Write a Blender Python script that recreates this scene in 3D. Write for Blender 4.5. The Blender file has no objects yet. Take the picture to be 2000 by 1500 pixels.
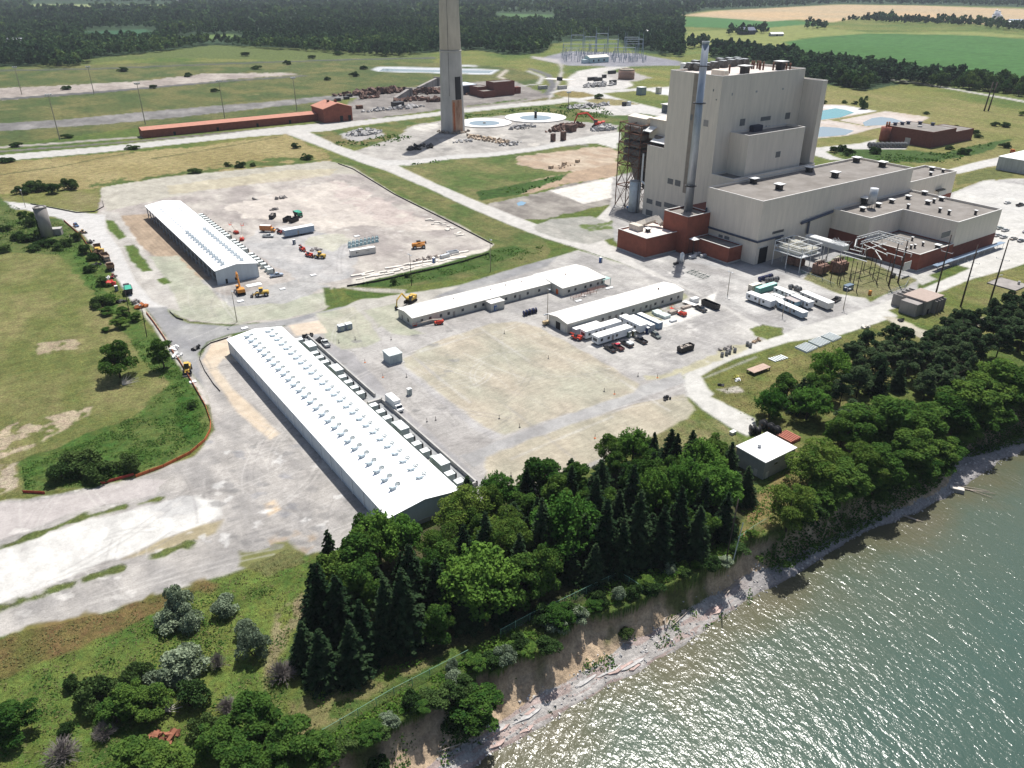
import bpy, math, random
import numpy as np
from mathutils import Vector, Matrix, Euler
SC = bpy.context.scene
rad = math.radians
# ---------------------------------------------------------------- camera
cam_d = bpy.data.cameras.new("camera"); cam = bpy.data.objects.new("camera", cam_d)
SC.collection.objects.link(cam); SC.camera = cam
CH = 120.0; PITCH = rad(27.7); FPX = 1522.0; RS = rad(34.9)
cam.location = (0,0, CH); cam.rotation_euler = (rad(90) - PITCH, 0,0)
cam_d.sensor_width = 36.0; cam_d.lens = 36.0 * FPX / 2000.0
cam_d.clip_start = 1.0; cam_d.clip_end = 60000.0
# ---------------------------------------------------------------- light
SUN_AZ, SUN_EL = rad(15.0), rad(63.0)          # azimuth from +Y towards +X
w = bpy.data.worlds.new("World"); SC.world = w; w.use_nodes = True
nt = w.node_tree; nt.nodes.clear()
sky = nt.nodes.new('ShaderNodeTexSky'); sky.sky_type = 'NISHITA'; sky.sun_disc = False
sky.sun_elevation = SUN_EL; sky.sun_rotation = SUN_AZ; sky.air_density = 1.0; sky.dust_density = 2.2
bg = nt.nodes.new('ShaderNodeBackground'); bg.inputs[1].default_value = 0.085
wo = nt.nodes.new('ShaderNodeOutputWorld')
nt.links.new(sky.outputs[0], bg.inputs[0]); nt.links.new(bg.outputs[0], wo.inputs[0])
sl = bpy.data.lights.new("sun", 'SUN'); sun = bpy.data.objects.new("sun", sl); SC.collection.objects.link(sun)
sl.energy = 5.0; sl.angle = rad(0.53); sl.color = (1.0,0.965,0.91)
sd = Vector((math.sin(SUN_AZ) * math.cos(SUN_EL), math.cos(SUN_AZ) * math.cos(SUN_EL), math.sin(SUN_EL)))
sun.rotation_euler = sd.to_track_quat('Z', 'Y').to_euler()
SC.view_settings.view_transform = 'Standard'; SC.view_settings.look = 'None'
SC.view_settings.exposure = 0.32; SC.view_settings.gamma = 1.0
SC.cycles.max_bounces = 5; SC.cycles.diffuse_bounces = 2; SC.cycles.glossy_bounces = 2
SC.cycles.transmission_bounces = 2; SC.cycles.transparent_max_bounces = 4; SC.cycles.volume_bounces = 0
SC.cycles.use_denoising = True
# ---------------------------------------------------------------- surveying: photograph point -> place on the land
cP, sP, cR, sR = math.cos(PITCH), math.sin(PITCH), math.cos(RS), math.sin(RS)
def W(x, y, z=0.0):
    dx = x - 1000; dy = FPX * cP + (750 - y) * sP; dz = -FPX * sP + (750 - y) * cP
    t = (z - CH) / dz
    return (dx * t, dy * t)
def toS(X, Y): return (X * cR + Y * sR, -X * sR + Y * cR)
def toW(a, b): return (a * cR - b * sR, a * sR + b * cR)
def S(x, y, z=0.0): return toS(*W(x, y, z))
def onA(x, y, A):
    X = x - 1000; Y = FPX * cP + (750 - y) * sP; z = -FPX * sP + (750 - y) * cP
    a, b = toS(X, Y); t = A / a; return b * t, CH + z * t
def onB(x, y, B):
    X = x - 1000; Y = FPX * cP + (750 - y) * sP; z = -FPX * sP + (750 - y) * cP
    a, b = toS(X, Y); t = B / b; return a * t, CH + z * t
def ZM(ox, oy, s):                              # reader of an enlarged detail of the photograph
    return lambda x, y: (ox + x / s, oy + y / s)
# ---------------------------------------------------------------- noise in numpy
def _h(ix, iy, seed):
    n = (ix.astype(np.int64)*374761393 + iy.astype(np.int64)*668265263 + seed * 1442695041) & 0xFFFFFFFF
    n = ((n ^ (n >> 13))*1274126177) & 0xFFFFFFFF
    return ((n ^ (n >> 16)) & 0xFFFFFF) / float(0xFFFFFF)
def vnoise(x, y, seed=0):
    ix = np.floor(x); iy = np.floor(y); fx = x - ix; fy = y - iy
    fx = fx * fx * (3 - 2 * fx); fy = fy * fy * (3 - 2 * fy)
    a = _h(ix, iy, seed); b = _h(ix + 1, iy, seed); c = _h(ix, iy + 1, seed); d = _h(ix + 1, iy + 1, seed)
    return (a + (b - a) * fx)*(1 - fy)+(c + (d - c) * fx) * fy
def fbm(x, y, seed=0, o=3):
    v = 0; a = 1; t = 0
    for i in range(o):
        v = v + a * (vnoise(x, y, seed + i * 17) - 0.5); t += a; a *= 0.5; x = x * 2.03; y = y * 2.03
    return v / t * 2                            # about -1..1
# ---------------------------------------------------------------- shoreline frame (s along the shore, n towards the lake)
O0 = np.array(W(955,1474,-9)); E1 = np.array(W(1982,891,-9)) - O0; E1 /= np.linalg.norm(E1)
EN = np.array((E1[1],-E1[0]))
def SN(X, Y): return (X - O0[0]) * E1[0] + (Y - O0[1]) * E1[1],(X - O0[0]) * EN[0] + (Y - O0[1]) * EN[1]
def line_sn(pts, z):
    q = sorted(SN(*W(x, y, z)) for x, y in pts); return np.array([a for a, b in q]), np.array([b for a, b in q])
TOPL = line_sn([(560,1560),(600,1515),(650,1482),(695,1455),(745,1432),(845,1375),(905,1345),(970,1310),(1017,1280),(1083,1251),(1168,1203),(1230,1185),(1303,1148),(1413,1100),(1450,1071),(1501,1045),(1570,1010),(1690,960),(1760,930),(1815,880),(1860,835),(1930,800),(2000,790),(2200,690)],0)
TOEL = line_sn([(760,1560),(850,1482),(900,1452),(965,1418),(1010,1386),(1083,1339),(1157,1302),(1230,1254),(1303,1218),(1377,1166),(1443,1126),(1501,1108),(1600,1062),(1700,1012),(1780,985),(1850,950),(1868,905),(1905,872),(1960,868),(2010,850),(2200,760)],-7.5)
WATL = line_sn([(800,1560),(930,1496),(955,1476),(1047,1425),(1120,1381),(1190,1340),(1267,1302),(1340,1256),(1413,1205),(1487,1157),(1523,1141),(1597,1097),(1664,1050),(1715,1029),(1790,1002),(1850,969),(1892,945),(1928,921),(1958,896),(1985,889),(2020,868),(2200,778)],-9)
WATER_Z = -9.0
def shore(X, Y):
    s, n = SN(X, Y)
    wob = fbm(s / 10.0, n / 60.0,5,3)*2.6 + fbm(s / 2.6, n / 40,15,2) * .7
    nt_ = np.interp(s, *TOPL) + wob; nb = np.interp(s, *TOEL) + fbm(s / 5.0, n / 9.0,8,2)*0.8; nw = np.interp(s, *WATL) + fbm(s / 6.0, n / 20.0,11,3)*0.5
    nb = np.maximum(nb, nt_ + 1.5); nw = np.maximum(nw, nb + 1.0)
    return s, n, nt_, nb, nw
def terrain(X, Y):
    X = np.asarray(X, float); Y = np.asarray(Y, float)
    s, n, nt_, nb, nw = shore(X, Y)
    t = np.clip((n - nt_)/(nb - nt_),0,1); u = np.clip((n - nb)/(nw - nb),0,1.0)
    face = -np.interp(t, [0, .06, .26, .5, .8,1],[0,2.2,4.6,5.6,6.8,7.4]) + np.where((t > 0) & (t < 1), fbm(s / 1.8, n / 5,21,3)*1.1 * np.sin(t * math.pi),0)
    beach = -1.6 * u + np.where((u > 0) & (u < 1),(np.floor(u * 5 + fbm(s / 4, n / 2,33,2) * .9)/5 - u)*0.35,0)
    under = -0.09 * np.clip(n - nw, 0,60)
    land = np.clip(-(n - nt_)/6.0,0,1)
    return face + beach + under + land * RELIEF(X, Y)
def RELIEF(X, Y):
    near = np.clip((560 - np.hypot(X, Y))/300,0,1)
    return fbm(X / 60, Y / 60,3,2)*0.15 * near
def hz(x, y): return float(terrain(np.array([x]), np.array([y]))[0])
# ---------------------------------------------------------------- object helpers
def link(o): SC.collection.objects.link(o); return o
def tag(o, label=None, cat=None, group=None, kind=None):
    if label: o['label'] = label
    if cat: o['category'] = cat
    if group: o['group'] = group
    if kind: o['kind'] = kind
    return o
def thing(name, label, cat, loc, rz=0.0, group=None):
    o = bpy.data.objects.new(name, None); link(o); o.empty_display_size = 0.5
    if len(loc) == 2: loc = (loc[0], loc[1], hz(*loc))
    o.location = loc; o.rotation_euler = (0,0, rz)
    return tag(o, label, cat, group)
def sthing(name, label, cat, a, b, z=0.0, rz=0.0, group=None):       # placed in plant coordinates
    X, Y = toW(a, b); return thing(name, label, cat, (X, Y, z), RS + rz, group)
def copy_tree(o, parent=None):
    c = o.copy(); link(c)
    if parent is not None: c.parent = parent
    for ch in o.children: copy_tree(ch, c)
    return c
def place(proto, used, loc, rz, label, group=None):
    """first use moves the prototype itself, later ones are copies"""
    o = proto if not used else copy_tree(proto)
    if len(loc) == 2: loc = (loc[0], loc[1], hz(*loc))
    o.location = loc; o.rotation_euler = (0,0, rz); o['label'] = label
    if group: o['group'] = group
    return o
ORD = ['', 'first', 'second', 'third', 'fourth', 'fifth', 'sixth', 'seventh', 'eighth', 'ninth', 'tenth']
def nth(i):
    if i <= 10: return ORD[i]
    return "%d%s" % (i, {1: 'st', 2: 'nd', 3: 'rd'}.get(i % 10 if i % 100 not in (11,12,13) else 0, 'th'))
class MB:
    def __init__(s): s.v = []; s.f = []; s.sm = []
    def add(s, vs, fs, smooth=False):
        n = len(s.v); s.v += [tuple(v) for v in vs]; s.f += [tuple(i + n for i in f) for f in fs]; s.sm += [smooth] * len(fs); return s
    def box(s, x0, x1, y0, y1, z0, z1):
        return s.add([(x0, y0, z0),(x1, y0, z0),(x1, y1, z0),(x0, y1, z0),(x0, y0, z1),(x1, y0, z1),(x1, y1, z1),(x0, y1, z1)],
                     [(0,3,2,1),(4,5,6,7),(0,1,5,4),(1,2,6,5),(2,3,7,6),(3,0,4,7)])
    def cbox(s, cx, cy, z0, lx, ly, h): return s.box(cx - lx / 2, cx + lx / 2, cy - ly / 2, cy + ly / 2, z0, z0 + h)
    def bevbox(s, x0, x1, y0, y1, z0, z1, b=.1):
        vs = []; 
        for z, i in ((z0,0),(z1 - b, 0),(z1, b)):
            for (x, y) in ((x0 + i + b, y0 + i),(x1 - i - b, y0 + i),(x1 - i, y0 + i + b),(x1 - i, y1 - i - b),(x1 - i - b, y1 - i),(x0 + i + b, y1 - i),(x0 + i, y1 - i - b),(x0 + i, y0 + i + b)): vs.append((x, y, z))
        fs = [tuple(reversed(range(8))), tuple(range(16,24))]
        for k in (0,8):
            for i in range(8): j = (i + 1) % 8; fs.append((k + i, k + j, k + 8 + j, k + 8 + i))
        return s.add(vs, fs)
    def prism(s, pts, z0, z1):                  # pts ccw
        n = len(pts)
        return s.add([(x, y, z0) for x, y in pts] + [(x, y, z1) for x, y in pts],
                     [tuple(reversed(range(n))), tuple(range(n, 2 * n))] + [(i, (i + 1) % n, n + (i + 1) % n, n + i) for i in range(n)])
    def xprism(s, pts, y0, y1):                 # profile in x,z extruded along y (pts ccw seen from -y)
        n = len(pts)
        return s.add([(x, y0, z) for x, z in pts] + [(x, y1, z) for x, z in pts],
                     [tuple(range(n)), tuple(reversed(range(n, 2 * n)))] + [((i + 1) % n, i, n + i, n + (i + 1) % n) for i in range(n)])
    def cyl(s, x, y, z0, z1, r0, r1=None, n=12, cap=True, smooth=True):
        r1 = r0 if r1 is None else r1
        vs = [(x + r0 * math.cos(6.28318 * i / n), y + r0 * math.sin(6.28318 * i / n), z0) for i in range(n)] + [(x + r1 * math.cos(6.28318 * i / n), y + r1 * math.sin(6.28318 * i / n), z1) for i in range(n)]
        s.add(vs, [(i, (i + 1) % n, n + (i + 1) % n, n + i) for i in range(n)], smooth)
        if cap:
            k = len(s.v) - 2 * n; s.f += [tuple(k + i for i in reversed(range(n))), tuple(k + n + i for i in range(n))]; s.sm += [False, False]
        return s
    def rod(s, p, q, r=.1, r2=None, n=6, cap=True):
        p = Vector(p); q = Vector(q); d = q - p
        if d.length < 1e-6: return s
        r2 = r if r2 is None else r2
        z = d.normalized(); x = z.orthogonal().normalized(); y = z.cross(x)
        vs = [p + (x * math.cos(6.28318*(i + .5) / n) + y * math.sin(6.28318*(i + .5) / n)) * r for i in range(n)] + [q + (x * math.cos(6.28318*(i + .5) / n) + y * math.sin(6.28318*(i + .5) / n)) * r2 for i in range(n)]
        fs = [(i, (i + 1) % n, n + (i + 1) % n, n + i) for i in range(n)]
        if cap: fs += [tuple(reversed(range(n))), tuple(range(n, 2 * n))]
        return s.add(vs, fs, n > 6)
    def bar(s, p, q, t=.2): return s.rod(p, q, t * .7071, n=4)
    def ring(s, x, y, z, R, r, h, n=20):        # flat annulus with height
        vs = []
        for (rr, zz) in ((r, z),(R, z),(R, z + h),(r, z + h)):
            vs += [(x + rr * math.cos(6.28318 * i / n), y + rr * math.sin(6.28318 * i / n), zz) for i in range(n)]
        fs = []
        for k in range(4):
            m = ((k + 1) % 4) * n
            fs += [(k * n + i, k * n + (i + 1) % n, m + (i + 1) % n, m + i) for i in range(n)]
        return s.add(vs, fs)
    def wheel(s, x, y, r, w, z=None, n=12):     # axle along y
        z = r if z is None else z
        return s.rod((x, y - w / 2, z),(x, y + w / 2, z), r, n=n)
    def chunk(s, c, size, rnd):                 # irregular rubble block
        a = rnd.random()*6.28; b = rnd.uniform(-.7, .7); R3 = Euler((b, rnd.uniform(-.7, .7), a)).to_matrix()
        sx, sy, sz = size * rnd.uniform(.4,1.3), size * rnd.uniform(.4,1), size * rnd.uniform(.2, .7)
        vs = [R3 @ Vector((x * sx * rnd.uniform(.7,1.1), y * sy * rnd.uniform(.7,1.1), z * sz)) + Vector(c) for z in (-.5, .5) for x, y in ((-.5,-.5),(.5,-.5),(.5, .5),(-.5, .5))]
        return s.add(vs, [(0,3,2,1),(4,5,6,7),(0,1,5,4),(1,2,6,5),(2,3,7,6),(3,0,4,7)])
    def mesh(s, name, m):
        me = bpy.data.meshes.new(name); me.from_pydata(s.v, [], s.f); me.materials.append(m)
        me.polygons.foreach_set('use_smooth', s.sm); me.update(); return me
    def build(s, name, m, parent=None, loc=None, rz=0, label=None):
        o = bpy.data.objects.new(name, s.mesh(name, m)); link(o)
        if parent is not None: o.parent = parent
        if loc is not None: o.location = loc
        if rz: o.rotation_euler = (0,0, rz)
        if label: o['label'] = label
        return o
# ---------------------------------------------------------------- materials
MATS = {}
def mat(name, col, rough=.8, var=.18, scale=1.0, metal=0.0, bump=0.0, stretch=(1,1,1), col2=None, spec=.3, fine=0.0, rnd=0.0, world=False):
    if name in MATS: return MATS[name]
    m = bpy.data.materials.new(name); m.use_nodes = True; t = m.node_tree; N = t.nodes; L = t.links
    p = N['Principled BSDF']; p.inputs['Roughness'].default_value = rough; p.inputs['Metallic'].default_value = metal
    p.inputs['Specular IOR Level'].default_value = spec
    tc = N.new('ShaderNodeTexCoord'); mp = N.new('ShaderNodeMapping'); mp.inputs['Scale'].default_value = stretch
    if world: g_ = N.new('ShaderNodeNewGeometry'); L.new(g_.outputs['Position'], mp.inputs['Vector'])
    else: L.new(tc.outputs['Object'], mp.inputs['Vector'])
    no = N.new('ShaderNodeTexNoise'); no.inputs['Scale'].default_value = scale; no.inputs['Detail'].default_value = 6; no.inputs['Roughness'].default_value = .65
    L.new(mp.outputs[0], no.inputs['Vector'])
    c1 = tuple(max(0, c * (1 - var)) for c in col[:3]); c2 = tuple(min(1, c * (1 + var)) for c in (col2 or col)[:3])
    cr = N.new('ShaderNodeValToRGB'); cr.color_ramp.elements[0].position = .32; cr.color_ramp.elements[1].position = .68
    cr.color_ramp.elements[0].color = c1+(1,); cr.color_ramp.elements[1].color = c2+(1,)
    L.new(no.outputs['Fac'], cr.inputs[0]); out = cr.outputs[0]
    if rnd:
        oi = N.new('ShaderNodeObjectInfo'); mr = N.new('ShaderNodeMapRange'); mr.inputs[3].default_value = 1 - rnd; mr.inputs[4].default_value = 1 + rnd
        hs = N.new('ShaderNodeHueSaturation'); L.new(oi.outputs['Random'], mr.inputs[0]); L.new(mr.outputs[0], hs.inputs['Value']); L.new(out, hs.inputs['Color']); out = hs.outputs[0]
    L.new(out, p.inputs['Base Color'])
    if bump:
        b = N.new('ShaderNodeBump'); b.inputs['Strength'].default_value = bump; b.inputs['Distance'].default_value = .1
        L.new(no.outputs['Fac'], b.inputs['Height']); L.new(b.outputs[0], p.inputs['Normal'])
    MATS[name] = m; return m
def ribbed(name, col, pitch=.3, axis='X', rough=.6, depth=.06, var=.08, dark=.85, metal=0.0, stain=.25):
    """sheet metal with ribs and vertical weather streaks"""
    if name in MATS: return MATS[name]
    m = bpy.data.materials.new(name); m.use_nodes = True; t = m.node_tree; N = t.nodes; L = t.links; p = N['Principled BSDF']
    p.inputs['Roughness'].default_value = rough; p.inputs['Metallic'].default_value = metal; p.inputs['Specular IOR Level'].default_value = .3
    tc = N.new('ShaderNodeTexCoord'); sx = N.new('ShaderNodeSeparateXYZ'); L.new(tc.outputs['Object'], sx.inputs[0])
    ad = N.new('ShaderNodeMath'); ad.operation = 'ADD'
    if axis == 'XY': L.new(sx.outputs[0], ad.inputs[0]); L.new(sx.outputs[1], ad.inputs[1])
    else: L.new(sx.outputs['XYZ'.index(axis)], ad.inputs[0]); ad.inputs[1].default_value = 0
    mu = N.new('ShaderNodeMath'); mu.operation = 'MULTIPLY'; mu.inputs[1].default_value = 1 / pitch; L.new(ad.outputs[0], mu.inputs[0])
    fr = N.new('ShaderNodeMath'); fr.operation = 'FRACT'; L.new(mu.outputs[0], fr.inputs[0])
    gt = N.new('ShaderNodeMath'); gt.operation = 'GREATER_THAN'; gt.inputs[1].default_value = .88; L.new(fr.outputs[0], gt.inputs[0])
    mp = N.new('ShaderNodeMapping'); mp.inputs['Scale'].default_value = (1,1, .12); L.new(tc.outputs['Object'], mp.inputs[0])
    no = N.new('ShaderNodeTexNoise'); no.inputs['Scale'].default_value = .5; no.inputs['Detail'].default_value = 7; no.inputs['Roughness'].default_value = .7; L.new(mp.outputs[0], no.inputs['Vector'])
    cr = N.new('ShaderNodeValToRGB'); cr.color_ramp.elements[0].position = .3; cr.color_ramp.elements[1].position = .62
    cr.color_ramp.elements[0].color = tuple(c * (1 - stain) for c in col)+(1,); cr.color_ramp.elements[1].color = tuple(min(1, c * (1 + var)) for c in col)+(1,)
    L.new(no.outputs['Fac'], cr.inputs[0])
    mx = N.new('ShaderNodeMix'); mx.data_type = 'RGBA'; mx.blend_type = 'MULTIPLY'; L.new(gt.outputs[0], mx.inputs['Factor']); L.new(cr.outputs[0], mx.inputs[6]); mx.inputs[7].default_value = (dark, dark, dark, 1)
    L.new(mx.outputs[2], p.inputs['Base Color']); MATS[name] = m; return m
# ================================================================ THE LAND: one sheet, parted along its own grid into ground, roads, yards, fields, bluff, beach
def ground_rows():
    ys = []; y = 1560.0
    while y > -44: ys.append(W(1000, y)[1]); y -= 1.9 if y > 60 else 1.3
    return [-3000,-800,-200,-40,20,45,60] + [v for v in ys if v > 66] + [14000,20000,32000]
ROWS = np.array(ground_rows()); NR = len(ROWS)
us = np.linspace(-.80, .80,1150); US = np.concatenate([[-9,-4,-2,-1.3,-1.0], us, [1.0,1.3,2,4,9]]); NCOL = len(US)
depth = np.maximum(ROWS * cP + CH * sP, 70.0)
GX = (depth[:, None] * US[None, :]).ravel(); GY = np.repeat(ROWS, NCOL)
PXM = np.repeat(np.maximum(.25,(ROWS * ROWS + CH * CH) / CH / 779.0 * .5), NCOL)   # size of a grid cell in depth
COL = np.zeros((len(GX),3)); CLS = np.zeros(len(GX), np.int8)
n1 = fbm(GX / 23, GY / 23,1,4); n2 = fbm(GX / 90, GY / 120,2,4); n3 = fbm(GX / 6, GY / 6,4,3); n4 = fbm(GX / 2.2, GY / 2.2,6,2)
def mixc(c0, c1, t): return c0[None, :] * (1 - t[:, None]) + np.array(c1)[None, :] * t[:, None]
g = np.array((.105, .145, .035))
COL[:] = g; t = np.clip(n1 * .6 + n2 * .8 + .25,0,1); COL[:] = COL * (1 - t[:, None]) + np.array((.19, .185, .06)) * t[:, None]
t = np.clip(n3 * .7 - n2 * .9,0,1)[:, None]; COL[:] = COL * (1 - t) + np.array((.05, .095, .022)) * t
AGR = RS; HARD = [False]
def paint(pts, col, cls=None, soft=.8, wob=1.0, wsc=5.0, mix=1.0, var=0.0, vsc=9.0, col2=None, thr=None, px=True, line=None, z=0.0):
    P_ = np.array([W(x, y, z) for x, y in pts] if px else pts, float)
    pad = (line or 0) + wob * 2 + soft * 3+4
    x0, y0 = P_.min(0) - pad; x1, y1 = P_.max(0) + pad
    if y1 > 1500: x0 -= 60; x1 += 60; y0 -= 60; y1 += 60
    idx = np.nonzero((GX > x0) & (GX < x1) & (GY > y0) & (GY < y1))[0]
    if not len(idx): return
    X = GX[idx]; Y = GY[idx]; d = np.full(len(idx),1e9); ins = np.zeros(len(idx), bool); n = len(P_)
    for i in range(n if line is None else n - 1):
        a = P_[i]; b = P_[(i + 1) % n]; e = b - a; L2 = max(e @ e, 1e-9)
        tt = np.clip(((X - a[0]) * e[0] + (Y - a[1]) * e[1]) / L2,0,1)
        d = np.minimum(d, np.hypot(X - a[0] - tt * e[0], Y - a[1] - tt * e[1]))
        if line is None:
            c = ((a[1] > Y) != (b[1] > Y)); dx_ = (b[0] - a[0])*(Y - a[1])/(b[1] - a[1] if abs(b[1] - a[1]) > 1e-9 else 1e-9) + a[0]
            ins ^= c & (X < dx_)
    sd = np.where(ins, d, -d) if line is None else line - d
    far = np.clip((Y - 300)/700,0,4)
    sd = sd + fbm(X / wsc, Y / wsc, 51,3) * wob * (1 + far)
    sf = np.maximum(soft, PXM[idx] * .6)
    m = np.clip(sd / sf * .5 + .5,0,1); m = m * m * (3 - 2 * m)
    if HARD[0]: m = m * (CLS[idx] != 0)
    if thr is not None: m = m * np.clip((fbm(X / vsc, Y / vsc, 77,4) - thr)*5,0,1)
    if cls is not None: CLS[idx[m > .5]] = cls
    c = np.tile(np.array(col, float),(len(idx),1))
    if col2 is not None:
        ca, cb = math.cos(AGR), math.sin(AGR); A_ = X * ca + Y * cb; B_ = -X * cb + Y * ca
        tt = np.clip(fbm(A_ / vsc, B_ / vsc / 1.6,91,4)*1.2 + .45,0,1)[:, None]; c = c * (1 - tt) + np.array(col2) * tt
    if var: c *= (1 + var * fbm(X / vsc, Y / vsc, 61,3))[:, None]
    m = (m * mix)[:, None]; COL[idx] = COL[idx] * (1 - m) + c * m
def band(pts, *a, **k):
    paint([(x, y - h) for x, y, h in pts] + [(x, y + h) for x, y, h in reversed(pts)], *a, **k)
GR, RD, YD, FD, BL, BE, LB, PV, TR = 0,1,2,3,4,5,6,7,8
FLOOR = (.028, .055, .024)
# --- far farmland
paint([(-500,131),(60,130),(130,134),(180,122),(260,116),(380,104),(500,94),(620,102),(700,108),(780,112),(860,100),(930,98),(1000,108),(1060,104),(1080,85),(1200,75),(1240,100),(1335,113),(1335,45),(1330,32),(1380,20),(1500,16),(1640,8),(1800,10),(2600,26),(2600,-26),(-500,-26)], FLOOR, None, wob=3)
paint([(1380,112),(1480,122),(1560,142),(1600,162),(1690,178),(1760,163),(1830,170),(1950,182),(2100,205),(2100,188),(1950,165),(1850,158),(1750,146),(1690,136),(1600,124),(1530,108),(1400,92)], FLOOR, None, wob=5)
CROP = (.042, .108, .026); YG = (.17, .19, .06); TAN = (.40, .29, .17)
paint([(-400,12),(70,8),(330,9),(335,15),(100,20),(-400,30)],(.20, .24, .10), FD)
paint([(168,62),(285,57),(305,68),(300,78),(172,80)],(.03, .085, .04), FD, wob=3)
paint([(350,72),(450,66),(470,72),(360,84)],(.09, .14, .04), FD)
paint([(420,88),(620,96),(840,104),(850,125),(600,118),(300,112),(180,124),(170,132),(0,140),(0,134)],(.10, .13, .04), None, wob=4)
paint([(970,26),(1080,29),(1070,40),(1010,38)],(.06, .12, .04), FD)
paint([(1340,62),(1500,55),(1560,62),(1560,96),(1420,96),(1380,90),(1340,96)], YG, FD, wob=3)
paint([(1335,34),(1420,32),(1600,44),(1610,60),(1480,58),(1400,54),(1330,52)],(.05, .13, .04), FD, wob=3)
paint([(1330,30),(1400,21),(1500,16),(1640,9),(1800,11),(2200,24),(2200,62),(1950,50),(1780,36),(1700,30),(1625,44),(1560,38),(1500,42),(1420,36)], TAN, FD, col2=(.34, .27, .17), vsc=150)
paint([(1480,56),(1570,48),(1640,58),(1700,64),(1900,62),(2200,84),(2200,90),(2000,74),(1700,66),(1580,74),(1480,78)], YG, FD, wob=3)
paint([(1530,82),(1600,72),(1700,65),(1900,69),(2200,90),(2200,210),(2000,168),(1900,152),(1780,134),(1640,112),(1560,100)], CROP, FD, col2=(.05, .125, .035), vsc=120)
for q in ([(1580,78),(1720,88),(1850,98),(2000,112)],[(1640,72),(1760,78)]): paint(q, (.02, .07, .02), None, line=2.5, mix=.6)
band([(1300,108,3),(1400,100,3),(1500,112,3),(1600,130,4),(1700,150,4),(1830,166,4),(2000,184,4)],(.13, .17, .05), None, wob=4)
band([(1700,152,1.2),(1780,160,1.2),(1850,172,1.5),(1930,186,1.6),(2010,200,2)],(.38, .37, .34), RD, wob=.5)
# --- grassland and the old coal field on the left
paint([(-300,145),(300,122),(640,118),(860,122),(1000,132),(1060,150),(1040,175),(860,165),(700,185),(620,215),(560,226),(300,245),(0,285),(-300,300)],(.07, .10, .033), None, col2=(.15, .145, .055), vsc=24, wob=4)
rq = random.Random(17)
for k in range(90):
    x, y = rq.uniform(-60,860), rq.uniform(108,240); L_ = rq.uniform(30,160); paint([(x, y),(x + L_, y - L_ * rq.uniform(.06, .12))],(.045, .075, .022) if k % 3 else (.20, .185, .08), None, line=rq.uniform(.8,3.2), wob=2, wsc=12, mix=rq.uniform(.3, .8))
band([(-100,140,1),(200,134,1),(400,126,1),(560,120,1),(700,116,1.2),(850,113,1.2)],(.08, .085, .08), TR, wob=.6)
paint([(-200,172),(0,172),(100,168),(280,158),(400,144),(560,142),(590,146),(450,155),(330,168),(180,182),(0,196),(-200,205)],(.27, .235, .21), YD, col2=(.38, .34, .30), vsc=22, wob=4)
band([(0,194,2),(180,181,2),(330,168,1.6),(460,157,1.3),(600,148,1)],(.10, .10, .10), TR, wob=1)
paint([(-200,252),(0,241),(120,234),(330,214),(520,199),(700,182),(710,189),(560,206),(350,229),(200,243),(0,256),(-200,270)],(.15, .145, .14), TR, col2=(.24, .23, .22), vsc=14, wob=2)
band([(-100,296,2.2),(0,288,2),(100,281,1.8),(200,273,1.6),(285,267,1.4)],(.30, .28, .25), TR)
band([(-100,304,1.6),(0,296,1.4),(150,285,1.3),(290,274,1.3),(500,254,1.5),(690,236,1.5)],(.14, .13, .12), TR)
for q in ([(300,271),(480,256),(640,241)],): paint(q, (.13, .12, .11), TR, line=1.3)
paint([(0,318),(200,300),(400,285),(560,262),(590,275),(640,300),(655,314),(400,338),(300,350),(190,368),(100,372),(-100,385),(-100,320)],(.24, .20, .085), None, col2=(.32, .27, .13), vsc=25, wob=4)
for q in ([(0,341),(120,325),(200,308),(260,298)],[(300,310),(420,290),(540,268)]): paint(q, (.12, .12, .05), None, line=1.6)
paint([(-100,392),(100,378),(190,370),(200,395),(205,410),(160,415),(60,395),(-100,388)],(.16, .17, .05), None, col2=(.22, .20, .09), vsc=14)
paint([(170,352),(300,345),(560,300),(650,312),(400,345),(200,378)],(.09, .125, .035), None, thr=-.1, wob=4)
# --- scrap yard and demolition ground round the chimney
paint([(640,226),(690,196),(740,176),(860,166),(960,158),(1010,160),(1060,182),(1090,190),(1000,196),(860,214),(700,236),(640,244)],(.17, .155, .145), YD, col2=(.26, .24, .22), vsc=12, wob=3)
paint([(870,216),(1000,204),(1040,194),(1090,188),(1110,196),(1000,208),(860,222)],(.16, .15, .07), None)
band([(860,216,2),(1000,201,2),(1060,190,2)],(.24, .22, .20), TR)
paint([(600,262),(640,256),(860,226),(1000,212),(1130,202),(1190,210),(1240,222),(1205,240),(1120,232),(1000,222),(880,232),(790,246),(810,268),(760,282),(690,288),(640,278)],(.07, .115, .03), None, col2=(.17, .16, .06), vsc=12, wob=2)
paint([(620,268),(740,256),(770,268),(700,284),(650,280)],(.18, .16, .07), None, wob=3)
paint([(664,262),(700,252),(745,258),(750,266),(700,276),(670,270)],(.33, .32, .31), YD, wob=2)
paint([(690,296),(780,266),(800,246),(860,236),(1000,224),(1110,236),(1206,244),(1206,262),(1120,275),(1000,296),(880,308),(790,322),(740,316)],(.30, .285, .265), YD, col2=(.40, .38, .35), vsc=9, wob=2)
paint([(800,248),(858,240),(856,250),(820,256)],(.5, .48, .44), None, wob=2)
for i in range(16):
    rnd = random.Random(i); x = rnd.uniform(760,1190); y = rnd.uniform(250,292); paint([(x, y),(x + 22, y - 3),(x + 30, y + 2),(x + 8, y + 5)],(.52, .49, .44) if i % 2 else (.2, .19, .18), None, wob=3, mix=.7)
paint([(1118,205),(1160,200),(1230,210),(1260,222),(1200,226),(1140,216)],(.40, .39, .37), YD, col2=(.5, .48, .45), vsc=5, wob=2)
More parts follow.
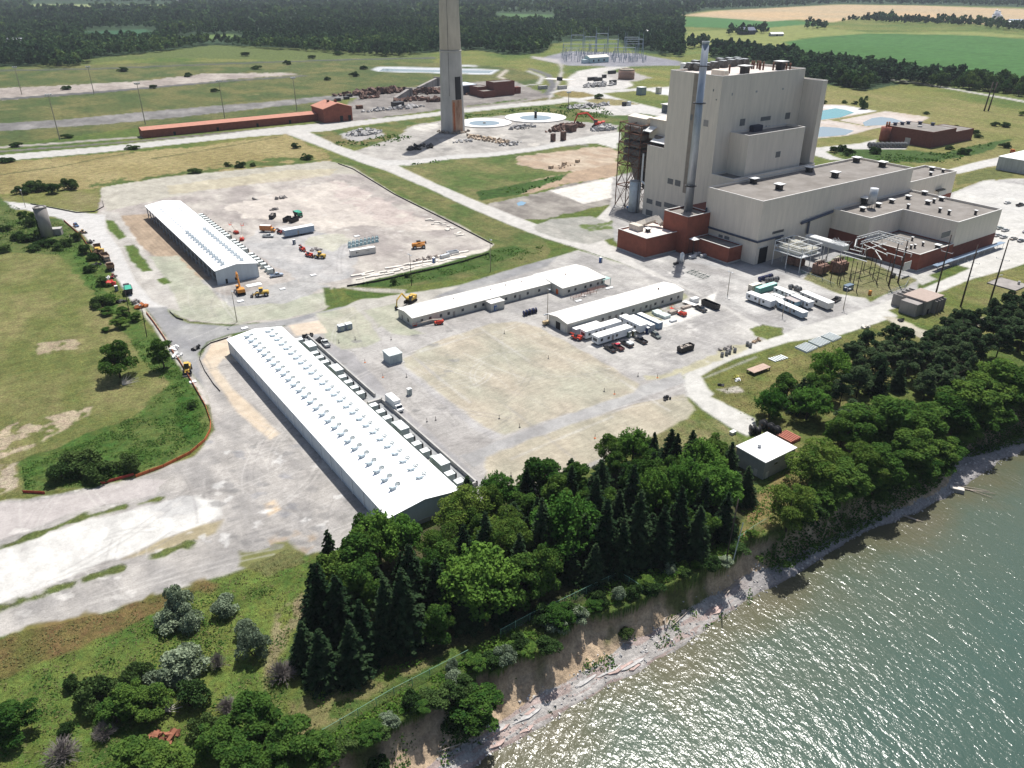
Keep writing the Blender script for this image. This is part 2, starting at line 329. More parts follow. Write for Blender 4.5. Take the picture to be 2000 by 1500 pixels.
# --- grassy lot and excavation between chimney and powerhouse
paint([(768,324),(830,312),(900,306),(1020,300),(1120,285),(1206,290),(1206,350),(1120,352),(1060,372),(960,398),(990,440),(900,390),(830,352)],(.085, .13, .035), None, col2=(.19, .18, .075), vsc=16, wob=2)
paint([(1010,305),(1100,296),(1160,286),(1206,292),(1206,330),(1120,336),(1050,330),(1010,322)],(.34, .26, .19), YD, col2=(.42, .35, .27), vsc=8, wob=3)
paint([(1040,352),(1206,318),(1206,345),(1110,358),(1040,376),(1000,380)],(.36, .27, .19), YD, col2=(.28, .21, .15), vsc=5, wob=2)
paint([(930,375),(1050,352),(1110,338),(1100,350),(1010,380),(940,392)],(.045, .09, .02), None, wob=2)
paint([(950,398),(1060,376),(1110,360),(1206,345),(1206,395),(1140,410),(1060,428),(1010,430),(960,412)],(.30, .28, .25), YD, col2=(.17, .155, .14), vsc=7, wob=2)
paint([(1074,373),(1206,344),(1206,384),(1140,398)],(.50, .48, .44), PV, col2=(.58, .56, .52), vsc=4, wob=.6)
# --- substation, wide turning place
paint([(1060,112),(1110,100),(1240,104),(1330,120),(1330,128),(1200,130),(1110,128),(1070,120)],(.20, .20, .225), YD, col2=(.25, .25, .27), vsc=20)
paint([(1108,152),(1130,138),(1190,130),(1226,131),(1200,136),(1180,142),(1228,158),(1240,166),(1220,174),(1170,176),(1108,172)],(.42, .41, .39), YD, col2=(.50, .48, .45), vsc=25, wob=1)
paint([(1180,142),(1240,140),(1275,152),(1240,160),(1200,156)],(.33, .31, .29), YD, wob=1)
paint([(1228,135),(1330,130),(1330,168),(1240,172),(1236,160),(1275,152),(1240,142)],(.13, .16, .045), None, col2=(.2, .19, .06), vsc=30, wob=3)
paint([(1262,176),(1330,172),(1330,190),(1290,184)],(.55, .54, .52), PV)
band([(1040,112,2),(1090,120,4),(1100,135,7),(1092,155,9),(1080,178,9),(1072,188,8)],(.36, .34, .33), RD, wob=.6)
paint([(1035,134),(1070,146),(1080,165),(1070,184)],(.13, .13, .135), TR, line=4.5)
paint([(1030,138),(1060,150),(1052,164),(1000,170),(960,172)],(.38, .37, .35), RD, line=3)
paint([(985,170),(994,160),(975,150),(990,136)],(.42, .38, .33), RD, line=3)
# --- main plant roads
band([(-200,328,7),(0,309,6),(100,300.5,6),(200,292,5.5),(300,281.5,5.5),(400,271,5),(480,262,6),(560,254,7.5),(640,248,8),(700,240.5,5),(800,229,4),(900,217,3.8),(1000,206.5,3.8),(1080,199,4.5),(1125,193,5)],(.42, .41, .385), RD, wob=.5)
paint([(1090,187),(1130,178),(1165,178),(1200,190),(1260,205),(1330,222),(1330,236),(1250,220),(1180,203),(1130,200)],(.46, .45, .43), RD, wob=.4)
paint([(1110,170),(1180,176),(1330,168),(1330,172),(1190,181),(1140,186),(1070,182)],(.45, .44, .42), RD, wob=.4)
paint([(1080,182),(1100,177),(1140,180),(1166,187),(1130,192),(1095,189)],(.22, .18, .07), GR, wob=.4)
paint([(1142,196),(1170,191),(1220,196),(1250,204),(1200,206),(1160,203)],(.24, .21, .10), GR, wob=.4)
paint([(575,252),(600,256),(660,284),(730,308),(765,316),(790,330),(850,358),(930,392),(1010,424),(1080,450),(1100,456),(1140,450),(1205,388),(1212,420),(1160,450),(1190,478),(1250,500),(1330,538),(1400,560),(1480,596),(1560,640),(1600,655),(1480,660),(1400,596),(1300,552),(1210,512),(1130,486),(1060,464),(1000,442),(920,408),(840,370),(760,336),(700,316),(640,292),(560,262)],(.44, .425, .40), RD, wob=.4)
band([(735,318,5),(800,318,5),(880,307,4),(960,302,4),(1040,292,4),(1110,279,5),(1160,272,8),(1212,268,11)],(.44, .43, .41), RD, wob=.4)
paint([(1130,270),(1206,258),(1206,292),(1180,284)],(.46, .45, .42), RD)
paint([(1042,442),(1080,428),(1150,422),(1210,440),(1205,462),(1150,478),(1090,466),(1050,454)],(.26, .26, .235), YD, col2=(.33, .32, .29), vsc=5, wob=1)
paint([(1130,440),(1190,434),(1206,446),(1150,452)],(.11, .15, .05), None, thr=-.3, wob=2)
# --- plant yard (grey stone and worn asphalt)
YC, YC2 = (.29, .28, .27),(.41, .395, .37)
paint([(1060,510),(1130,488),(1230,520),(1320,556),(1420,604),(1470,640),(1520,665),(1430,700),(1380,720),(1340,735),(1310,745),(1240,745),(1150,690),(1100,650),(1050,636),(960,630),(860,660),(790,690),(760,680),(760,600),(800,590),(900,560),(980,535)], YC, YD, col2=YC2, vsc=9, wob=.8)
paint([(1200,470),(1260,490),(1400,500),(1560,520),(1640,540),(1700,590),(1760,560),(1860,520),(2050,455),(2050,345),(1920,352),(1850,380),(1800,470),(1790,600),(1740,612),(1690,636),(1600,655),(1540,665),(1440,610),(1320,552),(1240,512)], YC, YD, col2=(.45, .44, .42), vsc=10, wob=.6)
paint([(1862,378),(1925,352),(2050,368),(2050,500),(1900,525),(1840,510)],(.44, .43, .41), PV, col2=(.49, .48, .45), vsc=16, wob=.4)
paint([(1862,378),(1925,352),(1990,360)],(.35, .34, .32), None, line=.5, wob=.2)
paint([(1640,655),(1540,668),(1430,702),(1390,722),(1370,735),(1384,760),(1420,790),(1475,818),(1478,838),(1460,852),(1430,838),(1372,800),(1338,770),(1330,748),(1340,728),(1390,700),(1470,672),(1560,640),(1700,600),(1800,565),(1900,522),(2050,470),(2050,500),(1920,542),(1830,582),(1745,622)],(.46, .45, .42), RD, wob=.35)
paint([(1463,642),(1490,634),(1528,640),(1530,652),(1500,664),(1475,655)],(.14, .17, .05), GR, wob=1.2)
paint([(1300,618),(1400,570),(1390,606),(1300,640),(1250,628)],(.56, .545, .51), PV, wob=.2)
paint([(1290,632),(1210,600),(1335,572),(1345,580),(1300,606)],(.24, .24, .16), None, wob=1, thr=-.4)
paint([(1262,735),(1330,722),(1440,672),(1500,662),(1440,690),(1360,722),(1320,742),(1270,745)],(.36, .34, .24), None, thr=-.5, wob=2)
paint([(1640,575),(1570,545),(1590,520),(1700,505),(1740,520),(1790,548),(1770,560),(1725,575),(1690,582)],(.16, .17, .07), GR, col2=(.24, .22, .12), vsc=6, wob=.6)
paint([(1720,520),(1790,545),(1800,556),(1830,545),(1760,512)],(.42, .41, .38), YD)
paint([(1200,470),(1196,400),(1260,380),(1400,420),(1700,430),(1860,500),(1760,545),(1700,505),(1640,500),(1560,540),(1400,520),(1260,500)],(.30, .30, .30), YD, col2=(.36, .355, .35), vsc=8)
paint([(1196,345),(1262,330),(1300,430),(1212,470),(1192,425)],(.36, .35, .335), YD, col2=(.27, .26, .25), vsc=6)
# --- construction pad at the second white hall
paint([(200,370),(330,345),(610,318),(640,314),(690,326),(770,378),(900,440),(965,478),(950,492),(840,525),(690,558),(640,566),(640,604),(560,628),(450,634),(370,628),(322,600),(290,560),(250,500),(208,440),(190,418)],(.29, .262, .245), YD, col2=(.43, .40, .36), vsc=11, wob=.7)
paint([(196,366),(330,345),(610,318),(640,314),(690,326),(700,340),(640,338),(520,352),(400,372),(320,388),(210,412),(200,390)],(.35, .33, .275), YD, col2=(.38, .36, .31), vsc=25, wob=1)
paint([(330,362),(560,332),(660,330),(640,344),(480,362),(330,380)],(.41, .36, .24), None, wob=3, mix=.5)
paint([(440,405),(560,370),(660,352),(720,380),(800,420),(880,448),(820,452),(700,440),(640,452),(560,430),(480,425)],(.50, .455, .405), None, col2=(.42, .38, .345), vsc=11, wob=4)
paint([(640,350),(720,372),(830,430),(760,440),(700,410),(650,380)],(.40, .34, .315), None, wob=5, mix=.7, thr=-.4)
paint([(500,450),(560,440),(700,470),(690,540),(600,560),(540,520),(470,480)],(.33, .325, .32), None, col2=(.42, .405, .39), vsc=7, wob=2)
paint([(600,462),(660,455),(690,470),(650,492),(600,480)],(.42, .41, .33), None, wob=2, mix=.8)
paint([(688,545),(950,484),(958,494),(840,525),(690,560)],(.52, .49, .43), None, wob=1)
paint([(215,422),(292,418),(410,545),(380,560),(320,512),(255,470)],(.30, .235, .17), YD, col2=(.38, .30, .22), vsc=3, wob=1)
for k in range(9): paint([(222 + k * 8,424 - k * .6),(300 + k * 12,500 + k * 2)],(.24, .18, .13), None, line=.35, wob=.3, mix=.7)
paint([(282,500),(345,500),(410,560),(430,588),(560,580),(640,570),(648,600),(560,622),(450,632),(380,626),(330,608),(300,570)],(.32, .33, .26), YD, col2=(.37, .36, .295), vsc=9, wob=1.5)
paint([(392,545),(450,600),(560,592),(640,562),(600,540),(520,560),(440,580)],(.33, .325, .315), None, wob=2)
paint([(200,412),(232,416),(262,462),(300,512),(332,560),(352,606),(322,602),(286,588),(250,540),(215,480),(196,440)],(.36, .34, .31), YD, col2=(.42, .40, .37), vsc=6)
for q in ([(205,428),(222,432),(246,462),(232,468),(212,450)],[(244,480),(262,478),(290,518),(296,528),(280,530),(256,510)],[(305,545),(322,542),(336,552),(320,556)]): paint(q, (.10, .15, .035), GR, wob=.8)
# --- entry road, asphalt junction
paint([(-200,382),(0,392),(60,398),(150,414),(205,420),(205,445),(236,490),(262,545),(300,590),(326,600),(284,603),(262,596),(238,560),(200,505),(160,455),(110,425),(50,410),(0,408),(-200,400)],(.45, .44, .425), RD, wob=.5)
paint([(283,601),(325,600),(336,618),(368,631),(450,637),(560,624),(640,605),(760,582),(900,556),(1010,522),(1060,508),(1090,500),(1070,520),(1000,540),(900,572),(780,594),(640,622),(560,636),(520,640),(450,652),(405,668),(388,690),(395,715),(420,752),(398,760),(378,735),(345,690),(312,640)],(.215, .215, .22), RD, col2=(.30, .298, .29), vsc=8, wob=.5)
paint([(268,598),(284,603),(312,642),(345,692),(378,736),(400,762),(410,790),(396,790),(366,742),(330,690),(300,640)],(.42, .40, .37), YD, wob=.5)
paint([(600,640),(700,585),(780,575),(900,558),(840,585),(780,600),(740,640),(720,660),(640,660)],(.36, .345, .31), YD, col2=(.42, .40, .36), vsc=8)
# --- yard between the near hall and the offices
paint([(545,640),(640,612),(735,640),(800,600),(1060,620),(1250,745),(1330,735),(1345,775),(1240,790),(1180,900),(1060,960),(930,990),(880,940)],(.30, .285, .27), YD, col2=(.385, .37, .35), vsc=9, wob=.6)
paint([(578,652),(612,646),(935,946),(905,962)],(.30, .31, .315), PV, wob=.2)
paint([(600,650),(690,690),(780,790),(905,905),(960,960),(935,948),(760,790)],(.245, .24, .24), RD, col2=(.31, .30, .30), vsc=7, wob=.5)
paint([(900,890),(1240,758),(1330,728),(1340,745),(1245,782),(1000,872),(925,912)],(.27, .265, .26), RD, col2=(.34, .335, .325), vsc=7, wob=.7)
for q in ([(618,612),(690,600),(722,628),(742,664),(715,678),(668,682),(640,664),(625,640)],[(712,606),(776,592),(800,640),(832,652),(800,656),(765,652),(735,630)]): paint(q, (.325, .335, .26), YD, col2=(.37, .355, .29), vsc=7, wob=.6)
paint([(785,700),(850,668),(960,632),(1010,628),(1052,640),(1150,692),(1248,750),(1236,766),(982,850),(940,832),(860,770),(790,716)],(.38, .34, .27), YD, col2=(.33, .32, .255), vsc=10, wob=.8)
paint([(740,700),(790,716),(860,770),(940,832),(982,850),(960,856),(900,820),(800,740)],(.34, .33, .325), None, wob=1.5, mix=.7)
paint([(945,892),(1100,835),(1240,790),(1335,770),(1360,800),(1330,830),(1240,870),(1150,905),(1060,960),(1000,980),(950,930)],(.38, .34, .265), YD, col2=(.32, .30, .235), vsc=9, wob=1)
paint([(563,636),(622,626),(640,650),(578,656)],(.50, .42, .335), PV, wob=.3)
for k in range(14):
    rnd = random.Random(90 + k); a0, b0 = rnd.uniform(95,215), rnd.uniform(130,250); L_ = rnd.uniform(14,50); c_ = (a0, b0); d_ = (a0+(L_ if k % 2 else 1.5), b0+(1.5 if k % 2 else L_))
    paint([toW(*c_), toW(*d_)],(.47, .455, .43) if k % 3 else (.25, .24, .235), None, line=.4, wob=.5, mix=.5, px=False)
# --- left of the near hall: apron, tan strip, white slab
paint([(408,668),(450,655),(452,690),(600,850),(745,1015),(660,1080),(560,1070),(440,1060),(380,1000),(300,940),(380,890),(418,840),(408,790),(392,740),(388,700)],(.37, .35, .325), YD, col2=(.28, .268, .255), vsc=5, wob=.6)
paint([(-100,1010),(0,980),(120,962),(270,932),(380,890),(440,860),(520,870),(600,950),(640,1070),(500,1120),(400,1160),(200,1205),(-100,1270)],(.36, .34, .315), YD, col2=(.28, .268, .255), vsc=6, wob=.8)
paint([(412,672),(448,660),(452,690),(470,712),(436,700),(424,718),(455,760),(500,800),(545,848),(528,858),(470,812),(425,752),(395,705)],(.47, .385, .29), PV, col2=(.50, .43, .34), vsc=6, wob=.4)
paint([(455,700),(500,745),(560,820),(640,905),(560,850),(470,770),(430,715)],(.36, .34, .32), None, mix=.6, wob=1)
paint([(-100,1010),(0,985),(140,965),(280,935),(330,935),(300,965),(150,1000),(0,1052),(-100,1090)],(.385, .355, .34), RD, wob=1)
paint([(-100,1100),(0,1072),(150,1022),(300,985),(380,966),(430,980),(438,1005),(402,1025),(330,1050),(230,1090),(100,1138),(0,1178),(-100,1220)],(.56, .55, .52), PV, col2=(.44, .43, .41), vsc=3.5, wob=1.2)
paint([(290,990),(370,962),(400,985),(380,1005),(320,1010)],(.40, .395, .385), None, wob=3, mix=.8)
paint([(240,1092),(320,1052),(400,1022),(436,1015),(420,1040),(330,1072)],(.30, .26, .17), None, wob=.7)
paint([(515,985),(535,978),(545,995),(525,1008)],(.45, .36, .26), None, wob=1)
for q in ([(0,1072),(80,1040),(160,1010),(240,992)],[(0,1188),(70,1165),(140,1140)],[(170,1130),(230,1112)],[(300,1085),(380,1060)],[(268,985),(305,975)]): paint(q, (.12, .15, .045), GR, line=1.1, wob=1.6, wsc=3)
for k in range(26):
    rnd = random.Random(300 + k); x = rnd.uniform(380,660); y = rnd.uniform(860,1060); paint([(x, y),(x + rnd.uniform(8,28), y + rnd.uniform(-8,4)),(x + rnd.uniform(4,22), y + rnd.uniform(3,12))],(.58, .57, .55) if k % 3 else (.24, .24, .25), None, wob=2.2, wsc=2.5, mix=.7)
paint([(540,1040),(600,1030),(620,1062),(560,1100),(520,1090)],(.36, .29, .22), None, wob=3, thr=-.3)
# --- grassed mound on the far left
paint([(-200,470),(0,495),(110,492),(150,520),(205,560),(262,610),(300,650),(335,700),(372,745),(398,790),(412,830),(404,858),(375,884),(270,926),(180,950),(50,964),(-200,990)],(.14, .16, .048), GR, col2=(.22, .205, .085), vsc=10, wob=.6)
paint([(0,385),(40,420),(120,428),(165,470),(150,500),(0,492),(-200,470),(-200,400)],(.07, .115, .03), GR, col2=(.12, .14, .045), vsc=8, wob=1)
paint([(150,480),(230,600),(300,650),(335,700),(372,745),(398,790),(412,830),(404,858),(375,884),(270,926),(180,950),(50,960),(30,905),(150,855),(260,815),(330,750),(280,700),(250,660),(190,580),(110,495)],(.065, .125, .025), GR, col2=(.11, .15, .04), vsc=6, wob=2)
paint([(345,765),(372,780),(395,830),(370,860),(345,830)],(.045, .11, .018), None, wob=1)
paint([(-50,870),(40,820),(110,810),(180,795),(172,812),(120,840),(40,885),(-50,905)],(.42, .35, .245), None, thr=-.25, vsc=4, wob=2)
paint([(70,670),(150,660),(150,680),(80,690)],(.36, .30, .20), None, thr=-.3, vsc=5, wob=3)
paint([(-50,920),(30,905),(34,950),(-50,990)],(.40, .34, .25), None, thr=-.3, vsc=4, wob=2)
# --- verges
paint([(640,300),(700,322),(765,342),(960,425),(1060,468),(1076,485),(1068,505),(1000,520),(900,545),(780,562),(690,560),(730,545),(850,520),(955,490),(968,476),(900,438),(770,372),(690,326),(650,312)],(.085, .125, .035), GR, col2=(.17, .165, .065), vsc=9, wob=.7)
paint([(690,560),(740,543),(850,518),(960,488),(1000,480),(1030,490),(960,515),(850,545),(760,560)],(.05, .105, .022), None, wob=1.5, mix=.8)
paint([(668,560),(795,566),(790,572),(740,572),(680,564)],(.42, .40, .34), None)
paint([(668,566),(745,572),(780,573),(740,582),(690,584)],(.08, .13, .03), GR, wob=.6)
for q in ([(630,562),(644,562),(656,590),(648,600),(636,596)],[(650,562),(655,562),(668,595),(662,598)]): paint(q, (.09, .13, .035), GR, wob=.4)
# --- east meadow
paint([(1590,165),(1700,178),(1850,190),(2050,225),(2050,345),(1920,352),(1860,372),(1780,320),(1640,300),(1580,290)],(.165, .175, .055), None, col2=(.22, .20, .08), vsc=22, wob=3)
paint([(1620,288),(1700,292),(1760,292),(1840,300),(1900,285),(1980,270),(1920,300),(1800,318),(1700,312),(1640,302)],(.055, .10, .025), None, wob=2)
paint([(1570,290),(1620,286),(1680,280),(1712,272),(1710,286),(1770,288),(1770,292),(1640,291),(1612,296),(1625,304),(1650,312),(1620,312),(1570,298)],(.44, .43, .41), RD, wob=.3)
paint([(1850,332),(1900,318),(1965,304),(2050,300),(2050,320),(1985,320),(1930,326),(1870,340)],(.46, .45, .43), RD, wob=.3)
paint([(1866,345),(1930,328),(1990,326),(1975,345),(1925,352),(1870,362)],(.13, .145, .05), GR)
for q in ([(1574,205),(1626,204),(1650,205),(1712,217),(1664,226),(1580,240),(1574,240)],[(1576,239),(1620,235),(1640,238),(1712,250),(1655,265),(1576,272)],[(1638,235),(1730,217),(1816,229),(1800,238),(1712,250)]): paint(q, (.47, .43, .40), PV, col2=(.40, .34, .29), vsc=10, wob=.5)
paint([(1580,208),(1650,206),(1712,217),(1664,224),(1640,216)],(.55, .56, .56), None, mix=.8)
paint([(724,136),(740,130),(860,132),(975,136),(960,146),(860,143),(740,140)],(.48, .50, .52), PV, col2=(.40, .42, .44), vsc=30, wob=.6)
paint([(900,126),(935,128),(930,131),(880,130)],(.4, .41, .4), PV)
paint([(862,220),(905,216),(905,225),(862,230)],(.3, .29, .27), None)
# --- lakeside lawn, paths
paint([(1390,775),(1420,745),(1500,695),(1620,665),(1740,622),(1800,650),(1850,640),(2050,560),(2050,640),(1700,760),(1560,900),(1480,870),(1478,815)],(.12, .145, .04), GR, col2=(.20, .185, .07), vsc=7, wob=.7)
paint([(1735,606),(1790,588),(1900,545),(2050,505),(2050,600),(1900,640),(1820,640),(1760,622)],(.125, .155, .04), GR, col2=(.19, .18, .07), vsc=9, wob=.5)
paint([(1722,618),(1745,618),(1800,642),(1840,655),(1800,662),(1760,640)],(.40, .37, .30), TR, wob=1)
paint([(1880,636),(1930,620),(1990,605),(2050,595),(2050,606),(1940,632),(1890,645)],(.38, .35, .28), TR, wob=1.5)
paint([(1400,760),(1440,755),(1450,765),(1420,770)],(.45, .42, .36), None, wob=1.2)
paint([(1240,870),(1340,820),(1400,820),(1450,855),(1440,900),(1300,880)],(.14, .165, .055), GR, col2=(.23, .21, .10), vsc=4, wob=1)
paint([(1460,980),(1560,900),(1660,850),(1700,900),(1560,960),(1500,1040),(1440,1060)],(.15, .155, .05), GR, col2=(.27, .20, .09), vsc=4, wob=1)
# --- meadow in the lower left
paint([(-300,1262),(0,1242),(120,1220),(200,1198),(420,1128),(470,1112),(560,1075),(620,1090),(640,1130),(560,1260),(500,1400),(300,1640),(-300,1640)],(.08, .14, .028), GR, col2=(.15, .19, .045), vsc=6, wob=.8)
paint([(-300,1262),(0,1242),(200,1198),(400,1132),(440,1140),(300,1200),(150,1262),(0,1330),(-300,1420)],(.17, .125, .05), None, col2=(.12, .12, .035), vsc=5, wob=2.5)
paint([(540,1200),(590,1160),(605,1190),(560,1240),(530,1330),(515,1370),(510,1300)],(.25, .22, .12), None, wob=1.2, thr=-.4, vsc=3)
paint([(560,1370),(700,1330),(860,1260),(900,1255),(780,1330),(640,1420),(560,1450)],(.19, .18, .075), None, wob=1.5, thr=-.3, vsc=4)
paint([(470,1080),(560,1060),(600,1100),(520,1120),(460,1110)],(.15, .155, .06), None, wob=2)
# --- woodland floor
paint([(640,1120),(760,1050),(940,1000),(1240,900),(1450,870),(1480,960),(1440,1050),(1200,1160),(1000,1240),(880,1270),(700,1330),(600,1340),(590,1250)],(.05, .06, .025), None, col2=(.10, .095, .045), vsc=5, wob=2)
# --- wheel tracks, cracks and scrapes
rt = random.Random(7); HARD[0] = True
def arc(x, y, a, L_, turn, col, w_, mix, pair=0):
    p = [(x, y)]; n = 9
    for k in range(n): a += turn / n; x += math.cos(a) * L_ / n; y += math.sin(a) * L_ / n; p.append((x, y))
    paint(p, col, None, line=w_, soft=.25, wob=.12, wsc=3, mix=mix, px=False)
    if pair: paint([(u + pair * math.sin(a), v - pair * math.cos(a)) for u, v in p], col, None, line=w_, soft=.25, wob=.12, wsc=3, mix=mix, px=False)
for zone, n in (((480,410,880,480),26),((480,530,690,600),20),((430,860,660,1050),34),((20,950,420,1180),22),((780,730,980,850),16),((1060,680,1340,760),14),((1150,540,1500,690),26),((280,610,420,750),12),((560,640,900,900),18),((330,560,560,625),14),((900,640,1200,820),18)):
    for k in range(n):
        x, y = W(rt.uniform(zone[0], zone[2]), rt.uniform(zone[1], zone[3])); lt = rt.random() < .55; a = RS + rt.choice((0,1.57)) + rt.uniform(-.35, .35)
        arc(x, y, a, rt.uniform(8,45), rt.uniform(-1.2,1.2),(.50, .48, .45) if lt else (.19, .18, .175), rt.uniform(.14, .34), rt.uniform(.14, .38),1.9 if rt.random() < .6 else 0)
for i in range(len(COL) and 260):
    z_ = ((380,850,680,1070),(0,940,430,1200),(1150,620,1420,720),(560,640,900,900),(500,360,900,520),(1150,530,1450,640))[i % 6]; x, y = rt.uniform(z_[0], z_[2]), rt.uniform(z_[1], z_[3]); X, Y = W(x, y); r_ = rt.uniform(.6,2.6)
    paint([(X + r_ * rt.uniform(.5,1.2) * math.cos(t_), Y + r_ * rt.uniform(.3, .8) * math.sin(t_)) for t_ in (0,1,2.1,3,4.2,5.3)],(.55, .53, .50) if i % 3 else (.2, .195, .19), None, soft=.4, wob=.6, wsc=1.6, mix=rt.uniform(.35, .8), px=False)
HARD[0] = False
# --- bluff, beach, lakebed
s_, n_, nT_, nB_, nW_ = shore(GX, GY)
near_ = (GY < 900)
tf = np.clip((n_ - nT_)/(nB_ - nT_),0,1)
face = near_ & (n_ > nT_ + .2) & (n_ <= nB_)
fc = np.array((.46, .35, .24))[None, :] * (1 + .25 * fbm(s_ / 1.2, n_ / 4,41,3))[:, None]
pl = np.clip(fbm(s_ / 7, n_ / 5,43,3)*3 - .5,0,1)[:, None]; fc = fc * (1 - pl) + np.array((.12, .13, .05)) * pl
dk = np.clip((.22 - tf)*6,0,1)[:, None]; fc = fc * (1 - dk * .45)  # shade of the steep upper lip painted in as a darker band
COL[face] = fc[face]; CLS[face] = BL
ub = np.clip((n_ - nB_) / np.maximum(nW_ - nB_, .1),0,1)
be = near_ & (n_ > nB_) & (n_ <= nW_ + .3)
lay = fbm(s_ / 6, n_ / .8,47,3)
bc = np.where((lay > .05)[:, None], np.array((.37, .30, .275)), np.array((.39, .37, .35)))*(1 + .15 * n4)[:, None]
wt = np.clip((ub - .82)*6,0,1)[:, None]; bc = bc * (1 - wt * .35)
sp_ = np.clip((s_ - 60)/20,0,1)[:, None]; bc = bc * (1 - sp_) + np.array((.30, .285, .28)) * sp_ * (1 - wt * .4)
COL[be] = bc[be]; CLS[be] = BE
lk = near_ & (n_ > nW_ + .3)
COL[lk] = np.array((.14, .115, .06)); CLS[lk] = LB
CLS[(GY >= 900) & (n_ > nW_)] = GR
GZ = terrain(GX, GY); farz = GY > 900; GZ[farz] = 0.0
NOISECOL = 1 + .10 * n3 + .08 * n4
COL = np.clip(COL * NOISECOL[:, None], .005, .9)
def ground_mat(name, kind):
    m = bpy.data.materials.new(name); m.use_nodes = True; t = m.node_tree; N = t.nodes; L = t.links; p = N['Principled BSDF']
    p.inputs['Roughness'].default_value = .95; p.inputs['Specular IOR Level'].default_value = .12
    at = N.new('ShaderNodeAttribute'); at.attribute_name = 'soil'
    tc = N.new('ShaderNodeTexCoord'); mp = N.new('ShaderNodeMapping'); L.new(tc.outputs['Object'], mp.inputs['Vector']); mp.inputs['Rotation'].default_value = (0,0,-RS)
    def noise(scale, det=5, rough=.6, st=None):
        v = mp.outputs[0]
        if st: q = N.new('ShaderNodeMapping'); q.inputs['Scale'].default_value = st; L.new(v, q.inputs[0]); v = q.outputs[0]
        a = N.new('ShaderNodeTexNoise'); a.inputs['Scale'].default_value = scale; a.inputs['Detail'].default_value = det; a.inputs['Roughness'].default_value = rough; L.new(v, a.inputs['Vector']); return a.outputs['Fac']
    def rng(v, a, b, lo=.3, hi=.7):
        r = N.new('ShaderNodeMapRange'); r.inputs[1].default_value = lo; r.inputs[2].default_value = hi; r.inputs[3].default_value = a; r.inputs[4].default_value = b; L.new(v, r.inputs[0]); return r.outputs[0]
    def mul(a, b):
        q = N.new('ShaderNodeMath'); q.operation = 'MULTIPLY'; L.new(a, q.inputs[0]); L.new(b, q.inputs[1]); return q.outputs[0]
    if kind == 'grass':
        f = mul(mul(rng(noise(1.1,6, .75), .42,1.5), rng(noise(.22,4), .66,1.3)), rng(noise(4.5,3), .6,1.35)); bs = .9
    elif kind == 'gravel':
        f = mul(mul(rng(noise(.16,7, .7,(1, .45,1)), .76,1.18), rng(noise(.9,7, .8,(.35,1,1)), .74,1.18)), rng(noise(2.4,6, .85), .74,1.22)); bs = .3
    elif kind == 'paved':
        f = mul(rng(noise(.3,7, .75), .80,1.14), rng(noise(2.2,6, .85), .80,1.14)); bs = .12
    elif kind == 'crop':
        f = mul(rng(noise(.05,5, .6), .8,1.2), rng(noise(.5,3, .6,(.08,1,1)), .85,1.15)); bs = .2
    else:
        f = mul(rng(noise(1.6,7, .75), .6,1.35), rng(noise(.35,4), .8,1.2)); bs = .9
    sc = N.new('ShaderNodeVectorMath'); sc.operation = 'SCALE'; L.new(at.outputs['Vector'], sc.inputs[0]); L.new(f, sc.inputs['Scale'])
    if kind == 'grass':
        hs = N.new('ShaderNodeHueSaturation'); L.new(rng(noise(.45,4), .475, .525), hs.inputs['Hue']); L.new(sc.outputs[0], hs.inputs['Color']); L.new(hs.outputs[0], p.inputs['Base Color'])
    else: L.new(sc.outputs[0], p.inputs['Base Color'])
    b = N.new('ShaderNodeBump'); b.inputs['Strength'].default_value = bs; b.inputs['Distance'].default_value = .25; L.new(f, b.inputs['Height']); L.new(b.outputs[0], p.inputs['Normal'])
    return m
def sheet(name, cls, m, idxgrid, fcls):
    f = idxgrid[fcls == cls]
    if not len(f): return
    u, inv = np.unique(f.ravel(), return_inverse=True)
    me = bpy.data.meshes.new(name); me.vertices.add(len(u)); me.loops.add(f.size); me.polygons.add(len(f))
    co = np.stack([GX[u], GY[u], GZ[u]],1).astype(np.float32); me.vertices.foreach_set('co', co.ravel())
    me.loops.foreach_set('vertex_index', inv.astype(np.int32).ravel()); me.polygons.foreach_set('loop_start', np.arange(0, f.size, 4, dtype=np.int32))
    me.polygons.foreach_set('use_smooth', np.ones(len(f), bool))
    me.update(calc_edges=True)
    ca = me.color_attributes.new('soil', 'FLOAT_COLOR', 'POINT'); ca.data.foreach_set('color', np.concatenate([COL[u], np.ones((len(u),1))],1).astype(np.float32).ravel())
    me.materials.append(m); o = link(bpy.data.objects.new(name, me)); o['kind'] = 'structure'; return o
i0 = (np.arange(NR - 1)[:, None] * NCOL + np.arange(NCOL - 1)[None, :]).ravel()
quads = np.stack([i0, i0+1, i0+1 + NCOL, i0 + NCOL],1); fcls = CLS[i0]
gm = {k: ground_mat(k, k) for k in ('grass', 'gravel', 'paved', 'crop', 'earth')}
for nm, c, k in (('ground', GR, 'grass'),('road', RD, 'paved'),('gravel_yard', YD, 'gravel'),('farm_field', FD, 'crop'),('bluff', BL, 'earth'),('beach', BE, 'earth'),('lakebed', LB, 'earth'),('concrete_pad', PV, 'paved'),('dirt_track', TR, 'gravel')): sheet(nm, c, gm[k], quads, fcls)
